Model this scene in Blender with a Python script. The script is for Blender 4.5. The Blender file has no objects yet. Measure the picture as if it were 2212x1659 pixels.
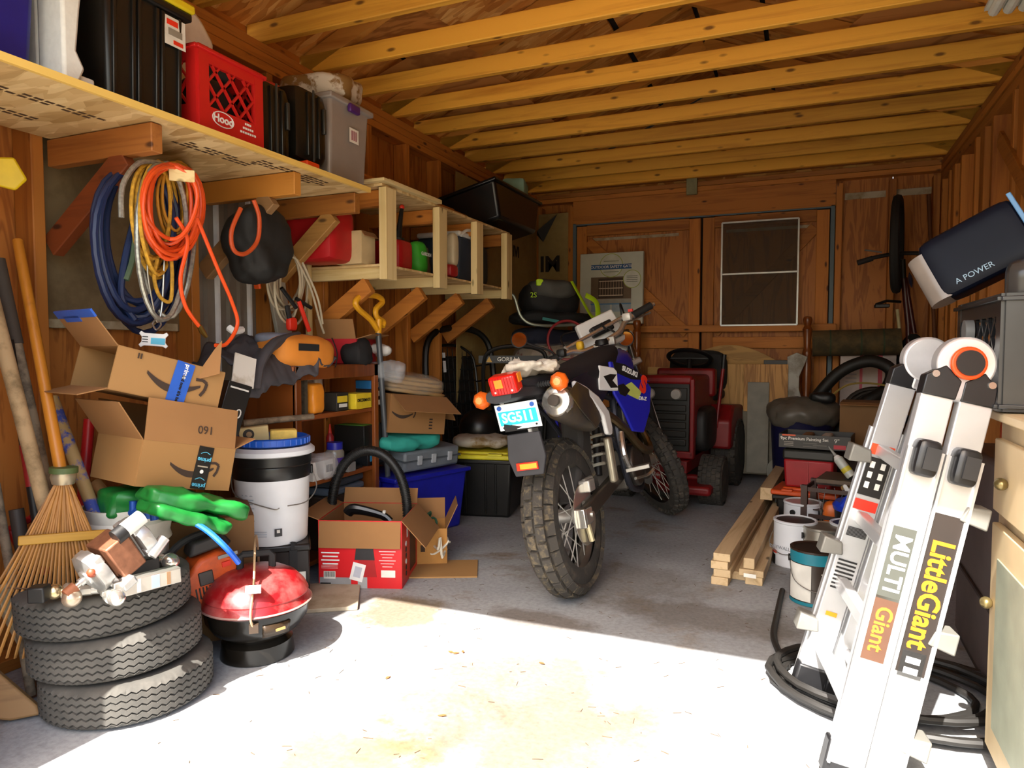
import bpy, math, random
from mathutils import Vector, Matrix, Euler, noise
random.seed(7)
sc = bpy.context.scene
R = math.radians
# ---------------------------------------------------------------- camera, sky, sun, exposure
IW, IH, FPX = 2212.0, 1659.0, 1500.0
YAW, PITCH, CAMZ = R(22.9), R(-2.9), 1.0
FW = Vector((-math.sin(YAW)*math.cos(PITCH), math.cos(YAW)*math.cos(PITCH), math.sin(PITCH)))
RT = Vector((math.cos(YAW), math.sin(YAW), 0.0))
UP = RT.cross(FW)
CAM = Vector((0, 0, CAMZ))
cd = bpy.data.cameras.new('camera'); cam = bpy.data.objects.new('camera', cd)
sc.collection.objects.link(cam); sc.camera = cam
cd.sensor_width = 36.0; cd.lens = 36.0*FPX/IW; cd.clip_start = 0.02; cd.clip_end = 200
cm = Matrix((RT, UP, -FW)).transposed().to_4x4(); cm.translation = CAM
cam.matrix_world = cm
world = bpy.data.worlds.new('sky'); sc.world = world; world.use_nodes = True
wn = world.node_tree; bgn = wn.nodes['Background']
sky = wn.nodes.new('ShaderNodeTexSky'); sky.sky_type = 'NISHITA'; sky.sun_disc = False
sky.sun_elevation = R(51); sky.sun_rotation = R(185); sky.air_density = 1.0; sky.dust_density = 3.0; sky.ozone_density = 1.0
tnt = wn.nodes.new('ShaderNodeMix'); tnt.data_type = 'RGBA'; tnt.blend_type = 'MULTIPLY'; tnt.inputs[0].default_value = 1.0; tnt.inputs[7].default_value = (1.0, 0.94, 0.84, 1)      # hazy daylight
wn.links.new(sky.outputs[0], tnt.inputs[6]); wn.links.new(tnt.outputs[2], bgn.inputs[0]); bgn.inputs[1].default_value = 0.6
SUN_TRAVEL = Vector((0.045, 0.62, -0.78)).normalized()
sl = bpy.data.lights.new('sun', 'SUN'); sl.energy = 17.0; sl.angle = R(0.53); sl.color = (1.0, 0.955, 0.88)
sun = bpy.data.objects.new('sun', sl); sc.collection.objects.link(sun)
sun.rotation_euler = SUN_TRAVEL.to_track_quat('-Z', 'Y').to_euler(); sun.location = (-1, -6, 8)
vs = sc.view_settings
vs.view_transform = 'Standard'; vs.look = 'None'; vs.gamma = 1.0; vs.use_curve_mapping = False
vs.exposure = 0.5
# ---------------------------------------------------------------- photo point -> place in the room
def ray(x, y): return FW + RT*((x-IW/2)/FPX) - UP*((y-IH/2)/FPX)
def pX(x, y, X): d = ray(x, y); return CAM + d*(X/d.x)
def pY(x, y, Y): d = ray(x, y); return CAM + d*(Y/d.y)
def pZ(x, y, Z=0.0): d = ray(x, y); return CAM + d*((Z-CAMZ)/d.z)
def pD(x, y, D): return CAM + ray(x, y)*D
def Tm(loc, rz=0, rx=0, ry=0):
    return Matrix.Translation(Vector(loc)) @ Matrix.Rotation(R(rz), 4, 'Z') @ Matrix.Rotation(R(rx), 4, 'X') @ Matrix.Rotation(R(ry), 4, 'Y')
def facing(x): return YAW*180/math.pi - math.degrees(math.atan((x-IW/2)/FPX))
def Fm(x, y, D, yo=0, tilt=0, roll=0):   # frame at a place, local -y roughly towards the door opening
    return Tm(pD(x, y, D), facing(x)+yo, tilt, roll)
# ---------------------------------------------------------------- materials
MC = {}
def lin(h):
    h = h.lstrip('#'); o = []
    for i in (0, 2, 4):
        c = int(h[i:i+2], 16)/255; o.append(c/12.92 if c <= .04045 else ((c+.055)/1.055)**2.4)
    return (*o, 1.0)
class NT:
    def __init__(s, name):
        s.m = bpy.data.materials.new(name); s.m.use_nodes = True; s.t = s.m.node_tree
        s.b = s.t.nodes['Principled BSDF']; s.L = s.t.links.new
    def n(s, k, **kw):
        q = s.t.nodes.new(k)
        for a, v in kw.items():
            if a.startswith('i_'):
                a = a[2:]; a = int(a) if a.isdigit() else a.replace('_', ' ')
                q.inputs[a].default_value = v
            else: setattr(q, a, v)
        return q
    def coord(s, scale=(1, 1, 1), rnd=True, rot=(0, 0, 0)):
        tc = s.n('ShaderNodeTexCoord'); mp = s.n('ShaderNodeMapping'); mp.inputs['Scale'].default_value = scale; mp.inputs['Rotation'].default_value = rot
        s.L(tc.outputs['Object'], mp.inputs['Vector'])
        if rnd:
            oi = s.n('ShaderNodeObjectInfo'); mm = s.n('ShaderNodeMath', operation='MULTIPLY', i_1=37.0); s.L(oi.outputs['Random'], mm.inputs[0])
            cx = s.n('ShaderNodeCombineXYZ')
            for k in range(3): s.L(mm.outputs[0], cx.inputs[k])
            s.L(cx.outputs[0], mp.inputs['Location']); s.oi = oi
        return mp.outputs[0]
    def ramp(s, fac, stops):
        r = s.n('ShaderNodeValToRGB'); e = r.color_ramp.elements
        while len(e) < len(stops): e.new(.5)
        for q, (p, c) in zip(e, stops): q.position = p; q.color = c
        s.L(fac, r.inputs[0]); return r.outputs[0]
    def mix(s, a, b, fac, mode='MIX'):
        q = s.n('ShaderNodeMix', data_type='RGBA', blend_type=mode)
        if hasattr(fac, 'links'): s.L(fac, q.inputs[0])
        else: q.inputs[0].default_value = fac
        for v, i in ((a, 6), (b, 7)):
            if hasattr(v, 'links'): s.L(v, q.inputs[i])
            else: q.inputs[i].default_value = v
        return q.outputs[2]
    def bump(s, h, st=.2, d=.01):
        q = s.n('ShaderNodeBump'); q.inputs['Strength'].default_value = st; q.inputs['Distance'].default_value = d
        s.L(h, q.inputs['Height']); s.L(q.outputs[0], s.b.inputs['Normal'])
def plain(h, rough=.5, metal=0.0, var=.12, sc_=14, bump=0.0, spec=None, coat=0):
    k = ('p', h, rough, metal, var, sc_, bump, coat)
    if k in MC: return MC[k]
    t = NT('paint_'+h.lstrip('#')); c = lin(h)
    nz = t.n('ShaderNodeTexNoise'); nz.inputs['Scale'].default_value = sc_; nz.inputs['Detail'].default_value = 5
    t.L(t.coord(), nz.inputs['Vector'])
    d = tuple(max(0, v*(1-var)) for v in c[:3])+(1,); u = tuple(min(1, v*(1+var)) for v in c[:3])+(1,)
    t.L(t.ramp(nz.outputs[0], [(.3, d), (.7, u)]), t.b.inputs['Base Color'])
    t.b.inputs['Roughness'].default_value = rough; t.b.inputs['Metallic'].default_value = metal
    if coat: t.b.inputs['Coat Weight'].default_value = coat
    if bump: t.bump(nz.outputs[0], bump, .004)
    MC[k] = t.m; return t.m
def wood(h1, h2, axis='x', rough=.65, gs=1.0, knots=True, hv=.25):
    k = ('w', h1, h2, axis, gs, knots)
    if k in MC: return MC[k]
    t = NT('wood_grain'); s = {'x': (1.2, 22, 22), 'y': (22, 1.2, 22), 'z': (22, 22, 1.2)}[axis]
    co = t.coord(tuple(v*gs for v in s))
    nz = t.n('ShaderNodeTexNoise'); nz.inputs['Scale'].default_value = 1.0; nz.inputs['Detail'].default_value = 6; nz.inputs['Roughness'].default_value = .62; nz.inputs['Distortion'].default_value = .6
    t.L(co, nz.inputs['Vector'])
    col = t.ramp(nz.outputs[0], [(.28, lin(h2)), (.5, lin(h1)), (.75, lin(h1))])
    if knots:
        s2 = {'x': (5, 13, 13), 'y': (13, 5, 13), 'z': (13, 13, 5)}[axis]
        vo = t.n('ShaderNodeTexVoronoi'); vo.inputs['Scale'].default_value = 1.0; t.L(t.coord(s2), vo.inputs['Vector'])
        kf = t.ramp(vo.outputs['Distance'], [(.07, (1, 1, 1, 1)), (.15, (0, 0, 0, 1))])
        dk = tuple(v*.35 for v in lin(h2)[:3])+(1,)
        col = t.mix(col, dk, kf)
    hs = t.n('ShaderNodeHueSaturation'); t.L(col, hs.inputs['Color'])
    mr = t.n('ShaderNodeMapRange'); mr.inputs[3].default_value = 1-hv; mr.inputs[4].default_value = 1+hv*.6
    t.L(t.oi.outputs['Random'], mr.inputs[0]); t.L(mr.outputs[0], hs.inputs['Value'])
    t.L(hs.outputs[0], t.b.inputs['Base Color']); t.b.inputs['Roughness'].default_value = rough
    t.bump(nz.outputs[0], .12, .004); MC[k] = t.m; return t.m
def osb(h1, h2, h3, s=1.0):
    k = ('o', h1, s)
    if k in MC: return MC[k]
    t = NT('strand_board'); out = None
    for i, rot in enumerate(((0, 0, .5), (0, 0, -.7), (0, 0, 1.35))):
        vo = t.n('ShaderNodeTexVoronoi'); vo.inputs['Scale'].default_value = 1; t.L(t.coord((7*s, 26*s, 12*s), rot=rot), vo.inputs['Vector'])
        sp = t.n('ShaderNodeSeparateColor'); t.L(vo.outputs['Color'], sp.inputs[0])
        c = t.ramp(sp.outputs[i % 3], [(.0, lin(h2)), (.5, lin(h1)), (1.0, lin(h3))])
        out = c if out is None else t.mix(out, c, sp.outputs[(i+1) % 3])
    t.L(out, t.b.inputs['Base Color']); t.b.inputs['Roughness'].default_value = .75
    t.bump(sp.outputs[0], .15, .003); MC[k] = t.m; return t.m
def plywood(h1, h2, axis='z', gs=.35, hv=.12):
    k = ('pl', h1, h2, axis)
    if k in MC: return MC[k]
    t = NT('plywood_face'); s = {'x': (1.0, 9, 9), 'y': (9, 1.0, 9), 'z': (9, 9, 1.0)}[axis]
    nz = t.n('ShaderNodeTexNoise'); nz.inputs['Scale'].default_value = 1; nz.inputs['Detail'].default_value = 4; nz.inputs['Distortion'].default_value = 2.2
    t.L(t.coord(s), nz.inputs['Vector'])
    wv = t.n('ShaderNodeMath', operation='MULTIPLY', i_1=26.0); t.L(nz.outputs[0], wv.inputs[0])
    sn = t.n('ShaderNodeMath', operation='SINE'); t.L(wv.outputs[0], sn.inputs[0])
    mr = t.n('ShaderNodeMapRange'); mr.inputs[1].default_value = -1; t.L(sn.outputs[0], mr.inputs[0])
    c = t.ramp(mr.outputs[0], [(.0, lin(h2)), (.55, lin(h1)), (1, lin(h1))])
    t.L(c, t.b.inputs['Base Color']); t.b.inputs['Roughness'].default_value = .6; MC[k] = t.m; return t.m
def glassy(h, rough=.08, alpha=.35):
    k = ('g', h, rough, alpha)
    if k in MC: return MC[k]
    t = NT('clear_plastic'); t.b.inputs['Base Color'].default_value = lin(h); t.b.inputs['Roughness'].default_value = rough
    nz = t.n('ShaderNodeTexNoise'); nz.inputs['Scale'].default_value = 25; t.L(t.coord(), nz.inputs['Vector']); t.bump(nz.outputs[0], .3, .006)
    t.b.inputs['Alpha'].default_value = alpha; MC[k] = t.m; return t.m
def dirty(h, hd, rough=.5, metal=0, sc_=6, lo=.45, hi=.65, bump=.1):     # a colour with dirt or wear in patches
    k = ('d', h, hd, rough, sc_, lo)
    if k in MC: return MC[k]
    t = NT('worn_surface'); nz = t.n('ShaderNodeTexNoise'); nz.inputs['Scale'].default_value = sc_; nz.inputs['Detail'].default_value = 7; nz.inputs['Roughness'].default_value = .65
    t.L(t.coord(), nz.inputs['Vector']); t.L(t.ramp(nz.outputs[0], [(lo, lin(h)), (hi, lin(hd))]), t.b.inputs['Base Color'])
    t.b.inputs['Roughness'].default_value = rough; t.b.inputs['Metallic'].default_value = metal; t.bump(nz.outputs[0], bump, .004)
    MC[k] = t.m; return t.m
def concrete():
    t = NT('concrete_slab'); co = t.coord(rnd=False)
    def nz(s, d=8, r=.6, dist=0):
        q = t.n('ShaderNodeTexNoise'); q.inputs['Scale'].default_value = s; q.inputs['Detail'].default_value = d; q.inputs['Roughness'].default_value = r; q.inputs['Distortion'].default_value = dist; t.L(co, q.inputs['Vector']); return q.outputs[0]
    base = t.ramp(nz(1.3), [(.3, lin('#83868a')), (.7, lin('#a6a9ac'))])
    st = t.ramp(nz(2.1, 10, .7, .4), [(.54, (0, 0, 0, 1)), (.68, (1, 1, 1, 1))])
    c = t.mix(base, lin('#7a6a55'), st); 
    tcx = t.n('ShaderNodeTexCoord')
    def spot(x, y, rx, ry, hx, amt):      # an old stain with its own place and ragged outline
        nonlocal c
        mp = t.n('ShaderNodeMapping'); mp.inputs['Location'].default_value = (-x/rx, -y/ry, 0); mp.inputs['Scale'].default_value = (1/rx, 1/ry, 1); t.L(tcx.outputs['Object'], mp.inputs[0])
        ln = t.n('ShaderNodeVectorMath', operation='LENGTH'); t.L(mp.outputs[0], ln.inputs[0])
        ad = t.n('ShaderNodeMath', operation='MULTIPLY_ADD', i_1=1.5, i_2=-.75); t.L(nz(7, 8, .7), ad.inputs[0])
        s2 = t.n('ShaderNodeMath', operation='ADD'); t.L(ln.outputs['Value'], s2.inputs[0]); t.L(ad.outputs[0], s2.inputs[1])
        f = t.ramp(s2.outputs[0], [(.55, (amt, amt, amt, 1)), (1.0, (0, 0, 0, 1))]); c = t.mix(c, lin(hx), f)
    for a_ in ((-1.4, 2.22, .26, .2, '#6e5c40', .8), (-.75, 1.75, .45, .5, '#66594a', .75), (-1.0, 1.35, .3, .2, '#74603a', .7), (-.35, 2.62, .5, .17, '#5a5044', .6), (-.9, 2.35, .25, .12, '#5a4a38', .6), (-.5, 1.55, .3, .5, '#6e6658', .65), (-1.3, 1.2, .25, .12, '#7a6a4c', .5), (-.75, 2.9, .5, .3, '#6a625a', .5)): spot(*a_)
    g = t.ramp(nz(60, 3, .6), [(.25, (0.72, 0.72, 0.72, 1)), (.6, (1, 1, 1, 1))]); c = t.mix(c, g, 1.0, 'MULTIPLY')
    sp = t.ramp(nz(24, 6, .75, 1.2), [(.68, (0, 0, 0, 1)), (.74, (1, 1, 1, 1))]); c = t.mix(c, lin('#4a4036'), sp)
    t.L(c, t.b.inputs['Base Color']); t.b.inputs['Roughness'].default_value = .8; t.bump(nz(40), .25, .004); return t.m
# ---------------------------------------------------------------- mesh building
def col_link(o): sc.collection.objects.link(o)
PM = {}
class B:
    def __init__(s): s.v = []; s.f = []
    def add(s, vs_, fs, M=None):
        k = len(s.v)
        s.v += [tuple((M @ Vector(p)) if M else p) for p in vs_]; s.f += [tuple(i+k for i in f) for f in fs]; return s
    def box(s, c, d, M=None):
        x, y, z = c; a, b, e = d[0]/2, d[1]/2, d[2]/2
        return s.add([(x+i*a, y+j*b, z+k*e) for i in (-1, 1) for j in (-1, 1) for k in (-1, 1)],
                     [(0, 1, 3, 2), (4, 6, 7, 5), (0, 4, 5, 1), (2, 3, 7, 6), (0, 2, 6, 4), (1, 5, 7, 3)], M)
    def tbox(s, c, d, top, M=None):      # box with a scaled top (tapered), c = centre of the bottom
        x, y, z = c; a, b, e = d[0]/2, d[1]/2, d[2]
        v = [(x-a, y-b, z), (x+a, y-b, z), (x+a, y+b, z), (x-a, y+b, z)]; a *= top; b *= top
        v += [(x-a, y-b, z+e), (x+a, y-b, z+e), (x+a, y+b, z+e), (x-a, y+b, z+e)]
        return s.add(v, [(3, 2, 1, 0), (4, 5, 6, 7), (0, 1, 5, 4), (1, 2, 6, 5), (2, 3, 7, 6), (3, 0, 4, 7)], M)
    def bar(s, p0, p1, w, h, up=(0, 0, 1)):
        p0, p1 = Vector(p0), Vector(p1); d = (p1-p0).normalized(); u = Vector(up); sd = d.cross(u)
        if sd.length < 1e-4: sd = d.cross(Vector((1, 0, 0)))
        sd.normalize(); u = sd.cross(d); v = []
        for p in (p0, p1):
            for i, j in ((-1, -1), (1, -1), (1, 1), (-1, 1)): v.append(tuple(p+sd*(i*w/2)+u*(j*h/2)))
        return s.add(v, [(0, 1, 2, 3), (7, 6, 5, 4), (1, 0, 4, 5), (2, 1, 5, 6), (3, 2, 6, 7), (0, 3, 7, 4)])
    def tube(s, pts, r, n=8, closed=False, sub=0, cap=True, flat=1.0):
        P = [Vector(p) for p in pts]; rr = list(r) if hasattr(r, '__len__') else [r]*len(P)
        if sub:
            Q = []; q = []; m = len(P)
            for i in range(m if closed else m-1):
                g = (lambda k: P[k % m]) if closed else (lambda k: P[min(max(k, 0), m-1)])
                a, b, c, d = g(i-1), g(i), g(i+1), g(i+2)
                for j in range(sub):
                    t = j/sub
                    Q.append(.5*((2*b)+(c-a)*t+(2*a-5*b+4*c-d)*t*t+(3*b-a-3*c+d)*t**3)); q.append(rr[i]*(1-t)+rr[(i+1) % m]*t)
            if not closed: Q.append(P[-1]); q.append(rr[-1])
            P, rr = Q, q
        m = len(P); tn = []
        for i in range(m):
            a = P[(i-1) % m] if closed or i else P[0]; b = P[(i+1) % m] if closed or i < m-1 else P[-1]
            d = b-a; tn.append(d.normalized() if d.length > 1e-9 else Vector((0, 0, 1)))
        u = tn[0].orthogonal().normalized(); v = []
        for i in range(m):
            u = u-tn[i]*u.dot(tn[i]); u = u.normalized() if u.length > 1e-6 else tn[i].orthogonal().normalized(); w = tn[i].cross(u)
            for k in range(n):
                a = 2*math.pi*k/n; v.append(tuple(P[i]+(u*math.cos(a)+w*math.sin(a)*flat)*rr[i]))
        fs = []
        for i in range(m if closed else m-1):
            for k in range(n): fs.append((i*n+k, i*n+(k+1) % n, ((i+1) % m)*n+(k+1) % n, ((i+1) % m)*n+k))
        if cap and not closed: fs += [tuple(range(n-1, -1, -1)), tuple(range((m-1)*n, m*n))]
        return s.add(v, fs)
    def cyl(s, p0, p1, r0, r1=None, n=16): return s.tube([p0, p1], [r0, r0 if r1 is None else r1], n)
    def lathe(s, prof, n=24, M=None, cap=True, fn=None):
        v = []; m = len(prof); fs = []
        for k in range(n):
            a = 2*math.pi*k/n
            for j, (r, z) in enumerate(prof):
                if fn: r, z = fn(r, z, a, j)
                v.append((r*math.cos(a), r*math.sin(a), z))
        for k in range(n):
            for j in range(m-1): fs.append((k*m+j, ((k+1) % n)*m+j, ((k+1) % n)*m+j+1, k*m+j+1))
        if cap:
            if prof[0][0] > 1e-4: fs.append(tuple(k*m for k in range(n-1, -1, -1)))
            if prof[-1][0] > 1e-4: fs.append(tuple(k*m+m-1 for k in range(n)))
        return s.add(v, fs, M)
    def prism(s, poly, y0, y1, M=None):     # poly in local x-z, thickness along local y
        n = len(poly); v = [(x, y0, z) for x, z in poly]+[(x, y1, z) for x, z in poly]
        fs = [tuple(range(n)), tuple(range(2*n-1, n-1, -1))]+[(i, i+n, (i+1) % n+n, (i+1) % n) for i in range(n)]
        return s.add(v, fs, M)
    def sph(s, c, r, nu=20, nv=12, M=None):
        r = r if hasattr(r, '__len__') else (r, r, r); v = []; fs = []
        for j in range(nv+1):
            t = math.pi*j/nv
            for i in range(nu):
                a = 2*math.pi*i/nu; v.append((c[0]+r[0]*math.sin(t)*math.cos(a), c[1]+r[1]*math.sin(t)*math.sin(a), c[2]+r[2]*math.cos(t)))
        for j in range(nv):
            for i in range(nu): fs.append((j*nu+i, (j+1)*nu+i, (j+1)*nu+(i+1) % nu, j*nu+(i+1) % nu))
        return s.add(v, fs, M)
    def grid(s, nu, nv, fn, M=None):
        v = [fn(i/nu, j/nv) for j in range(nv+1) for i in range(nu+1)]
        return s.add(v, [(j*(nu+1)+i, j*(nu+1)+i+1, (j+1)*(nu+1)+i+1, (j+1)*(nu+1)+i) for j in range(nv) for i in range(nu)], M)
    def soft(s, c, d, n=10, e=4.0, amp=.01, fr=8.0, seed=0, M=None):    # rounded, crumpled cushion-like block
        v = []; fs = []
        for ax in range(3):
            for sg in (-1, 1):
                k = len(v)
                for j in range(n+1):
                    for i in range(n+1):
                        p = [0, 0, 0]; p[ax] = sg; p[(ax+1) % 3] = (2*i/n-1)*sg; p[(ax+2) % 3] = 2*j/n-1
                        l = (abs(p[0])**e+abs(p[1])**e+abs(p[2])**e)**(1/e)
                        q = Vector((p[0]/l*d[0]/2, p[1]/l*d[1]/2, p[2]/l*d[2]/2))
                        f = noise.fractal(q*fr+Vector((seed, seed*1.7, 0)), 1.0, 2.0, 3)
                        dn = Vector((p[0], p[1], p[2])).normalized()
                        v.append(tuple(Vector(c)+q+dn*(f*amp)))
                for j in range(n):
                    for i in range(n): a = k+j*(n+1)+i; fs.append((a, a+1, a+n+2, a+n+1))
        return s.add(v, fs, M)
    def mesh(s, name, ang=35, weld=False):
        me = bpy.data.meshes.new(name); me.from_pydata(s.v, [], s.f)
        import bmesh
        bm = bmesh.new(); bm.from_mesh(me)
        if weld: bmesh.ops.remove_doubles(bm, verts=bm.verts, dist=1e-5)
        bmesh.ops.recalc_face_normals(bm, faces=bm.faces); bm.to_mesh(me); bm.free()
        if ang:
            me.shade_smooth(); me.set_sharp_from_angle(angle=R(ang))
        return me
    def o(s, name, mat, parent=None, world=False, bev=0, seg=2, solid=0, ang=35, sub=0, M=None, weld=False):
        if world and parent is not None:
            inv = PM[parent.name].inverted(); s.v = [tuple(inv @ Vector(p)) for p in s.v]
        me = s.mesh(name, ang, weld); me.materials.append(mat)
        ob = bpy.data.objects.new(name, me); col_link(ob)
        if parent is not None: ob.parent = parent
        if M is not None: ob.matrix_basis = M
        PM[ob.name] = (PM[parent.name] if parent is not None else Matrix()) @ (M if M is not None else Matrix())
        if solid: q = ob.modifiers.new('thickness', 'SOLIDIFY'); q.thickness = solid; q.offset = 0
        if bev: q = ob.modifiers.new('edges', 'BEVEL'); q.width = bev; q.segments = seg; q.limit_method = 'ANGLE'; q.angle_limit = R(40)
        if sub: q = ob.modifiers.new('smooth', 'SUBSURF'); q.levels = sub; q.render_levels = sub
        return ob
def tag(o, label=None, cat=None, group=None, kind=None):
    if label: o['label'] = label
    if cat: o['category'] = cat
    if group: o['group'] = group
    if kind: o['kind'] = kind
    return o
def thing(name, label, cat, M, group=None, kind=None):
    if not isinstance(M, Matrix): M = Matrix.Translation(Vector(M))
    o = bpy.data.objects.new(name, None); col_link(o); o.empty_display_size = .05
    o.matrix_basis = M; PM[o.name] = M.copy(); return tag(o, label, cat, group, kind)
def copy_tree(o, M, label=None):
    c = o.copy(); col_link(c); c.matrix_basis = M; PM[c.name] = M.copy()
    if label: c['label'] = label
    def kids(a, b):
        for ch in [x for x in bpy.data.objects if x.parent == a]:
            d = ch.copy(); col_link(d); d.parent = b; PM[d.name] = PM[b.name] @ d.matrix_basis; kids(ch, d)
    kids(o, c); return c
def put(o, parent, M):                  # another object sharing the mesh
    c = o.copy(); col_link(c); c.parent = parent; c.matrix_basis = M; return c
def text(s_, size, mat, parent, M, name='lettering', ext=.0006, align='CENTER', sx=1.0, bold=0.0, shear=0.0):
    cu = bpy.data.curves.new('t', 'FONT'); cu.body = s_; cu.size = size; cu.align_x = align; cu.align_y = 'CENTER'; cu.extrude = ext; cu.offset = bold; cu.shear = shear; cu.resolution_u = 3
    to = bpy.data.objects.new('t', cu); me = bpy.data.meshes.new_from_object(to); bpy.data.objects.remove(to); bpy.data.curves.remove(cu)
    me.name = name; me.materials.clear(); me.materials.append(mat)
    o = bpy.data.objects.new(name, me); col_link(o); o.parent = parent
    o.matrix_basis = M @ Matrix.Diagonal((sx, 1, 1, 1)); return o
UPR = Matrix.Rotation(R(90), 4, 'X')      # text standing in local x-z, read from -y
def on_front(x, y, z, roll=0): return Matrix.Translation((x, y, z)) @ Matrix.Rotation(R(roll), 4, 'Y') @ UPR
def plate(parent, name, mat, x, y, z, w, h, roll=0, t=.001, M0=None):    # thin flat print on a -y face
    b = B().box((0, 0, 0), (w, t, h)); M = Matrix.Translation((x, y, z)) @ Matrix.Rotation(R(roll), 4, 'Y')
    return b.o(name, mat, parent, M=(M0 @ M) if M0 else M, ang=0)
K = plain
# ================================================================ the setting
XL, XLs, XR, XRs, YB, YBs, ZJ = -2.25, -2.34, .88, .97, 5.9, 5.99, 2.36
YF = 0.74
JOIST = wood('#e2a538', '#c08024', 'x'); RAFT = wood('#d89640', '#b67226', 'x')
STUD = wood('#bd762d', '#8f4f18', 'z'); BRDX = wood('#bd762d', '#8f4f18', 'x'); BRDY = wood('#bd762d', '#8f4f18', 'y')
PLYW = plywood('#b3702f', '#94561f', 'z'); GUS = plywood('#a8743a', '#865624', 'x')
OSB = osb('#de9440', '#a86224', '#f8c674'); OSBL = osb('#cfae78', '#a5824c', '#e2c894')
PALE = wood('#ddc68f', '#c2a566', 'z', hv=.08); PALEX = wood('#ddc68f', '#c2a566', 'x', hv=.08); PALEY = wood('#ddc68f', '#c2a566', 'y', hv=.08)
CONC = concrete()
b = B().box((-.68, 3.3, -.06), (3.5, 5.6, .12)); tag(b.o('floor', CONC, ang=0), kind='structure')
g = B().box((0, -9.5, -.09), (40, 20, .12)); tag(g.o('ground', dirty('#8c8373', '#6f6a50', .9, 0, 1.5)), kind='structure')
def struct(name): return thing(name, None, None, (0, 0, 0), kind='structure')
def board(parent, name, mat, c, d, bev=.002): return B().box((0, 0, 0), d).o(name, mat, parent, M=Matrix.Translation(c), bev=bev, seg=1, ang=0)
def slant(parent, name, mat, p0, p1, w, h, up=(0, 0, 1)):
    p0, p1 = Vector(p0), Vector(p1); m = (p0+p1)/2; bb = B().bar(p0-m, p1-m, w, h, up); return bb.o(name, mat, parent, M=Matrix.Translation(m), bev=.002, seg=1, ang=0)
# --- left wall
WL = struct('wall_left')
for i, (y0, y1) in enumerate(((.74, 1.5), (1.5, 2.12), (2.56, 3.7), (3.7, 4.9), (4.9, 6.0))):
    board(WL, 'sheathing_panel', PLYW, (XLs-.01, (y0+y1)/2, 1.2), (.012, y1-y0-.004, 2.4))
board(WL, 'sheathing_panel', PLYW, (XLs-.01, 2.34, .45), (.012, .436, .9)); board(WL, 'sheathing_panel', PLYW, (XLs-.01, 2.34, 2.1), (.012, .436, .5))
s0 = None
for y in (.8, 1.0, 1.47, 2.08, 2.52, 2.9, 3.3, 3.7, 4.1, 4.5, 4.9, 5.3, 5.7, 5.88):
    M = Matrix.Translation((XL-.045, y, 1.14)); s0 = put(s0, WL, M) if s0 else B().box((0, 0, 0), (.09, .04, 2.2)).o('stud', STUD, WL, M=M, bev=.003, seg=1, ang=0)
board(WL, 'bottom_plate', BRDY, (XL-.045, 3.35, .02), (.09, 5.2, .04)); board(WL, 'top_plate', BRDY, (XL-.045, 3.35, 2.26), (.09, 5.2, .038)); board(WL, 'top_plate', BRDY, (XL-.045, 3.35, 2.30), (.09, 5.2, .038)); board(WL, 'top_plate', BRDY, (XL-.045, 3.35, 2.34), (.09, 5.2, .038))
gp = board(WL, 'patch_panel', dirty('#7d6a4b', '#635236', .8, 0, 5), (XLs+.012, 1.78, 1.5), (.014, .56, .86)); tag(gp, 'grey brown weathered plywood patch')
board(WL, 'paint_edge', dirty('#b5a88c', '#8b7a58', .8), (XLs+.02, 1.78, 1.085), (.004, .54, .03))
tag(board(WL, 'housewrap', dirty('#a48e58', '#846e40', .5, 0, 3, .4, .7, .5), (XL+.004, 5.1, 1.35), (.006, 1.56, 1.75)), 'tan building paper stapled over the studs')
# --- back wall
WB = struct('wall_back')
for x0, x1 in ((-2.34, -1.9), (.18, .58), (.58, .97)): board(WB, 'sheathing_panel', PLYW, ((x0+x1)/2, YBs+.006, 1.2), (x1-x0-.004, .012, 2.4))
for x in (-2.23, -1.94, .215, .574, .855): board(WB, 'stud', STUD, (x, YB+.045, 1.14), (.045 if x > -1 else .06, .09, 2.24))
for x in (.394, .715): board(WB, 'paint_edge', dirty('#b8ad96', '#8f7c58', .8), (x, YBs-.002, 2.17), (.28, .006, .05))
board(WB, 'header', BRDX, (-.86, YB+.03, 2.19), (2.1, .06, .2)); board(WB, 'top_plate', BRDX, (-.69, YB+.045, 2.31), (3.2, .09, .038)); board(WB, 'top_plate', BRDX, (-.69, YB+.045, 2.35), (3.2, .09, .038)); board(WB, 'ledger', BRDX, (-.69, YB-.02, 2.43), (3.2, .04, .09))
board(WB, 'joint_block', dirty('#8e8a66', '#6d6a4a', .7), (-.88, YB-.05, 2.33), (.085, .03, .15))
tag(board(WB, 'ledge_rail', BRDX, (-.72, YB-.03, 1.165), (1.86, .06, .055)), 'pine rail across both doors')
B().prism([(-2.4, 2.37), (1.03, 2.37), (-.685, 3.12)], YBs-.01, YBs+.01).o('gable_panel', OSB, WB, ang=0)
hw = board(WB, 'housewrap', dirty('#a48e58', '#846e40', .5, 0, 3, .4, .7, .5), (-2.09, YB-.008, 1.55), (.28, .006, 1.3))
fl = B().add([(0, 0, 0), (.2, -.02, .17), (.07, -.03, -.07), (.02, -.05, .03)], [(0, 2, 1), (0, 3, 2), (0, 1, 3), (1, 2, 3)]); fl.o('torn_flap', K('#16140f', .6), WB, M=Matrix.Translation(pY(1160, 508, 5.86)), ang=0)
DK = K('#1c160c', .7)
text('IM', .19, DK, WB, Matrix.Translation(pY(1188, 572, 5.885)) @ UPR, bold=.006); 
text('IVI', .12, DK, WL, Matrix.Translation(pX(1115, 545, XL+.012)) @ Matrix.Rotation(R(90), 4, 'Z') @ UPR, bold=.005)
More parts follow.
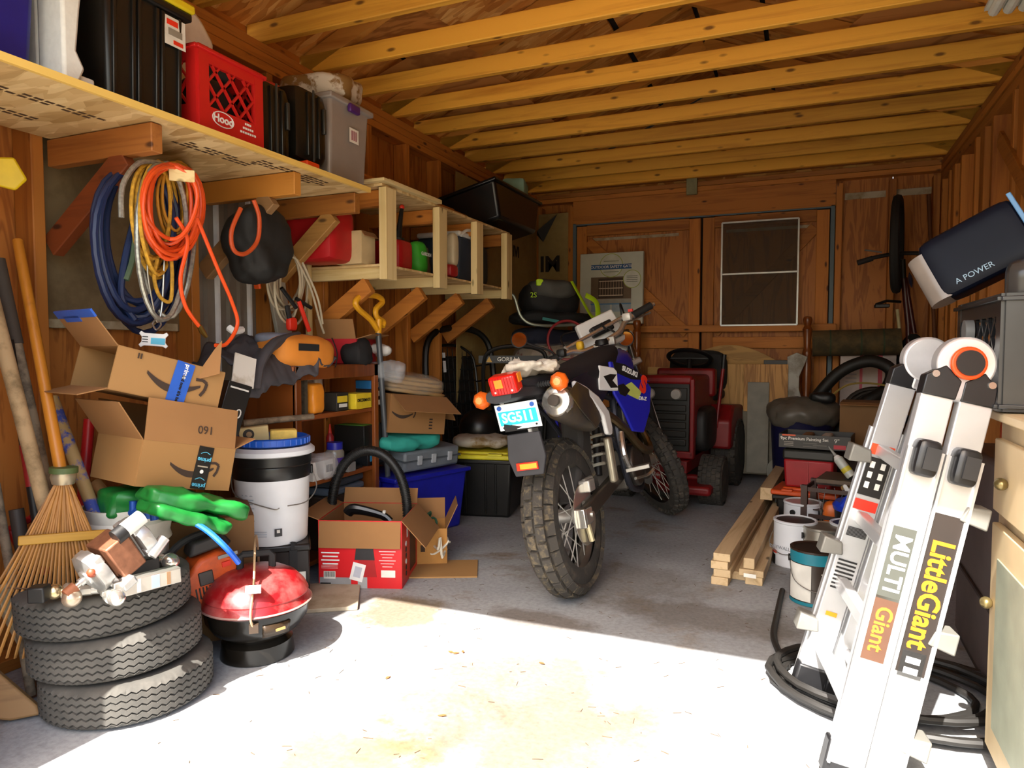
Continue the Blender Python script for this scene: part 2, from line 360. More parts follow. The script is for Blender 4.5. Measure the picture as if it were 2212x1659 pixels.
board(WB, 'daylight_blocker', K('#2a2018', .8), (-.86, YBs+.06, 1.1), (2.4, .012, 2.3))  # added unseen board behind the doors, stops daylight showing through their gaps
# --- double doors
BLUE = dirty('#5c6f7a', '#7d5a2c', .6, 0, 9, .55, .7)
for n, (x0, x1, fx) in enumerate(((-1.875, -.815, 1), (-.795, .15, -1))):
    D = struct('door_%d' % (n+1)); y = YB+.02; w = x1-x0; xc = (x0+x1)/2
    board(D, 'door_panel', PLYW, (xc, y+.03, 1.04), (w, .015, 2.06))
    for x in (x0+.045, x1-.045): board(D, 'stile', STUD, (x, y+.005, 1.04), (.09, .035, 2.06))
    for z in (2.03, 1.05, .06): board(D, 'rail', BRDX, (xc, y+.004, z), (w-.18, .035, .09))
    a, c = (x0+.1, x1-.1) if fx == 1 else (x1-.1, x0+.1)
    slant(D, 'diagonal_brace', BRDX, (a, y+.006, 1.94), (c, y+.006, 1.13), .03, .085)
    board(D, 'paint_edge', dirty('#b8ad96', '#8f6c38', .8), (xc-.03*fx, y+.02, 1.955), (w-.3, .004, .025))
for i, x in enumerate((-1.895, .172)): tag(board(None, 'trim_%d' % (i+1), BLUE, (x, YB+.03, 1.05), (.03, .06, 2.1)), kind='structure')
tag(board(None, 'trim_3', BLUE, (-.86, YB+.03, 2.085), (2.04, .05, .012)), kind='structure')
# --- right wall
WR = struct('wall_right')
for y0, y1 in ((.74, 1.96), (1.96, 3.18), (3.18, 4.4), (4.4, 5.99)): board(WR, 'sheathing_panel', PLYW, (XRs+.006, (y0+y1)/2, 1.2), (.012, y1-y0-.004, 2.4))
for y in (.8, 1.2, 1.6, 2.0, 2.4, 2.8, 3.2, 3.42, 3.6, 3.86, 4.0, 4.4, 4.62, 4.8, 5.2, 5.45, 5.6, 5.87): board(WR, 'stud', STUD, (XR+.045, y, 1.12), (.09, .045 if y not in (3.42, 3.86, 4.62, 5.45) else .1, 2.2))
for z in (2.24, 2.30, 2.34): board(WR, 'top_plate', BRDY, (XR+.045, 3.35, z), (.094, 5.2, .038 if z > 2.25 else .05))
slant(WR, 'diagonal_brace', BRDY, (XR-.005, 3.2, 1.35), (XR-.005, 4.2, 2.05), .02, .08)
# --- front wall around the opening
WF = struct('wall_front')
board(WF, 'wall_panel', PLYW, (-2.015, YF-.06, 1.2), (.63, .1, 2.4)); board(WF, 'wall_panel', PLYW, (.95, YF-.06, 1.2), (.26, .1, 2.4)); board(WF, 'header', BRDX, (-.44, YF-.06, 2.245), (2.54, .1, .25))
B().prism([(-2.4, 2.37), (1.03, 2.37), (-.685, 3.12)], YF-.08, YF-.06).o('gable_panel', OSB, WF, ang=0)
# --- ceiling: joists, rafters, gussets, roof deck
CE = struct('ceiling'); XM, TP = -.685, .42
def zr(x): return 2.445+TP*(1.655-abs(x-XM))
js = [5.73-.36*k for k in range(14)]; pr = {}
def rep(key, mk, M):
    pr[key] = put(pr[key], CE, M) if key in pr else mk(M)
gl = [(0, 0), (.8, .0), (.8, .08), (.6, .22), (0, .02)]
for i, y in enumerate(js):
    rep('j', lambda M: B().box((0, 0, 0), (3.3, .038, .088)).o('joist', JOIST, CE, M=M, bev=.004, seg=1, ang=0), Matrix.Translation((XM, y, ZJ+.046)))
    for sg in (-1, 1):
        if i % 2: pass
        elif sg < 0: rep('rl', lambda M: B().bar((-1.66, 0, zr(XM-1.66)-.055), (0, 0, zr(XM)-.055), .038, .088).o('rafter', RAFT, CE, M=M, ang=0), Matrix.Translation((XM, y, 0)))
        else: rep('rr', lambda M: B().bar((1.66, 0, zr(XM+1.66)-.055), (0, 0, zr(XM)-.055), .038, .088).o('rafter', RAFT, CE, M=M, ang=0), Matrix.Translation((XM, y, 0)))
        rep('g%d' % sg, lambda M: B().prism([(-sg*x*1.0, z) for x, z in gl], -.006, .006).o('gusset', GUS, CE, M=M, ang=0), Matrix.Translation((XM+sg*1.64, y+.026, ZJ+.03)))
    rep('c', lambda M: B().box((0, 0, 0), (.9, .03, .085)).o('collar_tie', RAFT, CE, M=M, ang=0), Matrix.Translation((XM, y+.036, 2.93))) if i % 6 == 1 else None
rows = [(-2.42, -2.06), (-2.03, -1.13), (-1.095, -.70), (-.67, -.28), (-.25, .62), (.645, 1.05)]
for x0, x1 in rows:
    for k, (y0, y1) in enumerate(((.6, 1.9), (1.9, 3.93), (3.93, 5.99))):
        bb = B(); z0, z1 = zr(x0), zr(x1)
        bb.add([(x, yy, z+dz) for dz in (0, .012) for x, yy, z in ((x0, y0+.002, z0), (x1, y0+.002, z1), (x1, y1-.002, z1), (x0, y1-.002, z0))], [(3, 2, 1, 0), (4, 5, 6, 7), (0, 1, 5, 4), (1, 2, 6, 5), (2, 3, 7, 6), (3, 0, 4, 7)])
        bb.o('deck_panel', OSB, CE, ang=0)
for x0, x1 in ((-2.5, XM), (XM, 1.13)):
    B().add([(x, y, zr(x)+.02+d) for d in (0, .01) for x, y in ((x0, .4), (x1, .4), (x1, 6.2), (x0, 6.2))], [(3, 2, 1, 0), (4, 5, 6, 7), (0, 1, 5, 4), (1, 2, 6, 5), (2, 3, 7, 6), (3, 0, 4, 7)]).o('roofing_felt', K('#1b1b1a', .8), CE, ang=0)
for sx in (-1, 1): board(CE, 'soffit_board', BRDY, (XM+sx*1.78, 3.3, 2.43), (.25, 5.4, .03))
# --- long strand-board wall shelf
S1 = thing('wall_shelf', 'long strand board shelf high on left wall with three wooden brackets', 'shelf', (-2.0, 1.8, 1.69))
ZS1 = 1.688
B().box((-1.99, 1.6, ZS1-.009), (.5, 1.88, .018)).o('shelf_panel', OSBL, S1, world=True, ang=0)
B().box((-1.735, 1.6, ZS1-.009), (.012, 1.88, .02)).o('front_edge', wood('#d9b45c', '#b98a38', 'y', knots=False), S1, world=True, ang=0)
ARM = [wood('#a4662c', '#844a1a', 'x'), wood('#b87a2e', '#96601e', 'x'), wood('#a86a28', '#8a5018', 'x')]
BRC = [wood('#7c3a14', '#5e2a0e', 'x'), wood('#9a744a', '#7c5a34', 'x'), wood('#a87a3e', '#8a5f28', 'x')]
for k, y in enumerate((1.5, 2.12, 2.5)):
    B().bar((XL, y+.02, ZS1-.063), (-1.785, y+.02, ZS1-.063), .04, .085).o('bracket_arm', ARM[k], S1, world=True, bev=.003, seg=1, ang=0)
    B().bar((XL-.012, y+.02, 1.33-.02*k), (-1.91, y+.02, ZS1-.105), .038, .075).o('bracket_brace', BRC[k], S1, world=True, bev=.003, seg=1, ang=0)
INK = K('#4a3520', .8)
for (yy, xx, ln, n) in ((1.2, -1.93, .55, 2), (1.86, -1.9, .35, 3), (2.1, -1.84, .25, 3), (2.3, -1.86, .2, 4), (1.15, -2.1, .5, 2)):   # printed stamp lines under the panel
    for q in range(n):
        for c in range(int(ln/.03)):
            if random.random() < .75: B().box((xx+q*.022, yy-ln/2+c*.03, ZS1-.0185), (.012, .022, .0006)).o('ink_mark', INK, S1, world=True, ang=0)
# --- pale lumber cubby shelf
S2 = thing('cubby_shelf', 'pale pine open cubby shelf with four front posts on left wall', 'shelf', (-2.0, 3.5, 1.33))
ZB, ZT = 1.395, 1.74
def wb(name, mat, c, d): return B().box(c, d).o(name, mat, S2, world=True, bev=.002, seg=1, ang=0)
FY = (2.77, 3.27, 3.72, 4.16)
wb('shelf_panel', OSBL, (-2.03, 3.48, ZB-.006), (.44, 1.46, .012)); wb('shelf_panel', OSBL, (-2.03, 3.48, ZT+.012), (.46, 1.5, .014))
for k, y in enumerate(FY):
    wb('front_post', PALE, (-1.795, y, 1.53), (.04, .088, .42)); wb('lower_arm', PALEX, (-2.03, y+.03, ZB-.035), (.45, .038, .058)); wb('upper_arm', BRDX, (-2.03, y+.03, ZT-.035), (.45, .038, .075))
    B().bar((XL-.01, y+.03, 1.07), (-1.92, y+.03, ZB-.09), .038, .08).o('bracket_brace', BRDX, S2, world=True, bev=.002, seg=1, ang=0)
wb('end_strip', PALE, (XL+.02, 2.74, 1.25), (.02, .03, .62)); wb('end_cap', PALEX, (-1.83, 2.74, ZT+.026), (.13, .09, .014))
wb('front_rail', PALEY, (-1.795, 3.0, ZT+.028), (.05, .5, .02))
for k, (x, z, d) in enumerate(((-2.1, ZT+.035, 0), (-2.04, ZT+.075, .1), (-2.12, ZT+.115, .05))):
    bo = B().box((0, 0, 0), (.14, 1.35, .036)).o('plank', BRDY, ang=0, bev=.003, seg=1, M=Matrix.Translation((x, 3.35+d, z+.004)))
    tag(bo, ['brown plank at bottom of the stack on the cubby shelf', 'brown plank in middle of the stack on the cubby shelf', 'topmost brown plank of the stack on the cubby shelf'][k], 'plank', 'planks on the cubby shelf')
# ================================================================ dirt motorcycle on its side stand
def loft(b_, st, n=18, e=2.6, axis='x', yo=0.0):
    v = []
    for x, zc, hw, hh in st:
        for k in range(n):
            a = 2*math.pi*k/n; c, s = math.cos(a), math.sin(a)
            p = (abs(c)**(2/e))*(1 if c > 0 else -1)*hw; q = (abs(s)**(2/e))*(1 if s > 0 else -1)*hh
            v.append((x, yo+p, zc+q))
    m = len(st); fs = [(i*n+k, i*n+(k+1) % n, (i+1)*n+(k+1) % n, (i+1)*n+k) for i in range(m-1) for k in range(n)]
    fs += [tuple(range(n-1, -1, -1)), tuple(range((m-1)*n, m*n))]
    return b_.add(v, fs)
MO = thing('motorcycle', 'blue and white dirt motorcycle leaning on its stand in the middle', 'motorcycle', Tm((-.83, 2.66, 0), 88, -10))
RX = Matrix.Rotation(R(90), 4, 'X')
RUB = dirty('#35322e', '#5a5145', .85, 0, 18, .5, .75, .3); CHR = K('#d4d1ca', .2, .85, .05); STL = K('#9a9792', .38, .7); ALU = K('#bdbab3', .4, .7); DKM = K('#2b2a2a', .5, .3)
BLK = K('#141415', .5); BLKR = K('#1d1d1e', .75); MBL = K('#1d22a8', .35, 0, .06); WHT = K('#e4e4e2', .4, 0, .04); MUD = dirty('#36322d', '#665a44', .85, 0, 30, .5, .68)
def tire(parent, name, c, Rr, w, h, mat, n=48):
    pr_ = [(Rr-h+h*math.cos(t)*1.0+0.0, w/2*math.sin(t)) for t in [math.pi*(k/14*1.3-.65) for k in range(15)]]
    return B().lathe(pr_, n, Tm(c, 0, 90), cap=False).o(name, mat, parent, ang=60)
rt_ = tire(MO, 'rear_tire', (0, 0, .325), .314, .118, .075, RUB)
tb = None
for k in range(32):
    a = 360/32*k
    for off, y, tl in ((0, -.019, -8), (.5, .021, 8), (.25, -.05, -48), (.25, .05, 48)):
        M = Matrix.Translation((0, 0, .325)) @ Matrix.Rotation(R(a+off*11.25), 4, 'Y') @ Matrix.Translation((0, y, .311 if abs(y) < .03 else .29)) @ Matrix.Rotation(R(-tl), 4, 'X')
        tb = put(tb, rt_, M) if tb else B().tbox((0, 0, -.01), (.057, .037, .018), .88).o('tread_block', MUD, rt_, M=M, ang=0)
def rim(parent, name, c, r, w, mat=STL):
    return B().lathe([(r+.012, -w/2), (r-.004, -w/2), (r-.018, -w*.2), (r-.018, w*.2), (r-.004, w/2), (r+.012, w/2)], 40, Tm(c, 0, 90), cap=False).o(name, mat, parent, solid=.004)
SPK = K('#c4c0b8', .35, .2)
def spokes(parent, c, r, n, hw=.045):
    sp = None
    for k in range(n):
        s = 1 if k % 2 else -1
        M = Matrix.Translation(c) @ Matrix.Rotation(2*math.pi*k/n, 4, 'Y')
        if k < 4:
            s2 = 1 if (k//2) % 2 else -1
            o_ = B().cyl((.03*s2, hw*s, .02), (-.012, .012*s, r-.016), .0024, n=5).o('spoke', SPK, parent, M=M); sp = (sp or [])+[o_]
        else: put(sp[k % 4], parent, M)
rr = rim(MO, 'rear_rim', (0, 0, .325), .235, .06, K('#a39d94', .4, .9)); spokes(rr, (0, 0, .325), .235, 28)
B().lathe([(.03, -.075), (.045, -.07), (.045, -.045), (.028, -.03), (.028, .03), (.05, .045), (.05, .065), (.03, .075)], 20, Tm((0, 0, .325), 0, 90)).o('rear_hub', ALU, MO)
B().cyl((0, -.12, .325), (0, .12, .325), .012).o('rear_axle', CHR, MO)
bd = B().lathe([(.055, -.002), (.12, -.002), (.122, 0), (.12, .002), (.055, .002), (.055, -.002)], 36, Tm((0, -.082, .325), 0, 90), cap=False).o('brake_disc', CHR, MO)
B().box((.07, -.085, .43), (.07, .05, .05)).box((.1, -.08, .45), (.1, .02, .02)).o('brake_caliper', ALU, MO, bev=.006)
B().box((-.03, -.1, .325), (.075, .03, .062)).box((-.085, -.1, .325), (.02, .036, .075)).o('axle_adjuster', CHR, MO, bev=.004)
B().box((-.03, .1, .325), (.075, .03, .062)).o('axle_adjuster', CHR, MO, bev=.004)
B().tube([(-.02, -.095, .29), (-.01, -.1, .22)], .012, 8).o('axle_puller', K('#c9bd98', .4, .6), MO)
for s in (-1, 1): B().bar((-.06, s*.095, .325), (.58, s*.085, .41), .028, .07).o('swingarm', K('#5c564e', .45, .8), MO, bev=.008)
B().lathe([(.08, -.004), (.09, 0), (.08, .004)], 30, Tm((0, .09, .325), 0, 90)).o('sprocket', STL, MO)
B().tube([(-.08, .1, .33), (0, .1, .41), (.56, .1, .45), (.6, .1, .4), (.56, .1, .35), (0, .1, .245), (-.08, .1, .32)], .007, 6, True, 3).o('chain', DKM, MO)
sp_ = []
for k in range(60): t = k/59; a = t*2*math.pi*7; sp_.append((.42+.1*t+.035*math.cos(a)*.9, .035*math.sin(a)-.02, .44+.3*t+.035*math.cos(a)*-.3))
B().tube(sp_, .008, 6).o('shock_spring', K('#c8c4b4', .4, .3), MO); B().cyl((.42, -.02, .42), (.53, -.02, .76), .018).o('shock_body', DKM, MO)
# engine and frame
B().box((.72, 0, .42), (.34, .22, .2)).lathe([(.1, -.15), (.1, .15)], 20, Tm((.66, 0, .42), 0, 90)).lathe([(.075, -.16), (.075, .15)], 20, Tm((.82, 0, .4), 0, 90)).o('engine_case', K('#6b6660', .45, .9), MO, bev=.012)
cy = B()
for k in range(7): cy.box((.82+.012*k, 0, .53+.028*k), (.19, .18, .014))
cy.box((.85, 0, .61), (.13, .13, .2)); cy.o('cylinder_fins', K('#4f4b47', .5, .8), MO)
B().tube([(.93, -.04, .66), (1.02, -.08, .58), (.98, -.13, .46), (.7, -.16, .5), (.5, -.15, .62), (.36, -.12, .7)], .021, 10, sub=5).o('exhaust_pipe', K('#7d6a4a', .35, .9), MO)
fr = B()
for s in (-1, 1): fr.tube([(1.06, s*.03, 1.0), (.8, s*.1, .88), (.5, s*.12, .74), (.52, s*.12, .4), (.7, s*.1, .3), (.95, s*.07, .33), (1.02, s*.03, .9)], .016, 8, sub=4); fr.tube([(.5, s*.11, .76), (.15, s*.1, .83), (-.2, s*.08, .87)], .013, 8, sub=3); fr.tube([(.52, s*.11, .5), (.2, s*.1, .74), (-.05, s*.1, .84)], .012, 8, sub=3)
fr.o('frame', K('#3a3c46', .45, .5), MO)
mf = loft(B(), [(0, 0, .046, .058), (.02, 0, .056, .07), (.3, -.015, .06, .078), (.42, -.03, .05, .06), (.5, -.05, .024, .024)], 20, 2.2).o('muffler', dirty('#57504a', '#76643f', .4, .6, 5, .5, .7), MO, M=Tm((-.25, -.136, .797), 4, 0, 9))
B().lathe([(.0, .012), (.02, .012), (.026, 0), (.03, .006), (.052, .002), (.06, -.01), (.06, -.03)], 28, Tm((0, 0, 0), -90, 90, 0) @ Matrix.Rotation(R(0), 4, 'X')).o('end_cap', CHR, mf, M=Matrix.Translation((0, 0, 0)))
B().lathe([(.014, 0), (.021, 0), (.021, .03), (.014, .03)], 20, Tm((0, 0, 0), -90, 90)).o('outlet', K('#3a322a', .5, .6), mf, M=Matrix.Translation((-.004, 0, 0)))
sh = B().prism([(-.02, .02), (.1, .075), (.32, .06), (.4, -.05), (.3, -.09), (.1, -.03)], -.062, -.056).o('heat_shield', dirty('#4a433e', '#6d5a34', .5, .5, 6), mf, bev=.004)
B().prism([(.02, .36), (.3, .5), (.36, .76), (.24, .8), (.2, .62), (.08, .44)], -.05, .05).o('inner_fender', K('#3b3836', .7), MO, bev=.02)
# bodywork
loft(B(), [(-.34, .875, .07, .02), (-.15, .88, .1, .03), (.1, .885, .12, .045), (.35, .89, .135, .06), (.6, .925, .125, .065), (.84, .985, .085, .045)], 20, 3).o('seat', K('#1b1920', .8), MO)
loft(B(), [(.52, .84, .1, .05), (.65, .86, .13, .08), (.85, .89, .15, .1), (1.0, .92, .11, .09), (1.08, .95, .05, .05)], 20, 2.6).o('fuel_tank', MBL, MO)
B().lathe([(.035, 0), (.035, .02), (.03, .03)], 18, Tm((.86, 0, 1.035))).o('fuel_cap', BLK, MO)
def yp(poly, y, t, tw=0.0):      # side panel following the body: poly in x-z on plane y
    b_ = B(); b_.prism(poly, -t/2, t/2); b_.v = [(x, yy+y+tw*(x-.6), z) for x, yy, z in b_.v]; return b_
def fl_y(x): return .15+.30*(x-.42)
def yflare(poly, s, t, off=0.0):
    b_ = B().prism(poly, -t/2, t/2); b_.v = [(x, yy+s*(fl_y(x)+off), z) for x, yy, z in b_.v]; return b_
for s in (-1, 1):
    r = yflare([(.43, .93), (.537, .914), (.675, .846), (.735, .778), (.69, .666), (.61, .575), (.527, .594), (.476, .702), (.425, .783)], s, .014).o('tank_shroud', MBL, MO, bev=.005)
    w_ = yflare([(.335, .918), (.44, .9), (.462, .88), (.447, .79), (.305, .81)], s, .018, .004).o('side_panel', WHT, MO, bev=.005)
    if s < 0: tag(w_, 'white number panel'); shr, wpan = r, w_
    yp([(-.126, .863), (-.01, .835), (.128, .785), (.234, .715), (.245, .64), (.23, .612), (.17, .62), (.15, .7), (.04, .775), (-.13, .831)], s*.17, .02).o('side_cover', WHT, MO, bev=.008)
    yp([(-.05, .86), (.2, .9), (.45, .9), (.46, .8), (.3, .74), (.2, .8), (.05, .845)], s*.115, .02).o('seat_side', K('#17162a', .5), MO, bev=.006)
# prints on the right shroud (seen from -y)
FLR = Matrix.Rotation(math.atan(-.30), 4, 'Z')
def ptxt(s_, size, mat, x, z, rot, bold=.0, sx=1.0, shear=0.0, d=.0125):
    return text(s_, size, mat, shr, Matrix.Translation((x, -fl_y(x)-d, z)) @ FLR @ Matrix.Rotation(R(rot), 4, 'Y') @ UPR, bold=bold, sx=sx, shear=shear)
def pprint(name, poly, mat, d=.001, par=None): return yflare(poly, -1, .002, .0075+d).o(name, mat, par or shr, ang=0)
pprint('black_band', [(.445, .926), (.535, .909), (.65, .855), (.672, .821), (.572, .834), (.455, .876)], BLK, .001)
ptxt('SUZUKI', .034, WHT, .562, .871, 20, .0014, 1.1, .2)
pprint('yellow_flash', [(.46, .80), (.568, .821), (.64, .767), (.6, .735), (.516, .77)], K('#b4c060', .5), .001)
pprint('black_flash', [(.445, .815), (.5, .82), (.545, .785), (.5, .76), (.46, .775)], BLK, .002)
RED = K('#d8301c', .45)
tag(ptxt('S', .115, RED, .655, .798, 32, .007, .95, 0, .0145), 'red emblem')
ptxt('DR-Z', .024, WHT, .63, .735, 10, .0008, 1.2, .3, .0135)
pprint('dark_wedge', [(.35, .866), (.4, .872), (.45, .866), (.41, .842), (.447, .806), (.39, .81)], BLK, .0065, wpan)
rd = B().box((.66, -.12, .655), (.2, .03, .11)).o('radiator', DKM, MO)
for k in range(12): B().box((.57+.016*k, -.138, .655), (.005, .01, .1)).o('radiator_fin', CHR, rd, ang=0)
# tail
loft(B(), [(-.44, .845, .05, .022), (-.38, .848, .075, .03), (-.1, .845, .095, .03), (.2, .83, .1, .03)], 16, 3).o('rear_fender', K('#26262a', .6), MO)
tl = B().box((0, 0, 0), (.06, .105, .07)).o('tail_light', K('#c81c14', .2, 0, .05), MO, M=Tm((-.43, -.03, .886), 0, 0, -14), bev=.01)
B().box((-.031, .012, .008), (.004, .03, .03)).o('amber_lens', K('#e8861c', .25), tl); B().box((.012, -.0535, .014), (.03, .003, .032)).o('amber_lens', K('#e8861c', .25), tl)
for y in (-.035, .03): B().cyl((-.03, y, -.02), (-.034, y, -.02), .004, n=8).o('screw', CHR, tl)
for k in range(9): B().box((-.0312, -.045+.011*k, 0), (.002, .002, .06)).o('lens_ridge', K('#a01410', .2), tl)
for x, y, z, s in ((-.27, -.17, .866, -1), (-.27, .155, .842, 1)):
    sg = B().lathe([(.0, .028), (.02, .026), (.034, .012), (.036, 0), (.03, -.02), (.014, -.03), (0, -.03)], 8, Matrix.Rotation(R(-90), 4, 'Y')).o('turn_signal', K('#e0641c', .22, 0, .05), MO, M=Tm((x, y, z)))
    B().lathe([(0, .03), (.014, .029), (.016, .024)], 8, Matrix.Rotation(R(-90), 4, 'Y')).o('bulb_lens', K('#f0a060', .15), sg)
    st_ = B()
    for k in range(8): st_.cyl((.005, -s*(.03+.01*k), 0), (.005, -s*(.036+.01*k), 0), .011, n=10)
    st_.cyl((.005, 0, 0), (.005, -s*.11, 0), .007); st_.o('stalk', BLKR, sg)
lp = B().box((0, 0, 0), (.004, .168, .098)).o('license_plate', K('#ecf2f2', .35, 0, .03), MO, M=Tm((-.372, -.032, .767), 0, 0, -12), bev=.008)
CY = K('#1fb8cc', .4)
B().box((-.0026, 0, -.004), (.001, .15, .052)).o('blue_field', CY, lp, ang=0)
RL = Matrix.Rotation(R(-90), 4, 'Z')
text('SG511', .05, WHT, lp, Matrix.Translation((-.0034, 0, -.004)) @ RL @ UPR, bold=.0015, sx=.95)
for y in (-.065, .065): B().cyl((-.002, y, .036), (-.007, y, .036), .0085, n=12).o('plate_bolt', K('#1450a8', .3), lp); B().cyl((-.002, y, -.038), (-.004, y, -.038), .004, n=8).o('plate_bolt', BLK, lp)
mfp = B().prism([(-.065, .07), (.065, .07), (.075, -.02), (.055, -.085), (-.055, -.085), (-.075, -.02)], -.008, .008).o('mud_flap', K('#2a2a2e', .65), MO, M=Tm((-.345, -.03, .632), -90, 0, 0), bev=.004)
B().box((0, -.012, -.05), (.085, .008, .028)).o('reflector', K('#d83018', .2), mfp, bev=.002); B().box((.006, -.017, -.05), (.066, .003, .018)).o('reflector_lens', K('#f2a030', .15), mfp)
B().bar((-.36, -.03, .72), (-.25, 0, .86), .12, .02).o('plate_bracket', BLKR, MO)
# fork, front wheel, cockpit
ST = Matrix.Translation((1.12, 0, .95)) @ Matrix.Rotation(R(-26), 4, 'Y') @ Matrix.Rotation(R(42), 4, 'Z') @ Matrix.Rotation(R(26), 4, 'Y') @ Matrix.Translation((-1.12, 0, -.95))
def so(b_, name, mat, **k): b_.v = [tuple(ST @ Vector(p)) for p in b_.v]; return b_.o(name, mat, MO, **k)
for s in (-1, 1):
    so(B().cyl((1.08, s*.1, 1.08), (1.28, s*.1, .66), .021, n=14), 'fork_tube', K('#b9b6ae', .25, 1.0)); so(B().cyl((1.24, s*.1, .74), (1.42, s*.1, .33), .027, n=14), 'fork_leg', DKM)
    so(B().bar((1.27, s*.118, .72), (1.40, s*.118, .4), .02, .06), 'fork_guard', K('#c8c8ca', .5), bev=.006)
for z, x in ((1.05, 1.1), (.9, 1.16)): so(B().box((x, 0, z), (.07, .26, .035)), 'triple_clamp', ALU, bev=.008)
FT = tire(MO, 'front_tire', (0, 0, 0), .338, .088, .055, RUB); FT.matrix_basis = ST @ Matrix.Translation((1.43, 0, .345)); 
tb2 = B()
for k in range(40):
    for off, y, tl_ in ((0, -.018, -10), (.5, .018, 10), (.25, -.036, -50), (.25, .036, 50)):
        M = Matrix.Rotation(R(9*(k+off)), 4, 'Y') @ Matrix.Translation((0, y, .335 if abs(y) < .02 else .318)) @ Matrix.Rotation(R(-tl_), 4, 'X'); tb2.tbox((0, 0, -.008), (.034, .026, .018), .85, M)
tag(tb2.o('tread', RUB, FT, ang=0), kind='stuff')
FR = rim(MO, 'front_rim', (0, 0, 0), .28, .045, K('#6d6a68', .4, 1.0)); FR.matrix_basis = ST @ Matrix.Translation((1.43, 0, .345)); spokes(FR, (0, 0, 0), .28, 28, .035)
so(B().lathe([(.03, -.06), (.035, 0), (.03, .06)], 16, Tm((1.43, 0, .345), 0, 90)), 'front_hub', ALU)
so(B().lathe([(.06, -.002), (.125, -.002), (.125, .002), (.06, .002)], 30, Tm((1.43, .06, .345), 0, 90), cap=False), 'front_brake_disc', CHR)
ff = B().grid(10, 6, lambda u, v: (1.06+.62*u, (v-.5)*(.16-.05*u), .80+.06*math.sin(u*3)-(v-.5)**2*.12-.02*u)); so(ff, 'front_fender', MBL, solid=.005)
hs = B().prism([(-.11, -.1), (.11, -.1), (.13, .02), (.12, .15), (-.12, .15), (-.13, .02)], -.02, .02, Tm((1.17, 0, 1.08), 90, 0, 0)); so(hs, 'headlight_shell', WHT, bev=.01)
so(B().box((1.13, 0, 1.15), (.06, .13, .06)), 'instrument_pod', BLK, bev=.01)
Lb, Rb, Cb = Vector((.80, .35, .975)), Vector((1.22, -.205, 1.225)), Vector((1.02, .06, 1.085))
ax = (Rb-Lb).normalized(); upv = Vector((.3, .35, .9)); upv = (upv-ax*upv.dot(ax)).normalized(); bk = ax.cross(upv)
HB = [Lb, Cb-ax*.19+upv*.012, Cb-ax*.1-upv*.03, Cb+ax*.1-upv*.03, Cb+ax*.19+upv*.012, Rb]
B().tube(HB, .0155, 10, sub=5).o('handlebar', CHR, MO); B().cyl(HB[1]+upv*.03, HB[4]+upv*.03, .0105).o('crossbar', CHR, MO)
for p in (HB[1], HB[4]): B().cyl(p-upv*.005, p+upv*.04, .011).o('crossbar_clamp', ALU, MO)
for s in (-1, 1): B().box((0, 0, 0), (.03, .04, .05)).o('bar_clamp', ALU, MO, M=Matrix.Translation(Cb+ax*(.05*s)-upv*.05), bev=.006)
for s, e in ((-1, Lb), (1, Rb)):
    B().cyl(e, e-ax*(.12*s), .021, n=12).o('grip', BLKR, MO); B().cyl(e+ax*(.004*s), e+ax*(.02*s), .012, n=12).o('bar_end', CHR, MO)
    B().tube([e-ax*(.16*s)-bk*.03, e-ax*(.1*s)-bk*.055, e-bk*.06-upv*.01], .006, 8, sub=4).o('lever', K('#cfccc4', .3, .9), MO)
    B().soft((0, 0, 0), (.06, .05, .045), 4, 5, 0).o('switch_housing', K('#d8d6cf', .4, .2) if s > 0 else BLK, MO, M=Matrix.Translation(e-ax*(.155*s)+upv*.008))
B().box((0, 0, 0), (.02, .025, .015)).o('kill_switch', RED, MO, M=Matrix.Translation(Rb-ax*.125+upv*.024-bk*-.02))
B().soft((0, 0, 0), (.045, .04, .05), 5, 3, 0).o('bar_pad', K('#e8b820', .5), MO, M=Matrix.Translation(HB[1]+ax*.07-upv*.005+bk*.02))
CLOC = PM[MO.name].inverted() @ CAM
for nm, e, rt2, c2 in (('m1', Lb-ax*-.11, Vector((.80, .435, 1.14)), 0), ('m2', Rb-ax*.3, Vector((1.12, -.06, 1.06)), 1)):
    B().tube([e, e+upv*.05, (e+rt2)/2+upv*.02, rt2], .006, 8, sub=4).o('mirror_stem', BLK, MO)
    mm = B().lathe([(0, .014), (.03, .012), (.044, 0), (.046, -.008), (.043, -.01)], 22, Matrix.Rotation(R(90), 4, 'Y')).o('mirror', BLK, MO, M=Matrix.Translation(rt2) @ ((rt2-CLOC).normalized()-Vector((0, 0, .22))).to_track_quat('X', 'Z').to_matrix().to_4x4())
    B().lathe([(0, -.0102), (.04, -.0101)], 22, Matrix.Rotation(R(90), 4, 'Y')).o('mirror_glass', K('#d8d8d8', .04, 1.0, 0), mm)
for k, (a_, c_) in enumerate(((HB[4], (1.18, -.02, .95)), (HB[1], (1.18, .03, .95)))):
    B().tube([a_, Vector(a_)+upv*.1+Vector((.1, 0, .03)), Vector((1.25, -.02, 1.12)), c_], .005, 6, sub=6).o('cable', BLK, MO)
B().bar((.5, -.13, .42), (.52, -.24, .43), .06, .02).o('foot_peg', STL, MO, bev=.003); B().bar((.5, .13, .42), (.52, .24, .43), .06, .02).o('foot_peg', STL, MO, bev=.003)
B().tube([(.56, -.15, .37), (.72, -.17, .36), (.76, -.19, .38)], .008, 8, sub=4).o('brake_pedal', CHR, MO)
B().tube([(.48, -.14, .6), (.44, -.15, .5), (.5, -.15, .43)], .014, 8, sub=3).o('brake_line_guard', CHR, MO)
B().cyl((.52, .12, .38), (.47, .27, .055), .012).box((.47, .28, .05), (.07, .05, .012)).o('side_stand', STL, MO)
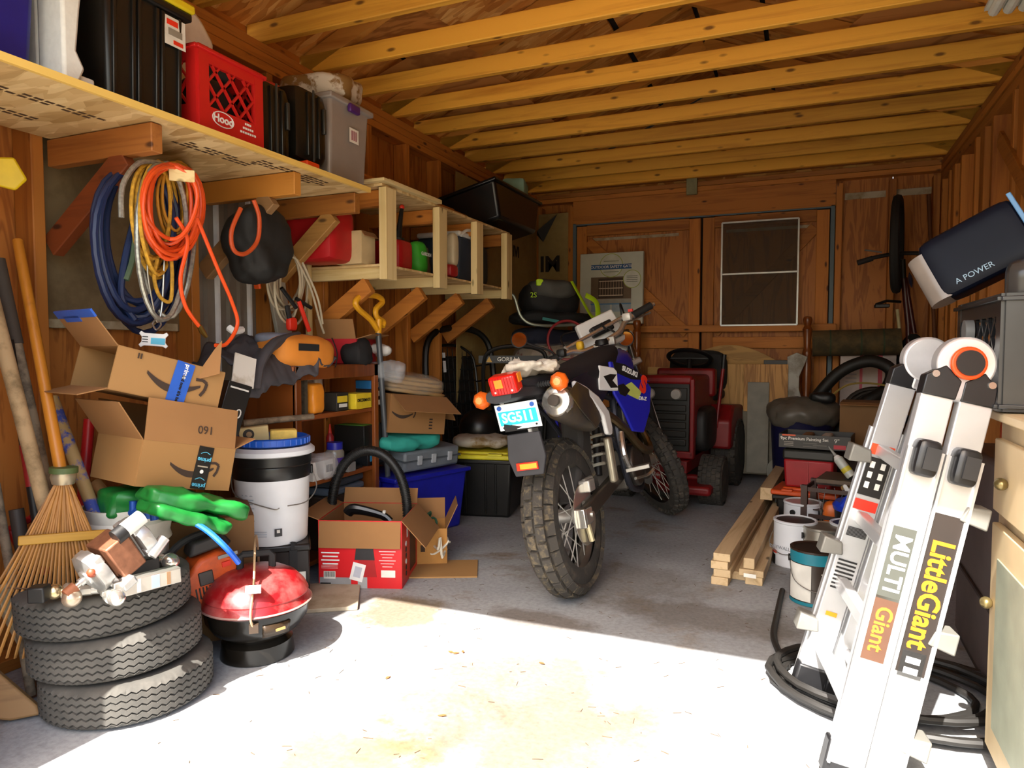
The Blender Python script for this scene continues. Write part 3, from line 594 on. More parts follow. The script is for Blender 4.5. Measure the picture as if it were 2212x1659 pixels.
B().box((.3, -.13, .5), (.05, .03, .2)).o('master_cylinder', K('#b8b09a', .4, .6), MO, bev=.01)
gl_ = B().soft((0, 0, 0), (.36, .2, .04), 22, 2.4, .045, 13, 3).o('work_gloves', dirty('#cfc8ba', '#a99c86', .9, 0, 12, .5, .7), M=Tm((-.80, 2.66, 0), 88, -10) @ Tm((-.2, -.01, .935), 10, 0, 4), ang=60)
tag(gl_, 'crumpled off-white work gloves lying on the motorcycle seat', 'gloves')
# ================================================================ builders for boxes, totes, crates
CARD = K('#a47c4a', .8, 0, .08, 5); CARDI = K('#93693e', .85, 0, .08, 5); CARDD = K('#7c5a36', .85, 0, .1, 5)
def carton(name, label, M, w, d, h, flaps=(), out=None, cat='box', t=.004, group=None, opened=True):
    T_ = thing(name, label, cat, M, group); out = out or CARD
    B().box((0, 0, t/2), (w, d, t)).o('bottom_panel', out, T_, ang=0)
    P = {}
    P['f'] = B().box((0, -d/2, h/2), (w, t, h)).o('front_panel', out, T_, ang=0); P['b'] = B().box((0, d/2, h/2), (w, t, h)).o('back_panel', out, T_, ang=0)
    P['l'] = B().box((-w/2, 0, h/2), (t, d, h)).o('side_panel', out, T_, ang=0); P['r'] = B().box((w/2, 0, h/2), (t, d, h)).o('side_panel', out, T_, ang=0)
    for sd, a, ln in flaps:
        rz = {'f': 0, 'r': 90, 'b': 180, 'l': 270}[sd]; wd = w if sd in 'fb' else d; off = d/2 if sd in 'fb' else w/2
        Mx = Matrix.Rotation(R(rz), 4, 'Z') @ Matrix.Translation((0, -off, h)) @ Matrix.Rotation(R(a), 4, 'X')
        P['F'+sd] = B().box((0, 0, ln/2), (wd*.985, t*.8, ln)).o('flap', CARDI, T_, M=Mx, ang=0)
    if not opened: B().box((0, 0, h), (w, d, t)).o('top_panel', out, T_, ang=0)
    elif out is not CARD and name in ('vacuum_carton', 'tool_carton'):
        for c_, d_ in (((0, -d/2+t, h/2), (w-t*2, .002, h-.004)), ((0, d/2-t, h/2), (w-t*2, .002, h-.004)), ((-w/2+t, 0, h/2), (.002, d-t*2, h-.004)), ((w/2-t, 0, h/2), (.002, d-t*2, h-.004)), ((0, 0, t+.002), (w-t*2, d-t*2, .002))): B().box(c_, d_).o('liner', CARDI, T_, ang=0)
    return T_, P
def tote(name, label, M, w, d, h, body, lidm=None, cat='tote', ribs=3, tp=1.1, group=None):
    T_ = thing(name, label, cat, M, group); w0, d0 = w/tp, d/tp
    bo = B().tbox((0, 0, 0), (w0, d0, h-.03), tp).o('body', body, T_, bev=.015, seg=3)
    B().box((0, 0, h-.035), (w+.03, d+.03, .025)).o('rim', body, T_, bev=.006)
    for k in range(ribs):
        x = (k-(ribs-1)/2)*w0/(ribs+.2)
        for s in (-1, 1): B().bar((x-.03, s*(d0/2+.002), .02), (x-.03, s*(d/2+.002), h-.05), .012, .012).o('rib', body, T_, bev=.003); B().bar((x+.03, s*(d0/2+.002), .02), (x+.03, s*(d/2+.002), h-.05), .012, .012).o('rib', body, T_, bev=.003)
    for s in (-1, 1): B().box((s*(w/2+.01), 0, h-.06), (.014, .14, .05)).o('handle', body, T_, bev=.004)
    if lidm:
        l = B().box((0, 0, h-.008), (w+.045, d+.045, .028)).box((0, 0, h+.008), (w-.06, d-.06, .02)).o('lid', lidm, T_, bev=.008)
        for s in (-1, 1): B().box((s*w*.28, -d/2-.012, h+.008), (w*.2, .03, .014)).o('lid_rib', lidm, l, bev=.004)
    return T_
def crate(name, label, M, w, d, h, mat, cat='crate'):
    T_ = thing(name, label, cat, M)
    B().box((0, 0, .006), (w-.02, d-.02, .012)).o('base', mat, T_, bev=.003)
    for rz, ww, off in ((0, w, d/2), (180, w, d/2), (90, d, w/2), (270, d, w/2)):
        Mx = Matrix.Rotation(R(rz), 4, 'Z') @ Matrix.Translation((0, -off, 0)); b_ = B()
        b_.box((0, 0, h-.025), (ww-.081, .014, .05)).box((0, 0, .045), (ww-.081, .014, .09))
        for s in (-1, 1): b_.box((s*(ww/2-.02), 0, h/2), (.04, .016, h))
        n = max(3, int(ww/.075)); z0, z1 = .09, h-.05
        for k in range(-3, n+1):
            xa = -ww/2+.04+(ww-.08)*k/n
            for sg in (1, -1):
                p, q = Vector((xa, 0, z0)), Vector((xa+(z1-z0)*.85, 0, z1))
                if sg < 0: p.x, q.x = -p.x, -q.x
                lo, hi = -ww/2+.03, ww/2-.03
                def cl(a_, c_):
                    if a_.x < lo: a_ = a_+(c_-a_)*((lo-a_.x)/(c_.x-a_.x)) if c_.x > lo else None
                    elif a_.x > hi: a_ = a_+(c_-a_)*((hi-a_.x)/(c_.x-a_.x)) if c_.x < hi else None
                    return a_
                p2 = cl(p, q); q2 = cl(q, p)
                if p2 is not None and q2 is not None and (p2-q2).length > .02: b_.bar(p2, q2, .008, .007)
        o_ = b_.o('lattice_side', mat, T_, M=Mx, ang=0)
        for s in (-1, 1): B().box((0, -.012, h/2+s*(h/2-.012)), (ww+.02, .012, .01)).o('rim_edge', mat, o_, bev=.002)
    return T_
def smile(parent, w, mat, M):
    b_ = B(); n = 20; L = []; U = []
    for k in range(n+1):
        t = k/n; x = -w/2+w*.9*t; z = -w*.22*math.sin(math.pi*(.08+.84*t)**.9)+w*.06*(1-t)
        th = w*.055*math.sin(math.pi*min(1, .12+t*.8))+.001; L.append((x, z-th)); U.append((x, z+th))
    for k in range(n): b_.add([(L[k][0], 0, L[k][1]), (L[k+1][0], 0, L[k+1][1]), (U[k+1][0], 0, U[k+1][1]), (U[k][0], 0, U[k][1])], [(0, 1, 2, 3)])
    ar = [(w*.3, .05*w), (w*.42, .06*w), (w*.5, .02*w), (w*.48, -.1*w), (w*.42, -.2*w)]
    for p, q in zip(ar, ar[1:]): b_.bar((p[0], 0, p[1]), (q[0], 0, q[1]), .0008, w*.05)
    return b_.o('smile_print', mat, parent, M=M, ang=0)
INKB = K('#3a2a20', .8); TAPEB = K('#2a5ab8', .4, 0, .1, 20); TEAL = K('#5ab8d8', .6)
def ysh(px, X=-1.78): return pX(px, 250, X).y
AX = 90       # facing +x, away from the left wall
# ================================================================ on the long shelf
tote('storage_tote', 'blue plastic tote at near end of the long shelf', Tm((-1.99, 1.02, ZS1), AX), .36, .36, .36, K('#1c1a72', .4), None, 'tote', 0)
yy = (ysh(150)+ysh(200))/2
T_ = thing('foam_block', 'white moulded foam packing block between the blue and black totes', 'packing', Tm((-1.87, yy, ZS1), AX))
FOAM = K('#dcdcd6', .7, 0, .05, 60, .2)
B().prism([(-.05, 0), (.05, 0), (.05, .4), (-.05, .4)], .0, .16).o('block', FOAM, T_, bev=.008)
B().prism([(-.05, 0), (-.012, 0), (.01, .05), (-.012, .09), (.0, .2), (.015, .3), (.012, .4), (-.05, .4)], -.1, .0).o('ridge', FOAM, T_, bev=.008)
B().box((.03, -.04, .02), (.04, .08, .04)).o('foot', FOAM, T_, bev=.006); B().soft((.025, -.01, .085), (.04, .05, .08), 6, 3, .01, 30).o('dark_fitting', K('#3a3a34', .6), T_)
y0, y1 = ysh(222), ysh(424)
bt = tote('storage_tote', 'black tote with yellow lid on the long shelf beside red crate', Tm((-1.97, (y0+y1)/2, ZS1), AX), y1-y0-.05, .36, .37, K('#171614', .35), K('#d8c020', .4, 0, .05), 'tote', 3, 1.06)
LBL = K('#dcdad2', .6)
lb = plate(bt, 'sticker', LBL, .09, -.186, .27, .075, .085); B().box((-.01, -.001, .025), (.04, .001, .016)).o('sticker_print', RED, lb, ang=0); B().box((0, -.001, -.002), (.05, .001, .02)).o('sticker_print', K('#8a8478', .6), lb, ang=0); B().box((.01, -.001, -.03), (.035, .001, .012)).o('sticker_print', RED, lb, ang=0)
yc = (ysh(436)+ysh(563))/2; wc = ysh(563)-ysh(436)
rc = crate('milk_crate', 'red plastic milk crate on the long shelf', Tm((-1.965, yc, ZS1), AX), wc+.02, .36, .275, K('#c01e1c', .4, 0, .05))
ring = B().tube([(.045*math.cos(a), 0, .024*math.sin(a)) for a in [2*math.pi*k/24 for k in range(24)]], .0018, 5, True).o('logo_ring', WHT, rc, M=Matrix.Translation((-.045, -.189, .062)) @ Matrix.Rotation(R(0), 4, 'Y'))
text('Hood', .036, WHT, rc, on_front(-.045, -.1892, .062), bold=.001)
for k, (w_, n_) in enumerate(((.03, 4), (.05, 5), (.075, 7))):
    for q in range(n_): B().box((.065-w_/2+w_*(q+.5)/n_, -.189, .078-.015*k), (w_/n_*.7, .001, .007)).o('small_print', WHT, rc, ang=0)
tag(B().soft((0, 0, 0), (.22, .2, .2), 10, 3, .02, 9, 2).o('dark_bag', K('#1e1d22', .55, 0, .3, 12), M=Tm((-1.96, yc+.03, ZS1+.135)), ang=60), 'dark stuffed bag inside the red milk crate', 'bag')
tag(B().soft((0, 0, 0), (.18, .22, .12), 10, 3, .02, 9, 7).o('black_pouch', K('#262a2a', .6), M=Tm((-1.985, yc+.16, ZS1+.30)), ang=60), 'black pouch resting on far rim of the red crate', 'bag')
tag(B().soft((0, 0, 0), (.14, .18, .36), 10, 6, .012, 6, 9).o('white_cushion', K('#e6e2dc', .7), M=Tm((-2.02, yc-.05, ZS1+.30), 0, -38), ang=60), 'white plastic covered cushion poking out of the red crate', 'cushion')
CASEM = K('#14130f', .3)
def hardcase(lab, y, x, w, h, M=None):
    T_ = thing('tool_case', lab, 'case', M or Tm((x, y, ZS1), AX), 'black hard cases on the long shelf')
    B().soft((0, 0, h/2), (w, .3, h), 8, 9, 0).o('shell', CASEM, T_, bev=0)
    for s in (-1, 1): B().box((s*w*.17, -.152, h/2), (.012, .012, h*.84)).o('shell_ridge', CASEM, T_, bev=.003)
    B().box((0, -.153, h*.5), (.006, .006, h*.95)).o('seam', K('#3a3936', .4), T_); B().box((w*.33, -.155, h*.62), (.014, .012, .1)).o('latch', K('#2f2e2a', .4), T_, bev=.003)
ya, yb_, yc2, yd = ysh(570), ysh(640), ysh(650), ysh(718)
hardcase('larger ridged black hard case next to the red crate', (ya+yb_)/2, -1.95, yb_-ya, .285)
hardcase('smaller black hard case beside the clear bin', (yc2+yd)/2, -1.95, yd-yc2, .29, Tm((-1.95, (yc2+yd)/2, ZS1+.04), AX))
wr = B().soft((0, 0, 0), (.07, .31, .27), 8, 8, .006, 30).o('wrapped_pack', glassy('#6a6258', .1, .6), M=Tm((-1.97, (yb_+yc2)/2, ZS1+.15), 0), ang=60); tag(wr, 'shiny plastic wrapped pack squeezed between the two black cases', 'pack')
ob = thing('orange_bucket', 'red orange bucket standing behind the two black cases', 'bucket', Tm((-2.08, (yc2+yd)/2-.02, ZS1)))
B().lathe([(0, 0), (.1, 0), (.125, .33), (.13, .33), (.13, .35)], 28).o('pail', K('#c8401c', .45), ob); B().lathe([(0, .385), (.09, .38), (.135, .355), (.135, .34)], 28).o('lid', K('#b8382a', .5), ob)
tag(B().box((0, 0, 0), (.06, .075, .035)).o('small_tray', K('#e04818', .4), M=Tm((-1.8, ysh(672), ZS1+.018), 0), bev=.006), 'orange plastic block under the smaller black case', 'block')
yb2, yc3 = ysh(716), ysh(800)
cb = tote('clear_bin', 'tall grey translucent bin with purple latch at far end of long shelf', Tm((-1.965, (yb2+yc3)/2+.02, ZS1), AX), yc3-yb2, .33, .38, K('#8f8680', .3, 0, .05), None, 'bin', 0, 1.12)
B().box((.0, -.182, .325), (.07, .02, .035)).o('latch', K('#4a2068', .35), cb, bev=.006); l2 = plate(cb, 'sticker', LBL, .02, -.167, .22, .065, .06)
for k in range(3): B().box((-.015+.014*k, -.001, .0), (.008, .001, .04)).o('sticker_print', K('#a0606a', .6), l2, ang=0)
tag(B().soft((0, 0, 0), (.3, .3, .12), 10, 4, .015, 10, 4).o('wrapped_parcel', dirty('#d6d0c2', '#8a6a3c', .5, 0, 5, .5, .55), M=Tm((-1.965, (yb2+yc3)/2+.05, ZS1+.43), 8, 6), ang=60), 'crumpled white and brown wrapped parcel on top of clear bin', 'parcel')
tag(B().prism([(-.05, -.03), (.03, -.045), (.06, -.01), (.03, .05), (-.05, .04)], -.01, .01).o('yellow_tool', K('#e0c018', .45), M=Fm(5, 375, 2.02), bev=.006), 'yellow plastic tool hung at the photo left edge below shelf', 'tool')
# ================================================================ hoses and ropes on the peg
B().bar(pX(395, 379, XL), pX(393, 379, -1.84), .075, .038).o('hose_peg', PALEX, S1, world=True, bev=.002)
def loops(name, label, cat, mat, cx, cy, rx, ry, n, rad, X, jx=6, jy=10, tails=(), tilt=0, seg=26, group=None):
    rs = random.Random(name); T_ = thing(name, label, cat, pX(cx, cy-ry, X), group)
    for k in range(n):
        a0, b0 = rx+rs.uniform(-jx, jx)*1.5, ry+rs.uniform(-jy, jy); dx = rs.uniform(-jx, jx); Xk = X+rs.uniform(-.035, .035); ph = rs.uniform(-.05, .05)
        pts = []
        for q in range(seg):
            a = 2*math.pi*q/seg; px_ = cx+dx+a0*math.sin(a)*(1+.12*math.cos(a))+tilt*(1-math.cos(a))/2; py_ = cy-ry+b0*(1-math.cos(a))+4*math.sin(3*a+k)
            pts.append(pX(px_, py_, Xk+ph*math.sin(a)))
        B().tube(pts, rad, 8, True).o('loop', mat, T_, world=True)
    for tl_ in tails: B().tube([pX(x_, y_, X+.03) for x_, y_ in tl_], rad, 8, sub=6).o('hose_end', mat, T_, world=True)
    return T_
loops('water_hose', 'dark blue rubber hose coil hanging from the peg', 'hose', K('#16264a', .45), 300, 525, 82, 165, 10, .0105, -1.97, 12, 18, [[(292, 470), (270, 560), (262, 640), (290, 690)]])
oh = loops('air_hose', 'bright orange air hose coil hanging from the peg', 'hose', K('#e2501c', .4, 0, .05), 368, 448, 54, 90, 13, .0066, -1.88, 8, 12, [[(380, 470), (405, 520), (390, 600), (400, 660), (430, 705)], [(425, 470), (470, 580), (500, 650), (513, 700), (490, 742), (465, 746)]])
B().tube([pX(430, 703, -1.85), pX(437, 716, -1.85), pX(446, 728, -1.85)], [.008, .01, .006], 8).o('brass_fitting', K('#8a7038', .35, .9), oh, world=True)
loops('yellow_rope', 'yellow and grey braided rope hank beside the orange hose', 'rope', K('#c09028', .75, 0, .35, 60), 335, 462, 42, 110, 8, .006, -1.92, 8, 14, [[(340, 560), (333, 600), (345, 640), (368, 650), (372, 600), (370, 560)]])
loops('ochre_cord', 'ochre cord bundle inside the orange hose loops', 'cord', K('#b8801c', .6), 378, 430, 34, 78, 5, .005, -1.93, 5, 8)
loops('steel_conduit', 'grey corrugated flexible conduit looped over the peg', 'conduit', K('#a0a096', .4, .7, .3, 90), 352, 520, 68, 168, 2, .008, -1.90, 10, 4, [[(345, 352), (300, 352), (265, 400), (262, 470)]])
tag(B().tube([pX(x_, y_, -1.93) for x_, y_ in ((300, 370), (292, 430), (292, 500), (286, 560), (272, 605))], .009, 8, sub=6).o('garden_hose', K('#4a5c44', .6)), 'short faded green hose end hanging left of yellow rope', 'hose')
tc_ = thing('tie_out_cable', 'thin steel tie-out cable with white bone shaped tag', 'cable', pX(338, 690, -1.9))
B().tube([pX(x_, y_, -1.9) for x_, y_ in ((290, 520), (316, 540), (320, 600), (335, 680), (342, 695), (350, 660), (355, 560))], .0028, 6, sub=5).o('cable', K('#b0ae a4'.replace(' ', ''), .35, .8), tc_, world=True)
B().tube([pX(x_, y_, -1.9) for x_, y_ in ((338, 690), (330, 700), (338, 712), (348, 700))], .003, 6, True, 4).o('snap_ring', CHR, tc_, world=True)
bn = [(-.034, -.008), (-.042, -.018), (-.036, -.026), (-.026, -.02), (.026, -.02), (.036, -.026), (.042, -.018), (.034, -.008), (.034, .008), (.042, .018), (.036, .026), (.026, .02), (-.026, .02), (-.036, .026), (-.042, .018), (-.034, .008)]
bo = B().prism(bn, -.003, .003).o('bone_tag', WHT, tc_, M=PM[tc_.name].inverted() @ Fm(332, 734, 2.2, 0, 0, 4), bev=.002)
B().box((.012, -.0035, -.004), (.04, .001, .02)).o('tag_print', TEAL, bo, ang=0)
for k in range(3): B().box((-.024, -.0035, .008-.008*k), (.016, .001, .003)).o('tag_print', BLK, bo, ang=0)
# ribbed metal sheet filling the stud bay
rb = thing('ribbed_sheet', 'white ribbed metal sheet standing in left wall stud bay', 'metal sheet', (XLs-.0, 2.34, 1.3)); RIB = K('#8c8378', .45, .3); RIBW = K('#e8e8ea', .35)
B().box((XLs-.004, 2.34, 1.36), (.006, .44, 1.0)).o('sheet', RIB, rb, world=True)
for k in range(7): B().prism([(-.012, 0), (.012, 0), (.005, .015), (-.005, .015)], -.5, .5, Matrix.Translation((XLs+.0, 2.15+.062*k, 1.36)) @ Matrix.Rotation(R(90), 4, 'Z') @ Matrix.Rotation(R(90), 4, 'X')).o('rib', RIBW if k in (0, 2, 5) else RIB, rb, world=True)  # white ribs put the sheet's highlights into the colour
# black bag, orange cord, saw and white cable hank on the wall
hb = thing('hanging_bag', 'black bag hung from the third shelf bracket', 'bag', pX(565, 440, -1.98))
B().soft((0, 0, 0), (.16, .25, .3), 16, 3.0, .03, 7, 5).o('sack', K('#151412', .7), hb, world=False, M=Matrix.Translation((-.02, .0, -.16)), ang=60)
B().tube([pX(x_, y_, -1.87) for x_, y_ in ((548, 432), (560, 470), (556, 520), (530, 548), (505, 540), (500, 500), (520, 450))], .008, 8, sub=5).o('orange_strap', K('#b8481c', .5), hb, world=True)
tag(B().bar(pX(545, 545, -2.1), pX(557, 624, -2.1), .03, .012).o('orange_saw', K('#d8541c', .45), bev=.003), 'orange steel strip hanging below the black bag', 'tool')
loops('white_cable', 'white extension cable hank hanging on left wall', 'cable', K('#b8ac92', .6), 620, 620, 28, 70, 6, .0055, -2.12, 9, 14, [[(640, 560), (670, 620), (690, 690), (700, 720)], [(650, 560), (685, 640), (697, 700)]])
tag(B().prism([(-.06, .15), (.06, .12), (.12, -.22), (.03, -.22)], -.01, .01).o('grey_board', K('#a8a294', .6), M=Tm(pX(592, 650, -2.2), 90), bev=.004), 'grey plastic board behind the white cable hank', 'board')
ct = thing('bolt_cutter', 'red and black bolt cutter hanging beside white cable', 'cutter', pX(630, 640, -2.08))
for k, (a_, c_, e_) in enumerate((((608, 622), (640, 665), (655, 690)), ((672, 665), (640, 645), (615, 628)))):
    B().tube([pX(*a_, -2.06), pX(*c_, -2.06)], .009, 8).o('grip', BLK, ct, world=True)
B().tube([pX(620, 660, -2.06), pX(628, 700, -2.06)], .011, 8).o('handle', BLK, ct, world=True); B().tube([pX(645, 650, -2.06), pX(668, 715, -2.06)], .01, 8).o('handle', RED, ct, world=True); B().soft((0, 0, 0), (.03, .05, .06), 4, 4, 0).o('jaw', RED, ct, M=Matrix.Translation(pX(630, 700, -2.06)-pX(630, 640, -2.08)))
# in the cubby shelf
def gascan(lab, M, w, d, h, spout=False):
    T_ = thing('fuel_can', lab, 'fuel can', M, 'red fuel cans in the cubby shelf'); RC = K('#a8141a', .45, 0, .08)
    B().soft((0, 0, h*.42), (w, d, h*.84), 8, 7, 0).o('can', RC, T_); B().bar((-w*.3, 0, h*.93), (w*.3, 0, h*.93), .03, .025).box((-w*.3, 0, h*.86), (.03, .03, .1)).box((w*.3, 0, h*.86), (.03, .03, .1)).o('handle', RC, T_, bev=.008)
    B().cyl((w*.05, -d*.2, h*.8), (w*.05, -d*.2, h*.9), .03).o('cap', RC if not spout else BLK, T_)
    if spout: B().tube([(w*.05, -d*.2, h*.9), (w*.12, -d*.2, h*1.2), (w*.3, -d*.2, h*1.75)], [.016, .014, .01], 8).o('spout', BLK, T_); B().sph((w*.3, -d*.2, h*1.76), .014, 8, 6).o('spout_tip', RED, T_)
gascan('large red fuel can at near end of the cubby shelf', Tm((-2.08, pX(738, 560, -1.98).y-.02, ZB), AX), .2, .26, .3)
cbx, cp = carton('small_carton', 'small light cardboard box beside the large red fuel can', Tm((-1.97, pX(790, 560, -1.9).y+.02, ZB), AX), .11, .14, .15, [('f', 140, .03)], K('#bfa87c', .8), opened=False)
gascan('small red fuel can with black spout in the cubby shelf', Tm((-1.97, pX(872, 560, -1.9).y, ZB), AX), .14, .18, .19, True)
gb = B().soft((0, 0, .09), (.12, .13, .18), 10, 3, .012, 10, 8).o('green_pouch', K('#3aa82c', .6), M=Tm((-1.95, pX(915, 570, -1.9).y, ZB), AX), ang=60); tag(gb, 'bright green fabric pouch beside the small red fuel can', 'pouch')
text('GARDEN', .026, WHT, gb, on_front(0, -.068, .11), bold=.0005)
tag(B().soft((0, 0, .1), (.14, .12, .2), 10, 3, .02, 12, 12).o('clear_bag', glassy('#a89c84', .2, .7), M=Tm((-2.06, pX(925, 520, -2.0).y, ZB), AX), ang=60), 'clear plastic bag of parts behind the green pouch', 'bag')
co = thing('cooler', 'blue and white drink cooler in the cubby shelf', 'cooler', Tm((-2.0, pX(985, 560, -1.95).y, ZB), AX))
B().tbox((0, 0, 0), (.24, .26, .26), 1.1).o('body', K('#2c3c50', .45), co, bev=.015); B().box((0, 0, .275), (.27, .29, .03)).o('lid', WHT, co, bev=.01); B().tube([(-.13, -.15, .26), (-.06, -.155, .3), (.08, -.155, .3), (.14, -.15, .2)], .009, 8, sub=4).o('handle', WHT, co)
jg = B().soft((0, 0, .1), (.07, .06, .19), 8, 3.5, 0).o('plastic_jug', K('#c8bc9c', .5), M=Tm((-1.84, pX(977, 540, -1.84).y, ZB+.06), AX), ang=60); tag(jg, 'cream plastic bottle beside the cooler', 'bottle')
tag(B().soft((0, 0, .04), (.1, .08, .07), 6, 4, 0).o('red_tub', K('#a01c20', .5), M=Tm((-1.845, pX(972, 600, -1.84).y, ZB), AX)), 'small red tub under the cream bottle', 'tub')
tag(B().soft((0, 0, .13), (.24, .22, .26), 8, 6, .004).o('dark_case', K('#16161c', .6), M=Tm((-1.99, 3.97, ZB), AX)), 'dark fabric case at far end of the cubby shelf', 'case')
tub = thing('black_tub', 'large black mixing tub on top of cubby shelf', 'tub', Tm((-1.95, 4.28, ZT+.02), AX, -14))
B().tbox((0, 0, 0), (.62, .4, .22), 1.25).o('shell', K('#0f1012', .3), tub, bev=.02, seg=3); B().box((0, 0, .215), (.82, .53, .02)).o('rim', K('#0f1012', .3), tub, bev=.006)
tag(B().soft((0, 0, 0), (.16, .24, .12), 6, 7, .003).o('foam_piece', K('#7fa08c', .8), M=Tm((-1.86, 4.46, ZT+.35), 15)), 'pale green foam piece on the black tub', 'foam')
# ================================================================ bookcase and things on it
BKW = wood('#8a4a1e', '#5e2c10', 'z', .35, .7, False); BKWX = wood('#8a4a22', '#6a3416', 'y', .35, .7, False)
XF, XB = -1.985, -2.27; ya = pX(636, 790, XF).y; yb = pX(815, 785, XF).y; HT = .925
bc = thing('bookcase', 'low brown wooden bookcase against the left wall', 'bookcase', ((XF+XB)/2, (ya+yb)/2, 0))
def wbx(name, c, d, mat=BKW, p=None): return B().box(c, d).o(name, mat, p or bc, world=True, bev=.003, seg=1, ang=0)
for y in (ya+.01, yb-.01): wbx('side_panel', ((XF+XB)/2, y, HT/2), (XF-XB, .02, HT))
wbx('face_frame', (XF-.004, ya+.018, HT/2), (.02, .036, HT)); wbx('face_frame', (XF-.004, yb-.018, HT/2), (.02, .036, HT)); wbx('back_panel', (XB+.005, (ya+yb)/2, HT/2), (.01, yb-ya, HT)); wbx('face_frame', (XF-.004, (ya+yb)/2, HT-.03), (.02, yb-ya, .06))
SHZ = [pX(640, 902, XF).z, pX(700, 1035, XF).z, .06]; wbx('top_panel', ((XF+XB)/2, (ya+yb)/2, HT-.01), (XF-XB, yb-ya+.02, .022), BKWX)
for z in SHZ: wbx('shelf_board', ((XF+XB)/2-.004, (ya+yb)/2, z-.012), (XF-XB-.02, yb-ya-.04, .022), BKWX)
def onsh(px, k=0, X=XF-.06): return (X, pX(px, 880, X).y, SHZ[k])
# shelf one
for i, (px, lab) in enumerate(((663, 'nearer white capped spray can on the top bookcase shelf'), (682, 'farther white capped spray can on the top bookcase shelf'))):
    x, y, z = onsh(px, 0, XF-.13); cn = thing('spray_can', lab, 'spray can', Tm((x, y, z)), 'white capped spray cans'); B().lathe([(0, 0), (.032, 0), (.033, .005), (.033, .15), (.028, .165)], 20).o('can', K('#c8b8a8', .3, .3), cn); B().lathe([(.033, .155), (.033, .215), (.03, .222), (0, .222)], 20).o('cap', WHT, cn); B().lathe([(.0335, .157), (.0335, .165)], 20, cap=False).o('band', K('#8a1c28', .5), cn)
x, y, z = onsh(672, 0); tag(B().soft((0, 0, .07), (.1, .085, .14), 10, 5, .006, 14).o('orange_pouch', K('#e08a28', .3, 0, .08), M=Tm((x, y, z)), ang=60), 'plastic wrapped orange sponges on the top bookcase shelf', 'sponge')
x, y, z = onsh(648, 0); tag(B().box((0, 0, .085), (.07, .02, .17)).o('sanding_block', dirty('#4a4030', '#332a1e', .9, 0, 40), M=Tm((x, y, z))), 'dark upright sanding board at left end of top bookcase shelf', 'board')
def fbox(name, lab, px, k, w, d, h, mat, X=XF-.07, dz=0, txt=None, tcol=None, rz=0, cat='box', bev=.002):
    x, y, z = onsh(px, k, X); T_ = thing(name, lab, cat, Tm((x, y, z+dz), AX+rz))
    bd_ = B().box((0, 0, h/2), (w, d, h)).o('carton', mat, T_, bev=bev, seg=1)
    if txt: text(txt, min(h*.5, w*1.3/len(txt)), tcol or BLK, T_, on_front(0, -d/2-.0012, h*.55), bold=.0006)
    return T_
fbox('screw_box', 'yellow deck screw box on the top bookcase shelf', 768, 0, .13, .1, .075, K('#e0c42c', .5), XF-.05, .0, 'DECKMATE')
t_ = fbox('screw_box', 'black and yellow screw box left of the yellow one', 722, 0, .09, .1, .085, K('#2a2722', .5), XF-.07); B().box((-.005, -.0515, .055), (.075, .002, .03)).o('label_print', K('#d8bc30', .5), t_, ang=0); B().box((.0, -.0515, .025), (.06, .002, .016)).o('label_print', LBL, t_, ang=0)
for k, (dz, m1, lab) in enumerate(((.0, '#1f1d1a', 'bottom white labelled box of the stack at right on bookcase'), (.045, '#26231f', 'middle white labelled box of the stack at right on bookcase'), (.09, '#1d5a8a', 'blue box topmost of the stack at right on bookcase'))):
    t_ = fbox('parts_box', lab, 797, 0, .1, .09, .042, K(m1, .5), XF-.06, dz); B().box((.02, -.0465, .02), (.04, .002, .025)).o('label_print', K('#c8b098', .6), t_, ang=0)
    t_['group'] = 'parts boxes stacked on the bookcase'
# shelf two
t_ = fbox('long_box', 'white barcoded long box on the middle bookcase shelf', 680, 1, .16, .1, .085, K('#d4d2ce', .5), XF-.05, 0)
bl = plate(t_, 'barcode_label', LBL, .03, -.0515, .045, .06, .05)
for k in range(12): B().box((-.022+.004*k, -.001, .0), (.0022 if k % 3 else .0012, .001, .034)).o('bar_print', BLK, bl, ang=0)
jr = thing('plastic_jar', 'clear jar with purple label and blue lid on middle bookcase shelf', 'jar', Tm(onsh(722, 1, XF-.06)))
B().lathe([(0, 0), (.042, 0), (.044, .01), (.044, .1), (.034, .115)], 22).o('jar', K('#8a8478', .15), jr); B().lathe([(.0455, .035), (.0455, .075)], 22, cap=False).o('label_band', K('#4a2c8a', .5), jr); B().lathe([(.037, .112), (.037, .145), (0, .147)], 22).o('lid', K('#2a2ca0', .35), jr)
t_ = fbox('black_box', 'black box with green top on the middle bookcase shelf', 775, 1, .17, .18, .13, K('#171715', .4), XF-.1, .075, None); B().box((0, 0, .131), (.15, .15, .002)).o('green_label', K('#4a8a2c', .5), t_, ang=0)
t_ = fbox('blue_label_box', 'black box with blue label under the green topped box', 782, 1, .14, .16, .075, K('#16181c', .45), XF-.1, 0); B().box((0, -.0815, .04), (.1, .002, .04)).o('label_print', K('#2f86b8', .5), t_, ang=0); B().box((0, -.0825, .04), (.06, .002, .022)).o('label_print', LBL, t_, ang=0)
fbox('small_grey_box', 'small grey box in front of the blue labelled one', 750, 1, .06, .05, .045, K('#8f8f90', .5), XF-.025, 0)
tag(B().soft((0, 0, .06), (.14, .12, .12), 10, 3, .015, 12, 5).o('plastic_bag', glassy('#c0bec0', .1, .35), M=Tm(onsh(690, 1, XF-.02)), ang=60), 'crumpled clear bag at near end of middle bookcase shelf', 'bag')
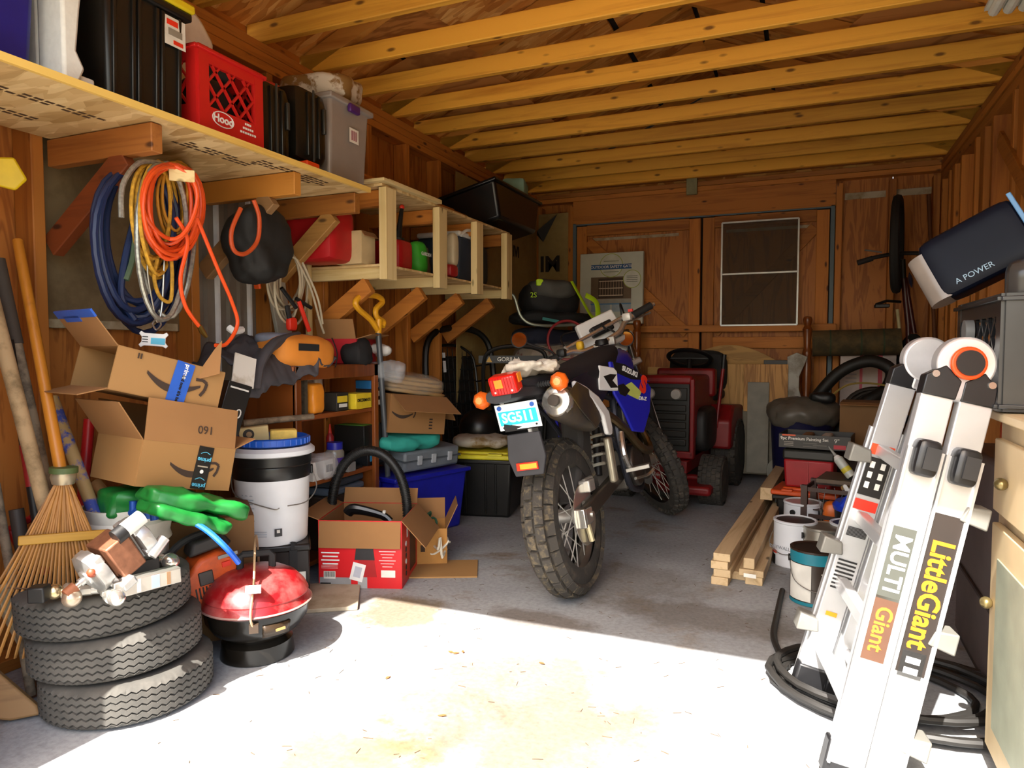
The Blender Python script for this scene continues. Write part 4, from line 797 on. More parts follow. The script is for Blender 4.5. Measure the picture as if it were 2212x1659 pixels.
rbt = thing('red_bottle', 'small red pointed glue bottle at back of middle shelf', 'bottle', Tm(onsh(712, 1, XF-.17))); B().lathe([(0, 0), (.02, 0), (.02, .15), (.01, .17)], 14).o('bottle', K('#a02020', .4), rbt); B().lathe([(.01, .17), (.003, .215), (0, .215)], 12).o('nozzle', RED, rbt)
# shelf three
for k, (m1, lab) in enumerate((('#5a6472', 'grey flat case on the bottom bookcase shelf'), ('#3a4048', 'dark grey flat case in middle of the bottom shelf pile'), ('#1a1a1c', 'black flat case topmost on the bottom bookcase shelf'))):
    tag(B().box((0, 0, .02), (.24, .26, .036)).o('flat_case', K(m1, .35), M=Tm((XF-.14, yb-.22, SHZ[2]+.25+.04*k), 3*k), bev=.012), lab, 'case', 'flat cases in the bookcase')
tag(B().box((0, 0, .125), (.22, .3, .25)).o('dark_carton', K('#3a2a1e', .7), M=Tm((XF-.14, yb-.22, SHZ[2]), 0), bev=.004), 'dark box under the flat cases in the bookcase', 'box')
# on top
def cloth(name, label, cat, mat, pts_fn, nu, nv, th=.006): 
    o_ = B().grid(nu, nv, pts_fn).o(name, mat, solid=th, ang=70, weld=False); return tag(o_, label, cat)
jk = thing('jacket', 'dark grey jacket draped over near end of the bookcase', 'jacket', ((XF+XB)/2, ya+.05, HT))
JM = K('#4a474b', .85, 0, .2, 10, .2)
def jf(u, v):
    y_ = ya-.30+.56*u; x_ = -2.24+.28*v; f = noise.fractal(Vector((u*5, v*3, 2)), 1.0, 2.0, 3); rd = abs(math.sin(u*9+v*2.2+1.5*f))
    z_ = HT+.035+.055*rd*(1-.5*v)+.03*f+.05*(1-v)
    if y_ < ya: z_ -= (ya-y_)*.22
    z_ -= .10*max(0, v-.8)/.2*(1 if u < .75 else .3)
    return (x_+.015*f, y_, z_)
B().grid(60, 26, jf).o('body_cloth', JM, jk, world=True, solid=.008, ang=80)
B().tube([pX(640, 728, -2.05), pX(590, 745, -2.0), pX(560, 790, -1.97), pX(552, 840, -1.965)], [.03, .036, .034, .03], 12, sub=5, flat=.6).o('sleeve', JM, jk, world=True)
cl_ = B().tube([pX(495, 708, -2.0), pX(505, 716, -1.98), pX(522, 712, -2.0)], .014, 8).o('white_tag', WHT, jk, world=True)
ss = thing('stuff_sack', 'orange and grey stuff sack lying on the bookcase', 'sack', Tm(pX(668, 762, XF+.0)+Vector((-.07, 0, 0)), AX-4, 0, 2))
B().soft((0, 0, 0), (.36, .2, .15), 16, 3.2, .008, 8, 2).o('sack', K('#e08a30', .7, 0, .06), ss, ang=60); B().soft((0, .03, .055), (.35, .16, .06), 10, 3, .006, 9).o('grey_panel', K('#8a90a0', .75), ss, ang=60); B().soft((0, .02, -.06), (.34, .17, .05), 10, 3, .006, 9).o('grey_panel', K('#8f8a84', .75), ss, ang=60)
B().box((-.03, -.102, .022), (.12, .004, .03)).o('strap', BLKR, ss); B().tube([(.14, -.098, -.06), (.15, -.1, 0), (.125, -.09, .07)], .01, 6, sub=3, flat=.3).o('strap', BLKR, ss)
tag(B().soft((0, 0, 0), (.14, .15, .15), 12, 2.5, .02, 9, 6).o('black_sack', K('#141315', .8), M=Tm(pX(772, 765, XF-.05)), ang=60), 'small black drawstring sack beside the orange stuff sack', 'sack')
rb_, P_ = carton('tool_carton', 'open red power tool box at back of the bookcase top', Tm((XB+.14, pX(745, 740, -2.13).y+.02, HT+.004), AX+12), .24, .2, .12, [('l', 20, .1), ('f', 75, .08), ('b', 5, .12)], K('#a81420', .5))
tag(B().soft((0, 0, 0), (.1, .1, .1), 8, 3, .01, 12).o('red_tool', K('#8a1c1c', .45), M=Tm((XB+.14, pX(745, 740, -2.13).y+.02, HT+.1))), 'red tool sitting inside the open red box', 'tool')
text('CRAFTSMAN', .03, WHT, P_['f'], on_front(.0, -.103, .08))
for k in range(3): B().box((-.02, -.103, .055-.012*k), (.09-.02*k, .001, .004)).o('text_print', WHT, P_['f'], ang=0)
# snow shovel with yellow grip
sv = thing('snow_shovel', 'shovel with yellow D grip standing behind the bookcase', 'shovel', pX(830, 760, -2.12)*1.0)
sb_ = pX(826, 700, -2.1); YG = K('#e0a020', .4)
PTS = [(815, 712), (800, 690), (775, 668), (768, 652), (785, 638), (815, 640), (826, 652), (812, 668), (814, 685), (828, 695), (826, 705)]
B().tube([pX(a, c, -1.97) for a, c in PTS], .0145, 10, sub=4).o('grip', YG, sv, world=True); B().cyl(pX(818, 690, -1.97), pX(817, 720, -1.97), .019, .016).o('socket', YG, sv, world=True)
B().cyl(pX(817, 715, -1.97), Vector((-2.0, pX(830, 760, -1.97).y+.1, .02)), .0145).o('shaft', K('#5c6064', .4, .5), sv, world=True)
zb = B().soft((0, 0, 0), (.2, .12, .11), 12, 2.6, .03, 11, 3).o('zip_bag', glassy('#d8dce0', .06, .28), M=Tm(pX(838, 800, -1.95)), ang=60); tag(zb, 'crumpled clear plastic bag spilling off right end of bookcase', 'bag')
tag(B().soft((0, 0, 0), (.14, .1, .06), 10, 2.6, .02, 12, 9).o('white_packet', dirty('#dcdad4', '#7aa0c8', .5, 0, 14, .6, .65), M=Tm(pX(818, 757, -2.04), 20, 0, 10), ang=60), 'white and blue plastic packet at base of the shovel grip', 'packet')
# ================================================================ open shipping boxes and the pile below
mv, P_ = carton('moving_box', 'cardboard moving box with dark blue print under the shipping boxes', Tm((-2.0, 1.84, 0), 48), .34, .34, .42, (), CARDD, opened=False)
B().box((.08, -.173, .2), (.17, .002, .1), Matrix.Rotation(R(0), 4, 'Y')).o('blue_print', K('#23244e', .6), P_['f'], ang=0); text('U', .085, WHT, P_['f'], on_front(.08, -.1755, .2), bold=.002)
Ma = Fm(408, 1010, 2.12, 30, 0, 12) @ Matrix.Translation((0, .14, -.065))
bx, P_ = carton('shipping_box', 'lower open shipping box with smile print and black tape', Ma, .30, .27, .135, [('f', -8, .125), ('l', 42, .13), ('b', 25, .12), ('r', 60, .08)], K('#987040', .8, 0, .05, 5))
smile(P_['f'], .16, INKB, Matrix.Translation((.02, -.138, .075)) @ Matrix.Rotation(R(0), 4, 'Y'))
tp = plate(P_['f'], 'black_tape', K('#1c1a17', .35), .045, -.1385, .067, .05, .132, 4)
for z in (.035, -.045): text('prime', .019, TEAL, tp, on_front(0, -.0012, z-.01, 180), bold=.0003); B().tube([(-.016, -.001, z+.008), (0, -.001, z+.014), (.016, -.001, z+.008)], .0012, 4, sub=4).o('tape_print', TEAL, tp)
B().cyl((0, -.0006, -.012), (0, -.0014, -.012), .006, n=14).o('tape_print', WHT, tp); B().box((0, -.001, .004), (.034, .001, .004)).o('tape_print', K('#a89c88', .6), tp, ang=0)
text('160', .036, INKB, P_['Ff'], on_front(.04, -.003, .05, 180))
tag(B().soft((0, 0, 0), (.2, .18, .08), 10, 3, .01, 10).o('blue_plastic', K('#1c2a8a', .35), M=Ma @ Matrix.Translation((0, 0, .06)), ang=60), 'dark blue plastic packaging inside the lower shipping box', 'packaging')
Mb = Fm(368, 821, 2.1, 28, 0, 15) @ Matrix.Translation((.17, .12, 0)) @ Matrix.Rotation(R(-90), 4, 'Y')
bx2, P2 = carton('shipping_box', 'upper tilted open shipping box with smile print and blue tape', Mb, .125, .24, .34, [('r', 40, .12), ('l', 25, .08)], K('#9c7444', .8, 0, .05, 5))
FM = Matrix.Translation((0, -.1235, .17)) @ Matrix.Rotation(R(90), 4, 'Y')          # so prints read with the opening to the left
smile(P2['f'], .19, INKB, FM @ Matrix.Translation((.02, -.001, .01)))
tp = B().box((0, 0, 0), (.058, .0012, .125)).o('blue_tape', TAPEB, P2['f'], M=FM @ Matrix.Translation((.03, -.0015, 0)) @ Matrix.Rotation(R(5), 4, 'Y'), ang=0)
text('prime', .02, WHT, tp, on_front(.006, -.0012, .035, 90), bold=.0004); text("and now it's he", .0135, BLK, tp, on_front(.004, -.0012, -.018, 90), bold=.0006)
B().box((0, 0, .11), (.238, .006, .024)).o('blue_tape_strip', TAPEB, P2['Fr'], ang=0); B().box((.03, 0, .095), (.1, .006, .02)).o('blue_tape_strip', TAPEB, P2['Fr'], ang=0)
for k in range(2): B().box((-.112+.0, -.0025, .06-.008*k), (.016, .001, .004)).o('box_print', INKB, P2['Fl'] if False else P2['f'], M=Matrix.Translation((.14, -.122, .27)) if False else Matrix.Translation((.16, -.1225, .22)), ang=0)
tag(B().prism([(-.05, -.07), (.03, -.05), (.045, .06), (.02, .03)], -.002, .002).o('card_flap', CARDI, M=Fm(450, 775, 2.2, 10, -15, 0)), 'torn cardboard piece sticking up behind the upper shipping box', 'cardboard')
wb_ = thing('printed_box', 'white and black printed box standing behind the shipping boxes', 'box', Fm(498, 850, 2.55, 25, 0, 18))
B().box((0, 0, -.1), (.09, .12, .28)).o('carton', K('#131313', .35), wb_, bev=.002); B().box((.012, -.02, .09), (.085, .006, .12)).o('flap', dirty('#d2cdc2', '#8f7c58', .7, 0, 6, .55, .75), wb_, M=Tm((0, -.04, 0), 0, -20)); B().box((.0, -.061, .02), (.07, .002, .006)).o('label_print', LBL, wb_, ang=0); text('0', .05, LBL, wb_, on_front(.02, -.0615, -.07))
tp_ = thing('green_tarp', 'folded green tarpaulin under the lower shipping box', 'tarp', pD(375, 1095, 2.15)); GT = K('#15702c', .42, 0, .25, 14, .4)
for k, (px_, py_, D_, sx, sz, rl, yo_) in enumerate(((330, 1085, 2.2, .28, .09, 6, 15), (420, 1085, 2.1, .3, .05, 20, 20), (400, 1115, 2.05, .24, .04, 24, 20))):
    B().soft((0, 0, 0), (sx, .16, sz), 16, 4.5, .02, 11, k).o('fold', GT, tp_, M=PM[tp_.name].inverted() @ Fm(px_, py_, D_, yo_, 0, rl), ang=60)
tl = thing('tool_bucket', 'white ribbed bucket of tools behind the tires', 'bucket', Tm(pD(278, 1165, 2.2)*1.0)); tl.matrix_basis.translation = Vector((pD(278, 1165, 2.2).x, pD(278, 1165, 2.2).y, .1)); PM[tl.name] = tl.matrix_basis.copy()
zt = pD(278, 1100, 2.12).z-.1
B().lathe([(0, 0), (.1, 0), (.115, zt-.12), (.125, zt-.11), (.119, zt-.09), (.127, zt-.05), (.12, zt-.04), (.13, zt), (.122, zt), (.11, zt-.1), (.1, .02), (0, .02)], 30).o('pail', K('#d8d4c8', .5), tl)
bkx = B().box((0, 0, .05), (.28, .28, .1)).o('cardboard_tray', CARDD, M=Tm((tl.matrix_basis.translation.x, tl.matrix_basis.translation.y, 0), 30), bev=.004); tag(bkx, 'low cardboard tray under the white tool bucket', 'tray')
def pole(name, label, cat, segs, group=None):     # segs: list of (p0,p1,r0,r1,mat,partname)
    T_ = thing(name, label, cat, segs[-1][1], group)
    for p, q, r0, r1, m_, nm in segs: B().cyl(p, q, r0, r1, n=12).o(nm, m_, T_, world=True)
    return T_
HW = wood('#b08a58', '#8a6638', 'z', .7, 1, False); GW = dirty('#8a7862', '#5e5040', .8, 0, 14, .45, .6); TW = dirty('#a88c66', '#7a6444', .8, 0, 14)
pole('sledge_hammer', 'sledge hammer with tan wooden handle sticking out of tool bucket', 'hammer', [(pD(207, 1045, 2.25), pD(290, 1140, 2.16), .019, .017, HW, 'handle'), (pD(290, 1140, 2.16), pD(310, 1165, 2.14), .03, .03, DKM, 'head')])
af = thing('air_fitting', 'blue air regulator fittings on rim of the tool bucket', 'fitting', pD(300, 1100, 2.05)); BF = K('#1c4a9a', .35, .3)
B().cyl(pD(288, 1082, 2.05), pD(288, 1112, 2.05), .011).o('knob', BF, af, world=True); B().cyl(pD(282, 1108, 2.05), pD(330, 1098, 2.03), .01).o('manifold', BF, af, world=True)
for a, c in ((318, 1092), (330, 1095)): B().cyl(pD(a, c, 2.04), pD(a+4, c+28, 2.04), .012).o('coupler', BF, af, world=True)
B().tube([pD(a, c, d_) for a, c, d_ in ((330, 1105, 2.03), (360, 1112, 2.0), (410, 1125, 2.0), (450, 1148, 2.0), (490, 1185, 2.0), (515, 1215, 2.05))], .0085, 8, sub=5).o('blue_hose', K('#1c5ac8', .35), af, world=True)
for a, c, e_, g_, m_, lab in ((215, 1090, 235, 1125, '#1c3a9a', 'blue handled tool standing in the tool bucket'), (210, 1105, 240, 1118, '#b01c20', 'red handled tool lying across the tool bucket')):
    pole('hand_tool', lab, 'tool', [(pD(a, c, 2.15), pD(e_, g_, 2.14), .012, .012, K(m_, .45), 'handle')])
# chainsaw
cs = thing('chainsaw', 'orange chainsaw on the floor behind the kettle grill', 'chainsaw', Fm(452, 1232, 2.28, 15, 0, -8) @ Matrix.Scale(.88, 4)); OR = dirty('#d0541c', '#a8441a', .45, 0, 9)
B().prism([(-.12, -.1), (.06, -.13), (.1, -.05), (.09, .04), (.03, .085), (-.04, .07), (-.1, .02)], -.07, .07).o('body', OR, cs, bev=.015); B().box((-.03, -.072, .0), (.05, .01, .05)).o('cover', K('#3a3634', .5), cs, bev=.004)
for k in range(5): B().box((-.07+.012*k, -.0715, -.05), (.005, .004, .04)).o('vent_slot', BLK, cs, ang=0)
B().tube([(-.15, 0, -.05), (-.16, 0, .05), (-.08, 0, .13), (.03, 0, .14), (.08, 0, .08)], .014, 8, sub=5).o('front_handle', BLKR, cs); B().prism([(-.07, .08), (.06, .09), (.04, .14), (-.05, .13)], -.05, .05).o('rear_guard', K('#2c2a2a', .6), cs, bev=.01); B().box((.045, -.074, .03), (.03, .01, .018)).o('switch', RED, cs); B().box((.055, -.0745, .06), (.07, .004, .012)).o('name_strip', K('#8a8a8a', .5), cs)
B().bar((-.11, 0, -.08), (-.2, .25, -.08), .06, .02).o('guide_bar', STL, cs)
# ================================================================ long tools leaning on the left wall
def lean(px0, py0, D0, px1, py1, D1, ext=True):
    p, q = pD(px0, py0, D0), pD(px1, py1, D1)
    if ext: d = q-p; q = p+d*((p.z-.01)/(p.z-q.z))
    return p, q
def P2_(p, q, t): return p+(q-p)*t
p, q = lean(-6, 560, 2.06, 98, 1040, 2.08); pole('shovel', 'shovel with dark rubber grip on grey wooden handle', 'shovel', [(p, P2_(p, q, .2), .021, .021, K('#3c342c', .8), 'grip'), (P2_(p, q, .2), q, .018, .018, GW, 'handle')], 'long tools leaning at left')
p, q = lean(-20, 640, 1.98, 92, 1075, 1.98); pole('hoe', 'thick pale grey wooden tool handle nearest the photo edge', 'tool', [(p, q, .021, .019, TW, 'handle')], 'long tools leaning at left')
p, q = lean(18, 735, 2.03, 60, 1000, 2.03); pole('black_bar', 'black pry bar with red lettering among the long tools', 'tool', [(p, P2_(p, q, .55), .014, .014, BLK, 'shaft'), (P2_(p, q, .3), P2_(p, q, .42), .0146, .0146, K('#8a1c1c', .5), 'red_band'), (P2_(p, q, .55), q, .014, .014, K('#b01c20', .45), 'shaft_end')], 'long tools leaning at left')
p, q = lean(112, 860, 2.18, 192, 1075, 2.12); pole('digging_fork', 'wooden handle with flaking blue paint behind the rake', 'tool', [(p, P2_(p, q, .45), .019, .019, dirty('#a88a58', '#3a4a9a', .7, 0, 9, .5, .55), 'handle'), (P2_(p, q, .45), q, .018, .017, K('#7a5430', .7), 'handle_end')], 'long tools leaning at left')
p, q = lean(-10, 1045, 2.05, 25, 1250, 2.02); pole('grey_rod', 'grey weathered rod at lower left photo edge', 'tool', [(p, q, .013, .013, GW, 'rod')], 'long tools leaning at left')
p, q = lean(193, 905, 2.3, 180, 1060, 2.28); pole('red_pipe', 'red steel pipe standing left of the lower shipping box', 'pipe', [(p, q, .017, .017, K('#c01c20', .4), 'pipe')], 'long tools leaning at left')
p, q = lean(35, 1100, 2.06, 48, 1180, 2.06); pole('dark_pipe', 'short dark pipe standing between tools and rake', 'pipe', [(p, q, .02, .02, K('#3a302a', .6), 'pipe')], 'long tools leaning at left')
jkf = thing('jack_handle', 'red forked jack handle lying low among the long tools', 'tool', pD(40, 1140, 2.1)); B().cyl(pD(-10, 1160, 2.12), pD(70, 1118, 2.12), .011).o('bar', K('#b01c20', .4), jkf, world=True); B().cyl(pD(20, 1143, 2.12), pD(40, 1180, 2.12), .011).o('fork', K('#b01c20', .4), jkf, world=True)
# bamboo rake
rk = thing('bamboo_rake', 'bamboo fan rake leaning head down beside the tires', 'rake', Fm(137, 1030, 1.97, 0, 0, 3)); BAM = wood('#b8803c', '#8c5a24', 'z', .6, 1, False); BAM2 = wood('#a8743a', '#7c4e22', 'z', .6, 1, False)
hp = PM[rk.name].inverted() @ pD(38, 520, 2.14); B().cyl((0, 0, -.02), hp, .0165, .015, n=12).o('handle', wood('#c07a24', '#9a5c16', 'z', .4, 1, False), rk)
B().lathe([(.028, -.02), (.033, 0), (.028, .025)], 16).o('ferrule', K('#a89c84', .35, .6), rk); B().lathe([(.036, .012), (.036, .028)], 16).o('green_wire', K('#4a5a30', .6), rk)
for k in range(24):
    a = -.47+.88*k/23; L_ = .47-.0*abs(a); m_ = BAM if k % 2 else BAM2; s, c = math.sin(a), math.cos(a)
    pts = [(s*.03, -.004*(k % 3), -.01), (s*L_*.55, -.03-.004*(k % 2), -c*L_*.55), (s*L_, -.05, -c*L_), (s*L_*1.03, -.02, -c*L_*1.06)]
    B().tube(pts, [.005, .0055, .005, .003], 6, sub=3, flat=.6).o('tine', m_, rk)
fw = B().grid(16, 6, lambda u, v: (math.sin(-.45+.84*u)*(.05+.2*v), .004-.02*v, -math.cos(-.45+.84*u)*(.05+.2*v))).o('woven_web', BAM, rk, solid=.004)
B().bar((-.1, -.035, -.165), (.115, -.035, -.165), .012, .026).o('cross_slat', wood('#c09034', '#9a6e20', 'x', .5, 1, False), rk, bev=.003); B().tube([(-.12, -.04, -.29), (0, -.045, -.31), (.12, -.04, -.29)], .0025, 5).o('binding_wire', K('#5a3c1c', .7), rk)
bl_ = B().bar(pD(0, 1270, 1.98), pD(85, 1430, 2.1), .025, .05).o('pale_board', K('#b0a488', .7), bev=.003); tag(bl_, 'pale wooden strip lying under the rake tines', 'board')
sbd = B().prism([(-.13, -.05), (.02, -.09), (.09, -.085), (.08, -.06), (-.06, .08), (-.13, .09)], -.015, .015).o('wood_wedge', wood('#9a7448', '#6a4c2c', 'x'), M=Tm(pZ(15, 1550, .0)+Vector((0, 0, .09)), 40, -18), bev=.006); tag(sbd, 'weathered wooden slab standing at lower left corner', 'wood')
# ================================================================ tires and trailer hardware, front left
TR = dirty('#45433f', '#5c5852', .9, 0, 7, .4, .7, .25)
gr_ = [-.046, -.023, 0, .023, .046]; prof = [(.108, -.052, 0), (.125, -.062, 0), (.165, -.07, 0), (.2, -.068, 0), (.214, -.06, 0), (.219, -.054, 0)]
for g_ in gr_: prof += [(.2225, g_-.0034, 1), (.2155, g_-.002, 1), (.2155, g_+.002, 1), (.2225, g_+.0034, 1)]
prof += [(.219, .054, 0), (.214, .06, 0), (.2, .068, 0), (.165, .07, 0), (.125, .062, 0), (.108, .052, 0)]
def tfn(r, z, a, j):
    if prof[j][2]: q = (a/(2*math.pi)*58) % 1; z += .0034*(abs(2*q-1)*2-1)
    elif prof[j][0] in (.214, .219): r += .002*math.sin(a*92)
    return r, z
prof = [(r, z*.81, q) for r, z, q in prof]
tm_ = None; tc = Vector((-1.79, 1.385, .0)); TLAB = ['bottom trailer tire of the stack of three', 'middle trailer tire of the stack of three', 'top trailer tire of the stack with hitch balls on it']
for k in range(3):
    M = Matrix.Translation(tc+RT*(-.034*k)+Vector((-.004*k, .006*k, .058+.117*k))) @ Matrix.Rotation(R(37*k), 4, 'Z') @ Matrix.Rotation(R(-1.2*k), 4, 'Y')
    if tm_ is None: tm_ = B().lathe([(r, z) for r, z, _ in prof], 232, cap=False, fn=tfn).o('trailer_tire', TR, M=M, ang=40)
    else: c_ = tm_.copy(); col_link(c_); c_.matrix_basis = M; tm2 = c_
    tag(tm_ if k == 0 else tm2, TLAB[k], 'tire', 'stacked trailer tires')
ZT3 = .352; RUST = dirty('#b8a894', '#7a4a2c', .3, .7, 9, .55, .7)
def ball(lab, px, py, r, rz, D=1.72, m_=CHR):
    p = pZ(px, py, ZT3+r); T_ = thing('hitch_ball', lab, 'hitch ball', Tm(p, rz), 'trailer hitch balls on the top tire')
    B().sph((0, 0, 0), r, 24, 14).o('ball', m_, T_); B().cyl((r*.7, 0, 0), (r*1.5, 0, -.004), r*.5, r*.62).o('neck', m_, T_); B().lathe([(.0, 0), (r*.9, 0), (r*.9, .014), (0, .014)], 20, Tm((r*1.5, 0, -.004), 0, 0, 90)).o('collar', CHR, T_); B().lathe([(0, 0), (r*.7, 0), (r*.7, .025), (0, .025)], 6, Tm((r*1.5+.03, 0, -.004), 0, 0, 90)).o('nut', ALU, T_); B().cyl((r*1.5, 0, -.004), (r*1.5+.08, 0, -.004), .012).o('shank', ALU, T_)
ball('rusty chrome hitch ball at left on the top tire', 155, 1292, .023, 150, m_=RUST)
ball('bright chrome hitch ball at front edge of top tire', 252, 1292, .021, 160)
ball('larger chrome hitch ball behind the drawbar', 368, 1213, .025, 185)
ball('brass tinted hitch ball lying beside the rusty one', 118, 1278, .02, 40, m_=K('#c8b48c', .25, .9))
for k, (px0, py0, px1, py1, lab, m_) in enumerate(((240, 1275, 385, 1238, 'silver drawbar with label lying across the top tire', K('#b8b4ac', .3, .8)), (250, 1235, 340, 1215, 'black square drawbar behind the silver one', BLK))):
    a_, c_ = pZ(px0, py0, ZT3+.028), pZ(px1, py1, ZT3+.03); db = thing('drawbar', lab, 'drawbar', (a_+c_)/2, 'trailer drawbars'); B().bar(a_, c_, .04, .042).o('bar', m_, db, world=True, bev=.003)
    if k == 0:
        d_ = (c_-a_); n_ = Vector((d_.y, -d_.x, 0)).normalized()
        for t, w_, m2 in ((.35, .03, LBL), (.6, .06, K('#8fa0b8', .5)), (.8, .03, K('#8a6a4c', .5))): B().bar(a_+d_*(t-w_), a_+d_*(t+w_), .0415, .034).o('label_print', m2, db, world=True, ang=0)
tag(B().box((0, 0, 0), (.04, .04, .04)).o('steel_block', BLK, M=Tm(pZ(85, 1282, ZT3+.026), 30), bev=.004), 'small black receiver block at left edge of the top tire', 'block')
em = thing('electric_motor', 'silver electric motor with shaft lying on the tires', 'motor', Tm(pD(258, 1190, 1.84), facing(258)+28, 0, -30) @ Matrix.Scale(.78, 4)); SM = K('#c4c4c2', .35, .75, .15, 30)
for x, s in ((-.075, -1), (.05, 1)):
    B().lathe([(.03, 0), (.075, .0), (.08, .02), (.078, .04), (.05, .05)], 10, Tm((x, 0, 0), 0, 0, 90*(1 if s > 0 else -1))).o('end_bell', SM, em)
    for k in range(4): a = math.pi/4+math.pi/2*k; B().box((x+.01*s, .066*math.cos(a), .066*math.sin(a)), (.03, .03, .03)).o('corner_lug', SM, em, bev=.004)
B().box((-.012, 0, 0), (.085, .13, .13)).o('stator', K('#8a5c44', .45, .5, .2, 40), em, bev=.006)
B().lathe([(.0, .0), (.03, 0), (.03, .012), (.014, .016), (.014, .03)], 16, Tm((-.12, 0, 0), 0, 0, -90)).o('bearing_boss', SM, em); B().cyl((-.1, 0, 0), (-.175, 0, 0), .0095).o('shaft', CHR, em); B().cyl((-.165, 0, 0), (-.2, 0, 0), .019, .018).o('pulley', K('#8a5438', .6, .3), em)
B().cyl((.0, -.055, .075), (.1, -.055, .075), .026, n=18).o('capacitor', LBL, em); B().cyl((-.006, -.055, .075), (.03, -.055, .075), .027, n=18).o('capacitor_cap', BLK, em); B().cyl((.05, -.06, -.06), (.12, -.06, -.04), .02).o('mount_boss', SM, em); B().box((-.06, -.07, -.07), (.05, .05, .03)).o('foot', SM, em, bev=.006); B().sph((-.118, -.055, .03), .016, 10, 8).o('winding', K('#8a3c20', .5), em)
# ================================================================ kettle grill
GC = Vector((-1.645, 1.74, 0)); GR = thing('kettle_grill', 'small round kettle grill with dusty red lid', 'grill', Tm(GC, 40) @ Matrix.Diagonal((.9, .9, .86, 1))); GB = K('#16130f', .22, .1); GRD = dirty('#8a1218', '#b0605c', .3, .1, 7, .45, .7, .05)
B().lathe([(.12, 0), (.128, .005), (.122, .06), (.1, .075), (.11, .085), (.15, .11), (.175, .15), (.184, .195), (.186, .2)], 44, cap=False).o('bowl', GB, GR, solid=.003)
B().lathe([(.0, .078), (.1, .078)], 30).o('bowl_floor', GB, GR)
ld = B().lathe([(.188, .2), (.194, .205), (.188, .213), (.183, .225), (.18, .235), (.182, .24), (.17, .265), (.14, .3), (.1, .322), (.05, .334), (0, .337)], 44).o('lid', GRD, GR)
B().lathe([(.189, .201), (.1955, .206), (.189, .211)], 44, cap=False).o('lid_rim', K('#c8a49c', .3, .5), ld)
B().tube([(-.055, 0, .32), (-.055, 0, .375), (-.045, 0, .385), (.045, 0, .385), (.055, 0, .375), (.055, 0, .32)], .013, 8).o('handle', BLKR, ld)
B().tube([(.0, -.195, .17), (-.01, -.2, .22), (0, -.16, .32), (0, -.05, .43), (0, .03, .445), (0, .12, .36), (0, .19, .22)], .0042, 6, sub=5).o('wire_bail', K('#b89a78', .4, .4), GR)
for s in (0,): B().box((0, -.192, .172), (.03, .02, .03)).o('bail_clip', K('#3a2c20', .5), GR)
B().box((0, 0, 0), (.05, .003, .03)).o('paper_tag', LBL, GR, M=Tm((.0, -.185, .31), 0, -35)); vp = B().grid(8, 2, lambda u, v: ((.172+.01*v)*math.sin(.15+.55*u), -(.172+.01*v)*math.cos(.15+.55*u), .125+.045*v)).o('vent_plate', K('#3a2c1e', .3, .3), GR, solid=.004); B().bar((.07, -.172, .148), (.1, -.158, .15), .006, .008).o('vent_tab', K('#c8a068', .35, .6), GR)
# ================================================================ battery box, bucket, red carton
bdp = B().box((0, 0, .008), (.52, .3, .016)).o('floor_board', dirty('#a89c88', '#8a7c66', .8), M=Tm((-1.86, 2.16, 0), 33), bev=.003); tag(bdp, 'thin grey board lying on floor under the battery box', 'board')
bbx = thing('battery_box', 'black battery box with strap under the white bucket', 'battery', Tm((-1.955, 2.16, .016), 40))
B().box((0, 0, .1), (.28, .2, .2)).o('case', K('#1c1210', .35), bbx, bev=.006); B().box((0, 0, .205), (.29, .21, .03)).o('lid', K('#1a1716', .4), bbx, bev=.008); B().bar((.08, -.107, .03), (.08, -.107, .2), .004, .03, (1, 0, 0)).o('strap', BLKR, bbx); B().tube([(.08, -.107, .2), (.08, -.1, .225), (.08, .1, .225), (.08, .107, .1)], .012, 6, flat=.3).o('strap', BLKR, bbx); B().box((.10, -.1015, .08), (.05, .002, .06)).o('label_print', LBL, bbx, ang=0)
bz = .237; bk = thing('bucket', 'white five gallon bucket with black band and white lid', 'bucket', Tm((-1.965, 2.175, bz), 40))
B().lathe([(0, 0), (.128, 0), (.133, .008), (.145, .255)], 40).o('pail', K('#e6e8ea', .35, 0, .03), bk); B().lathe([(.1455, .255), (.147, .26), (.15, .3), (.149, .305), (.153, .31), (.153, .35), (.15, .352)], 40).o('black_band', K('#191919', .3), bk)
B().lathe([(.155, .345), (.166, .35), (.166, .366), (.15, .38), (.14, .378), (0, .376)], 40).o('lid', K('#dfe2e6', .4, 0, .03), bk)
B().tube([(-.152, 0, .275), (-.13, -.09, .2), (0, -.16, .155), (.03, -.16, .155)], .0025, 6, sub=6).o('wire_bail', STL, bk); B().tube([(.152, 0, .275), (.17, -.05, .21), (.13, -.11, .165), (.06, -.15, .16)], .0025, 6, sub=6).o('wire_bail', STL, bk)
for s in (-1, 1): B().box((s*.152, 0, .275), (.012, .03, .035)).o('ear', BLK, bk, bev=.004)
def oncyl(parent, r, a, z, w, h, m_, nm='label_print'):
    n = 24; r += .0015; o_ = B().grid(n, 1, lambda u, v: (r*math.sin(R(a)+(u-.5)*w/r), -r*math.cos(R(a)+(u-.5)*w/r), z+(v-.5)*h)); return o_.o(nm, m_, parent)
GREYP = K('#b4bac2', .5)
for k in range(9): oncyl(bk, .1405, -38, .2-.016*k, .06-.006*(k % 3), .005, GREYP)
for k in range(3): oncyl(bk, .1375, -22, .06-.009*k, .07, .004, GREYP)
oncyl(bk, .138, 10, .055, .028, .03, K('#2a2a2e', .5)); oncyl(bk, .1385, 10, .06, .012, .012, LBL)
bl2 = thing('blue_tray', 'round blue plastic tray lying on the white bucket lid', 'tray', Tm((-1.965, 2.175, bz+.382), 40)); B().lathe([(.0, 0), (.135, 0), (.147, .006), (.147, .03), (.138, .034), (.135, .012), (0, .01)], 36).o('lid_shell', K('#1c54b8', .4), bl2)
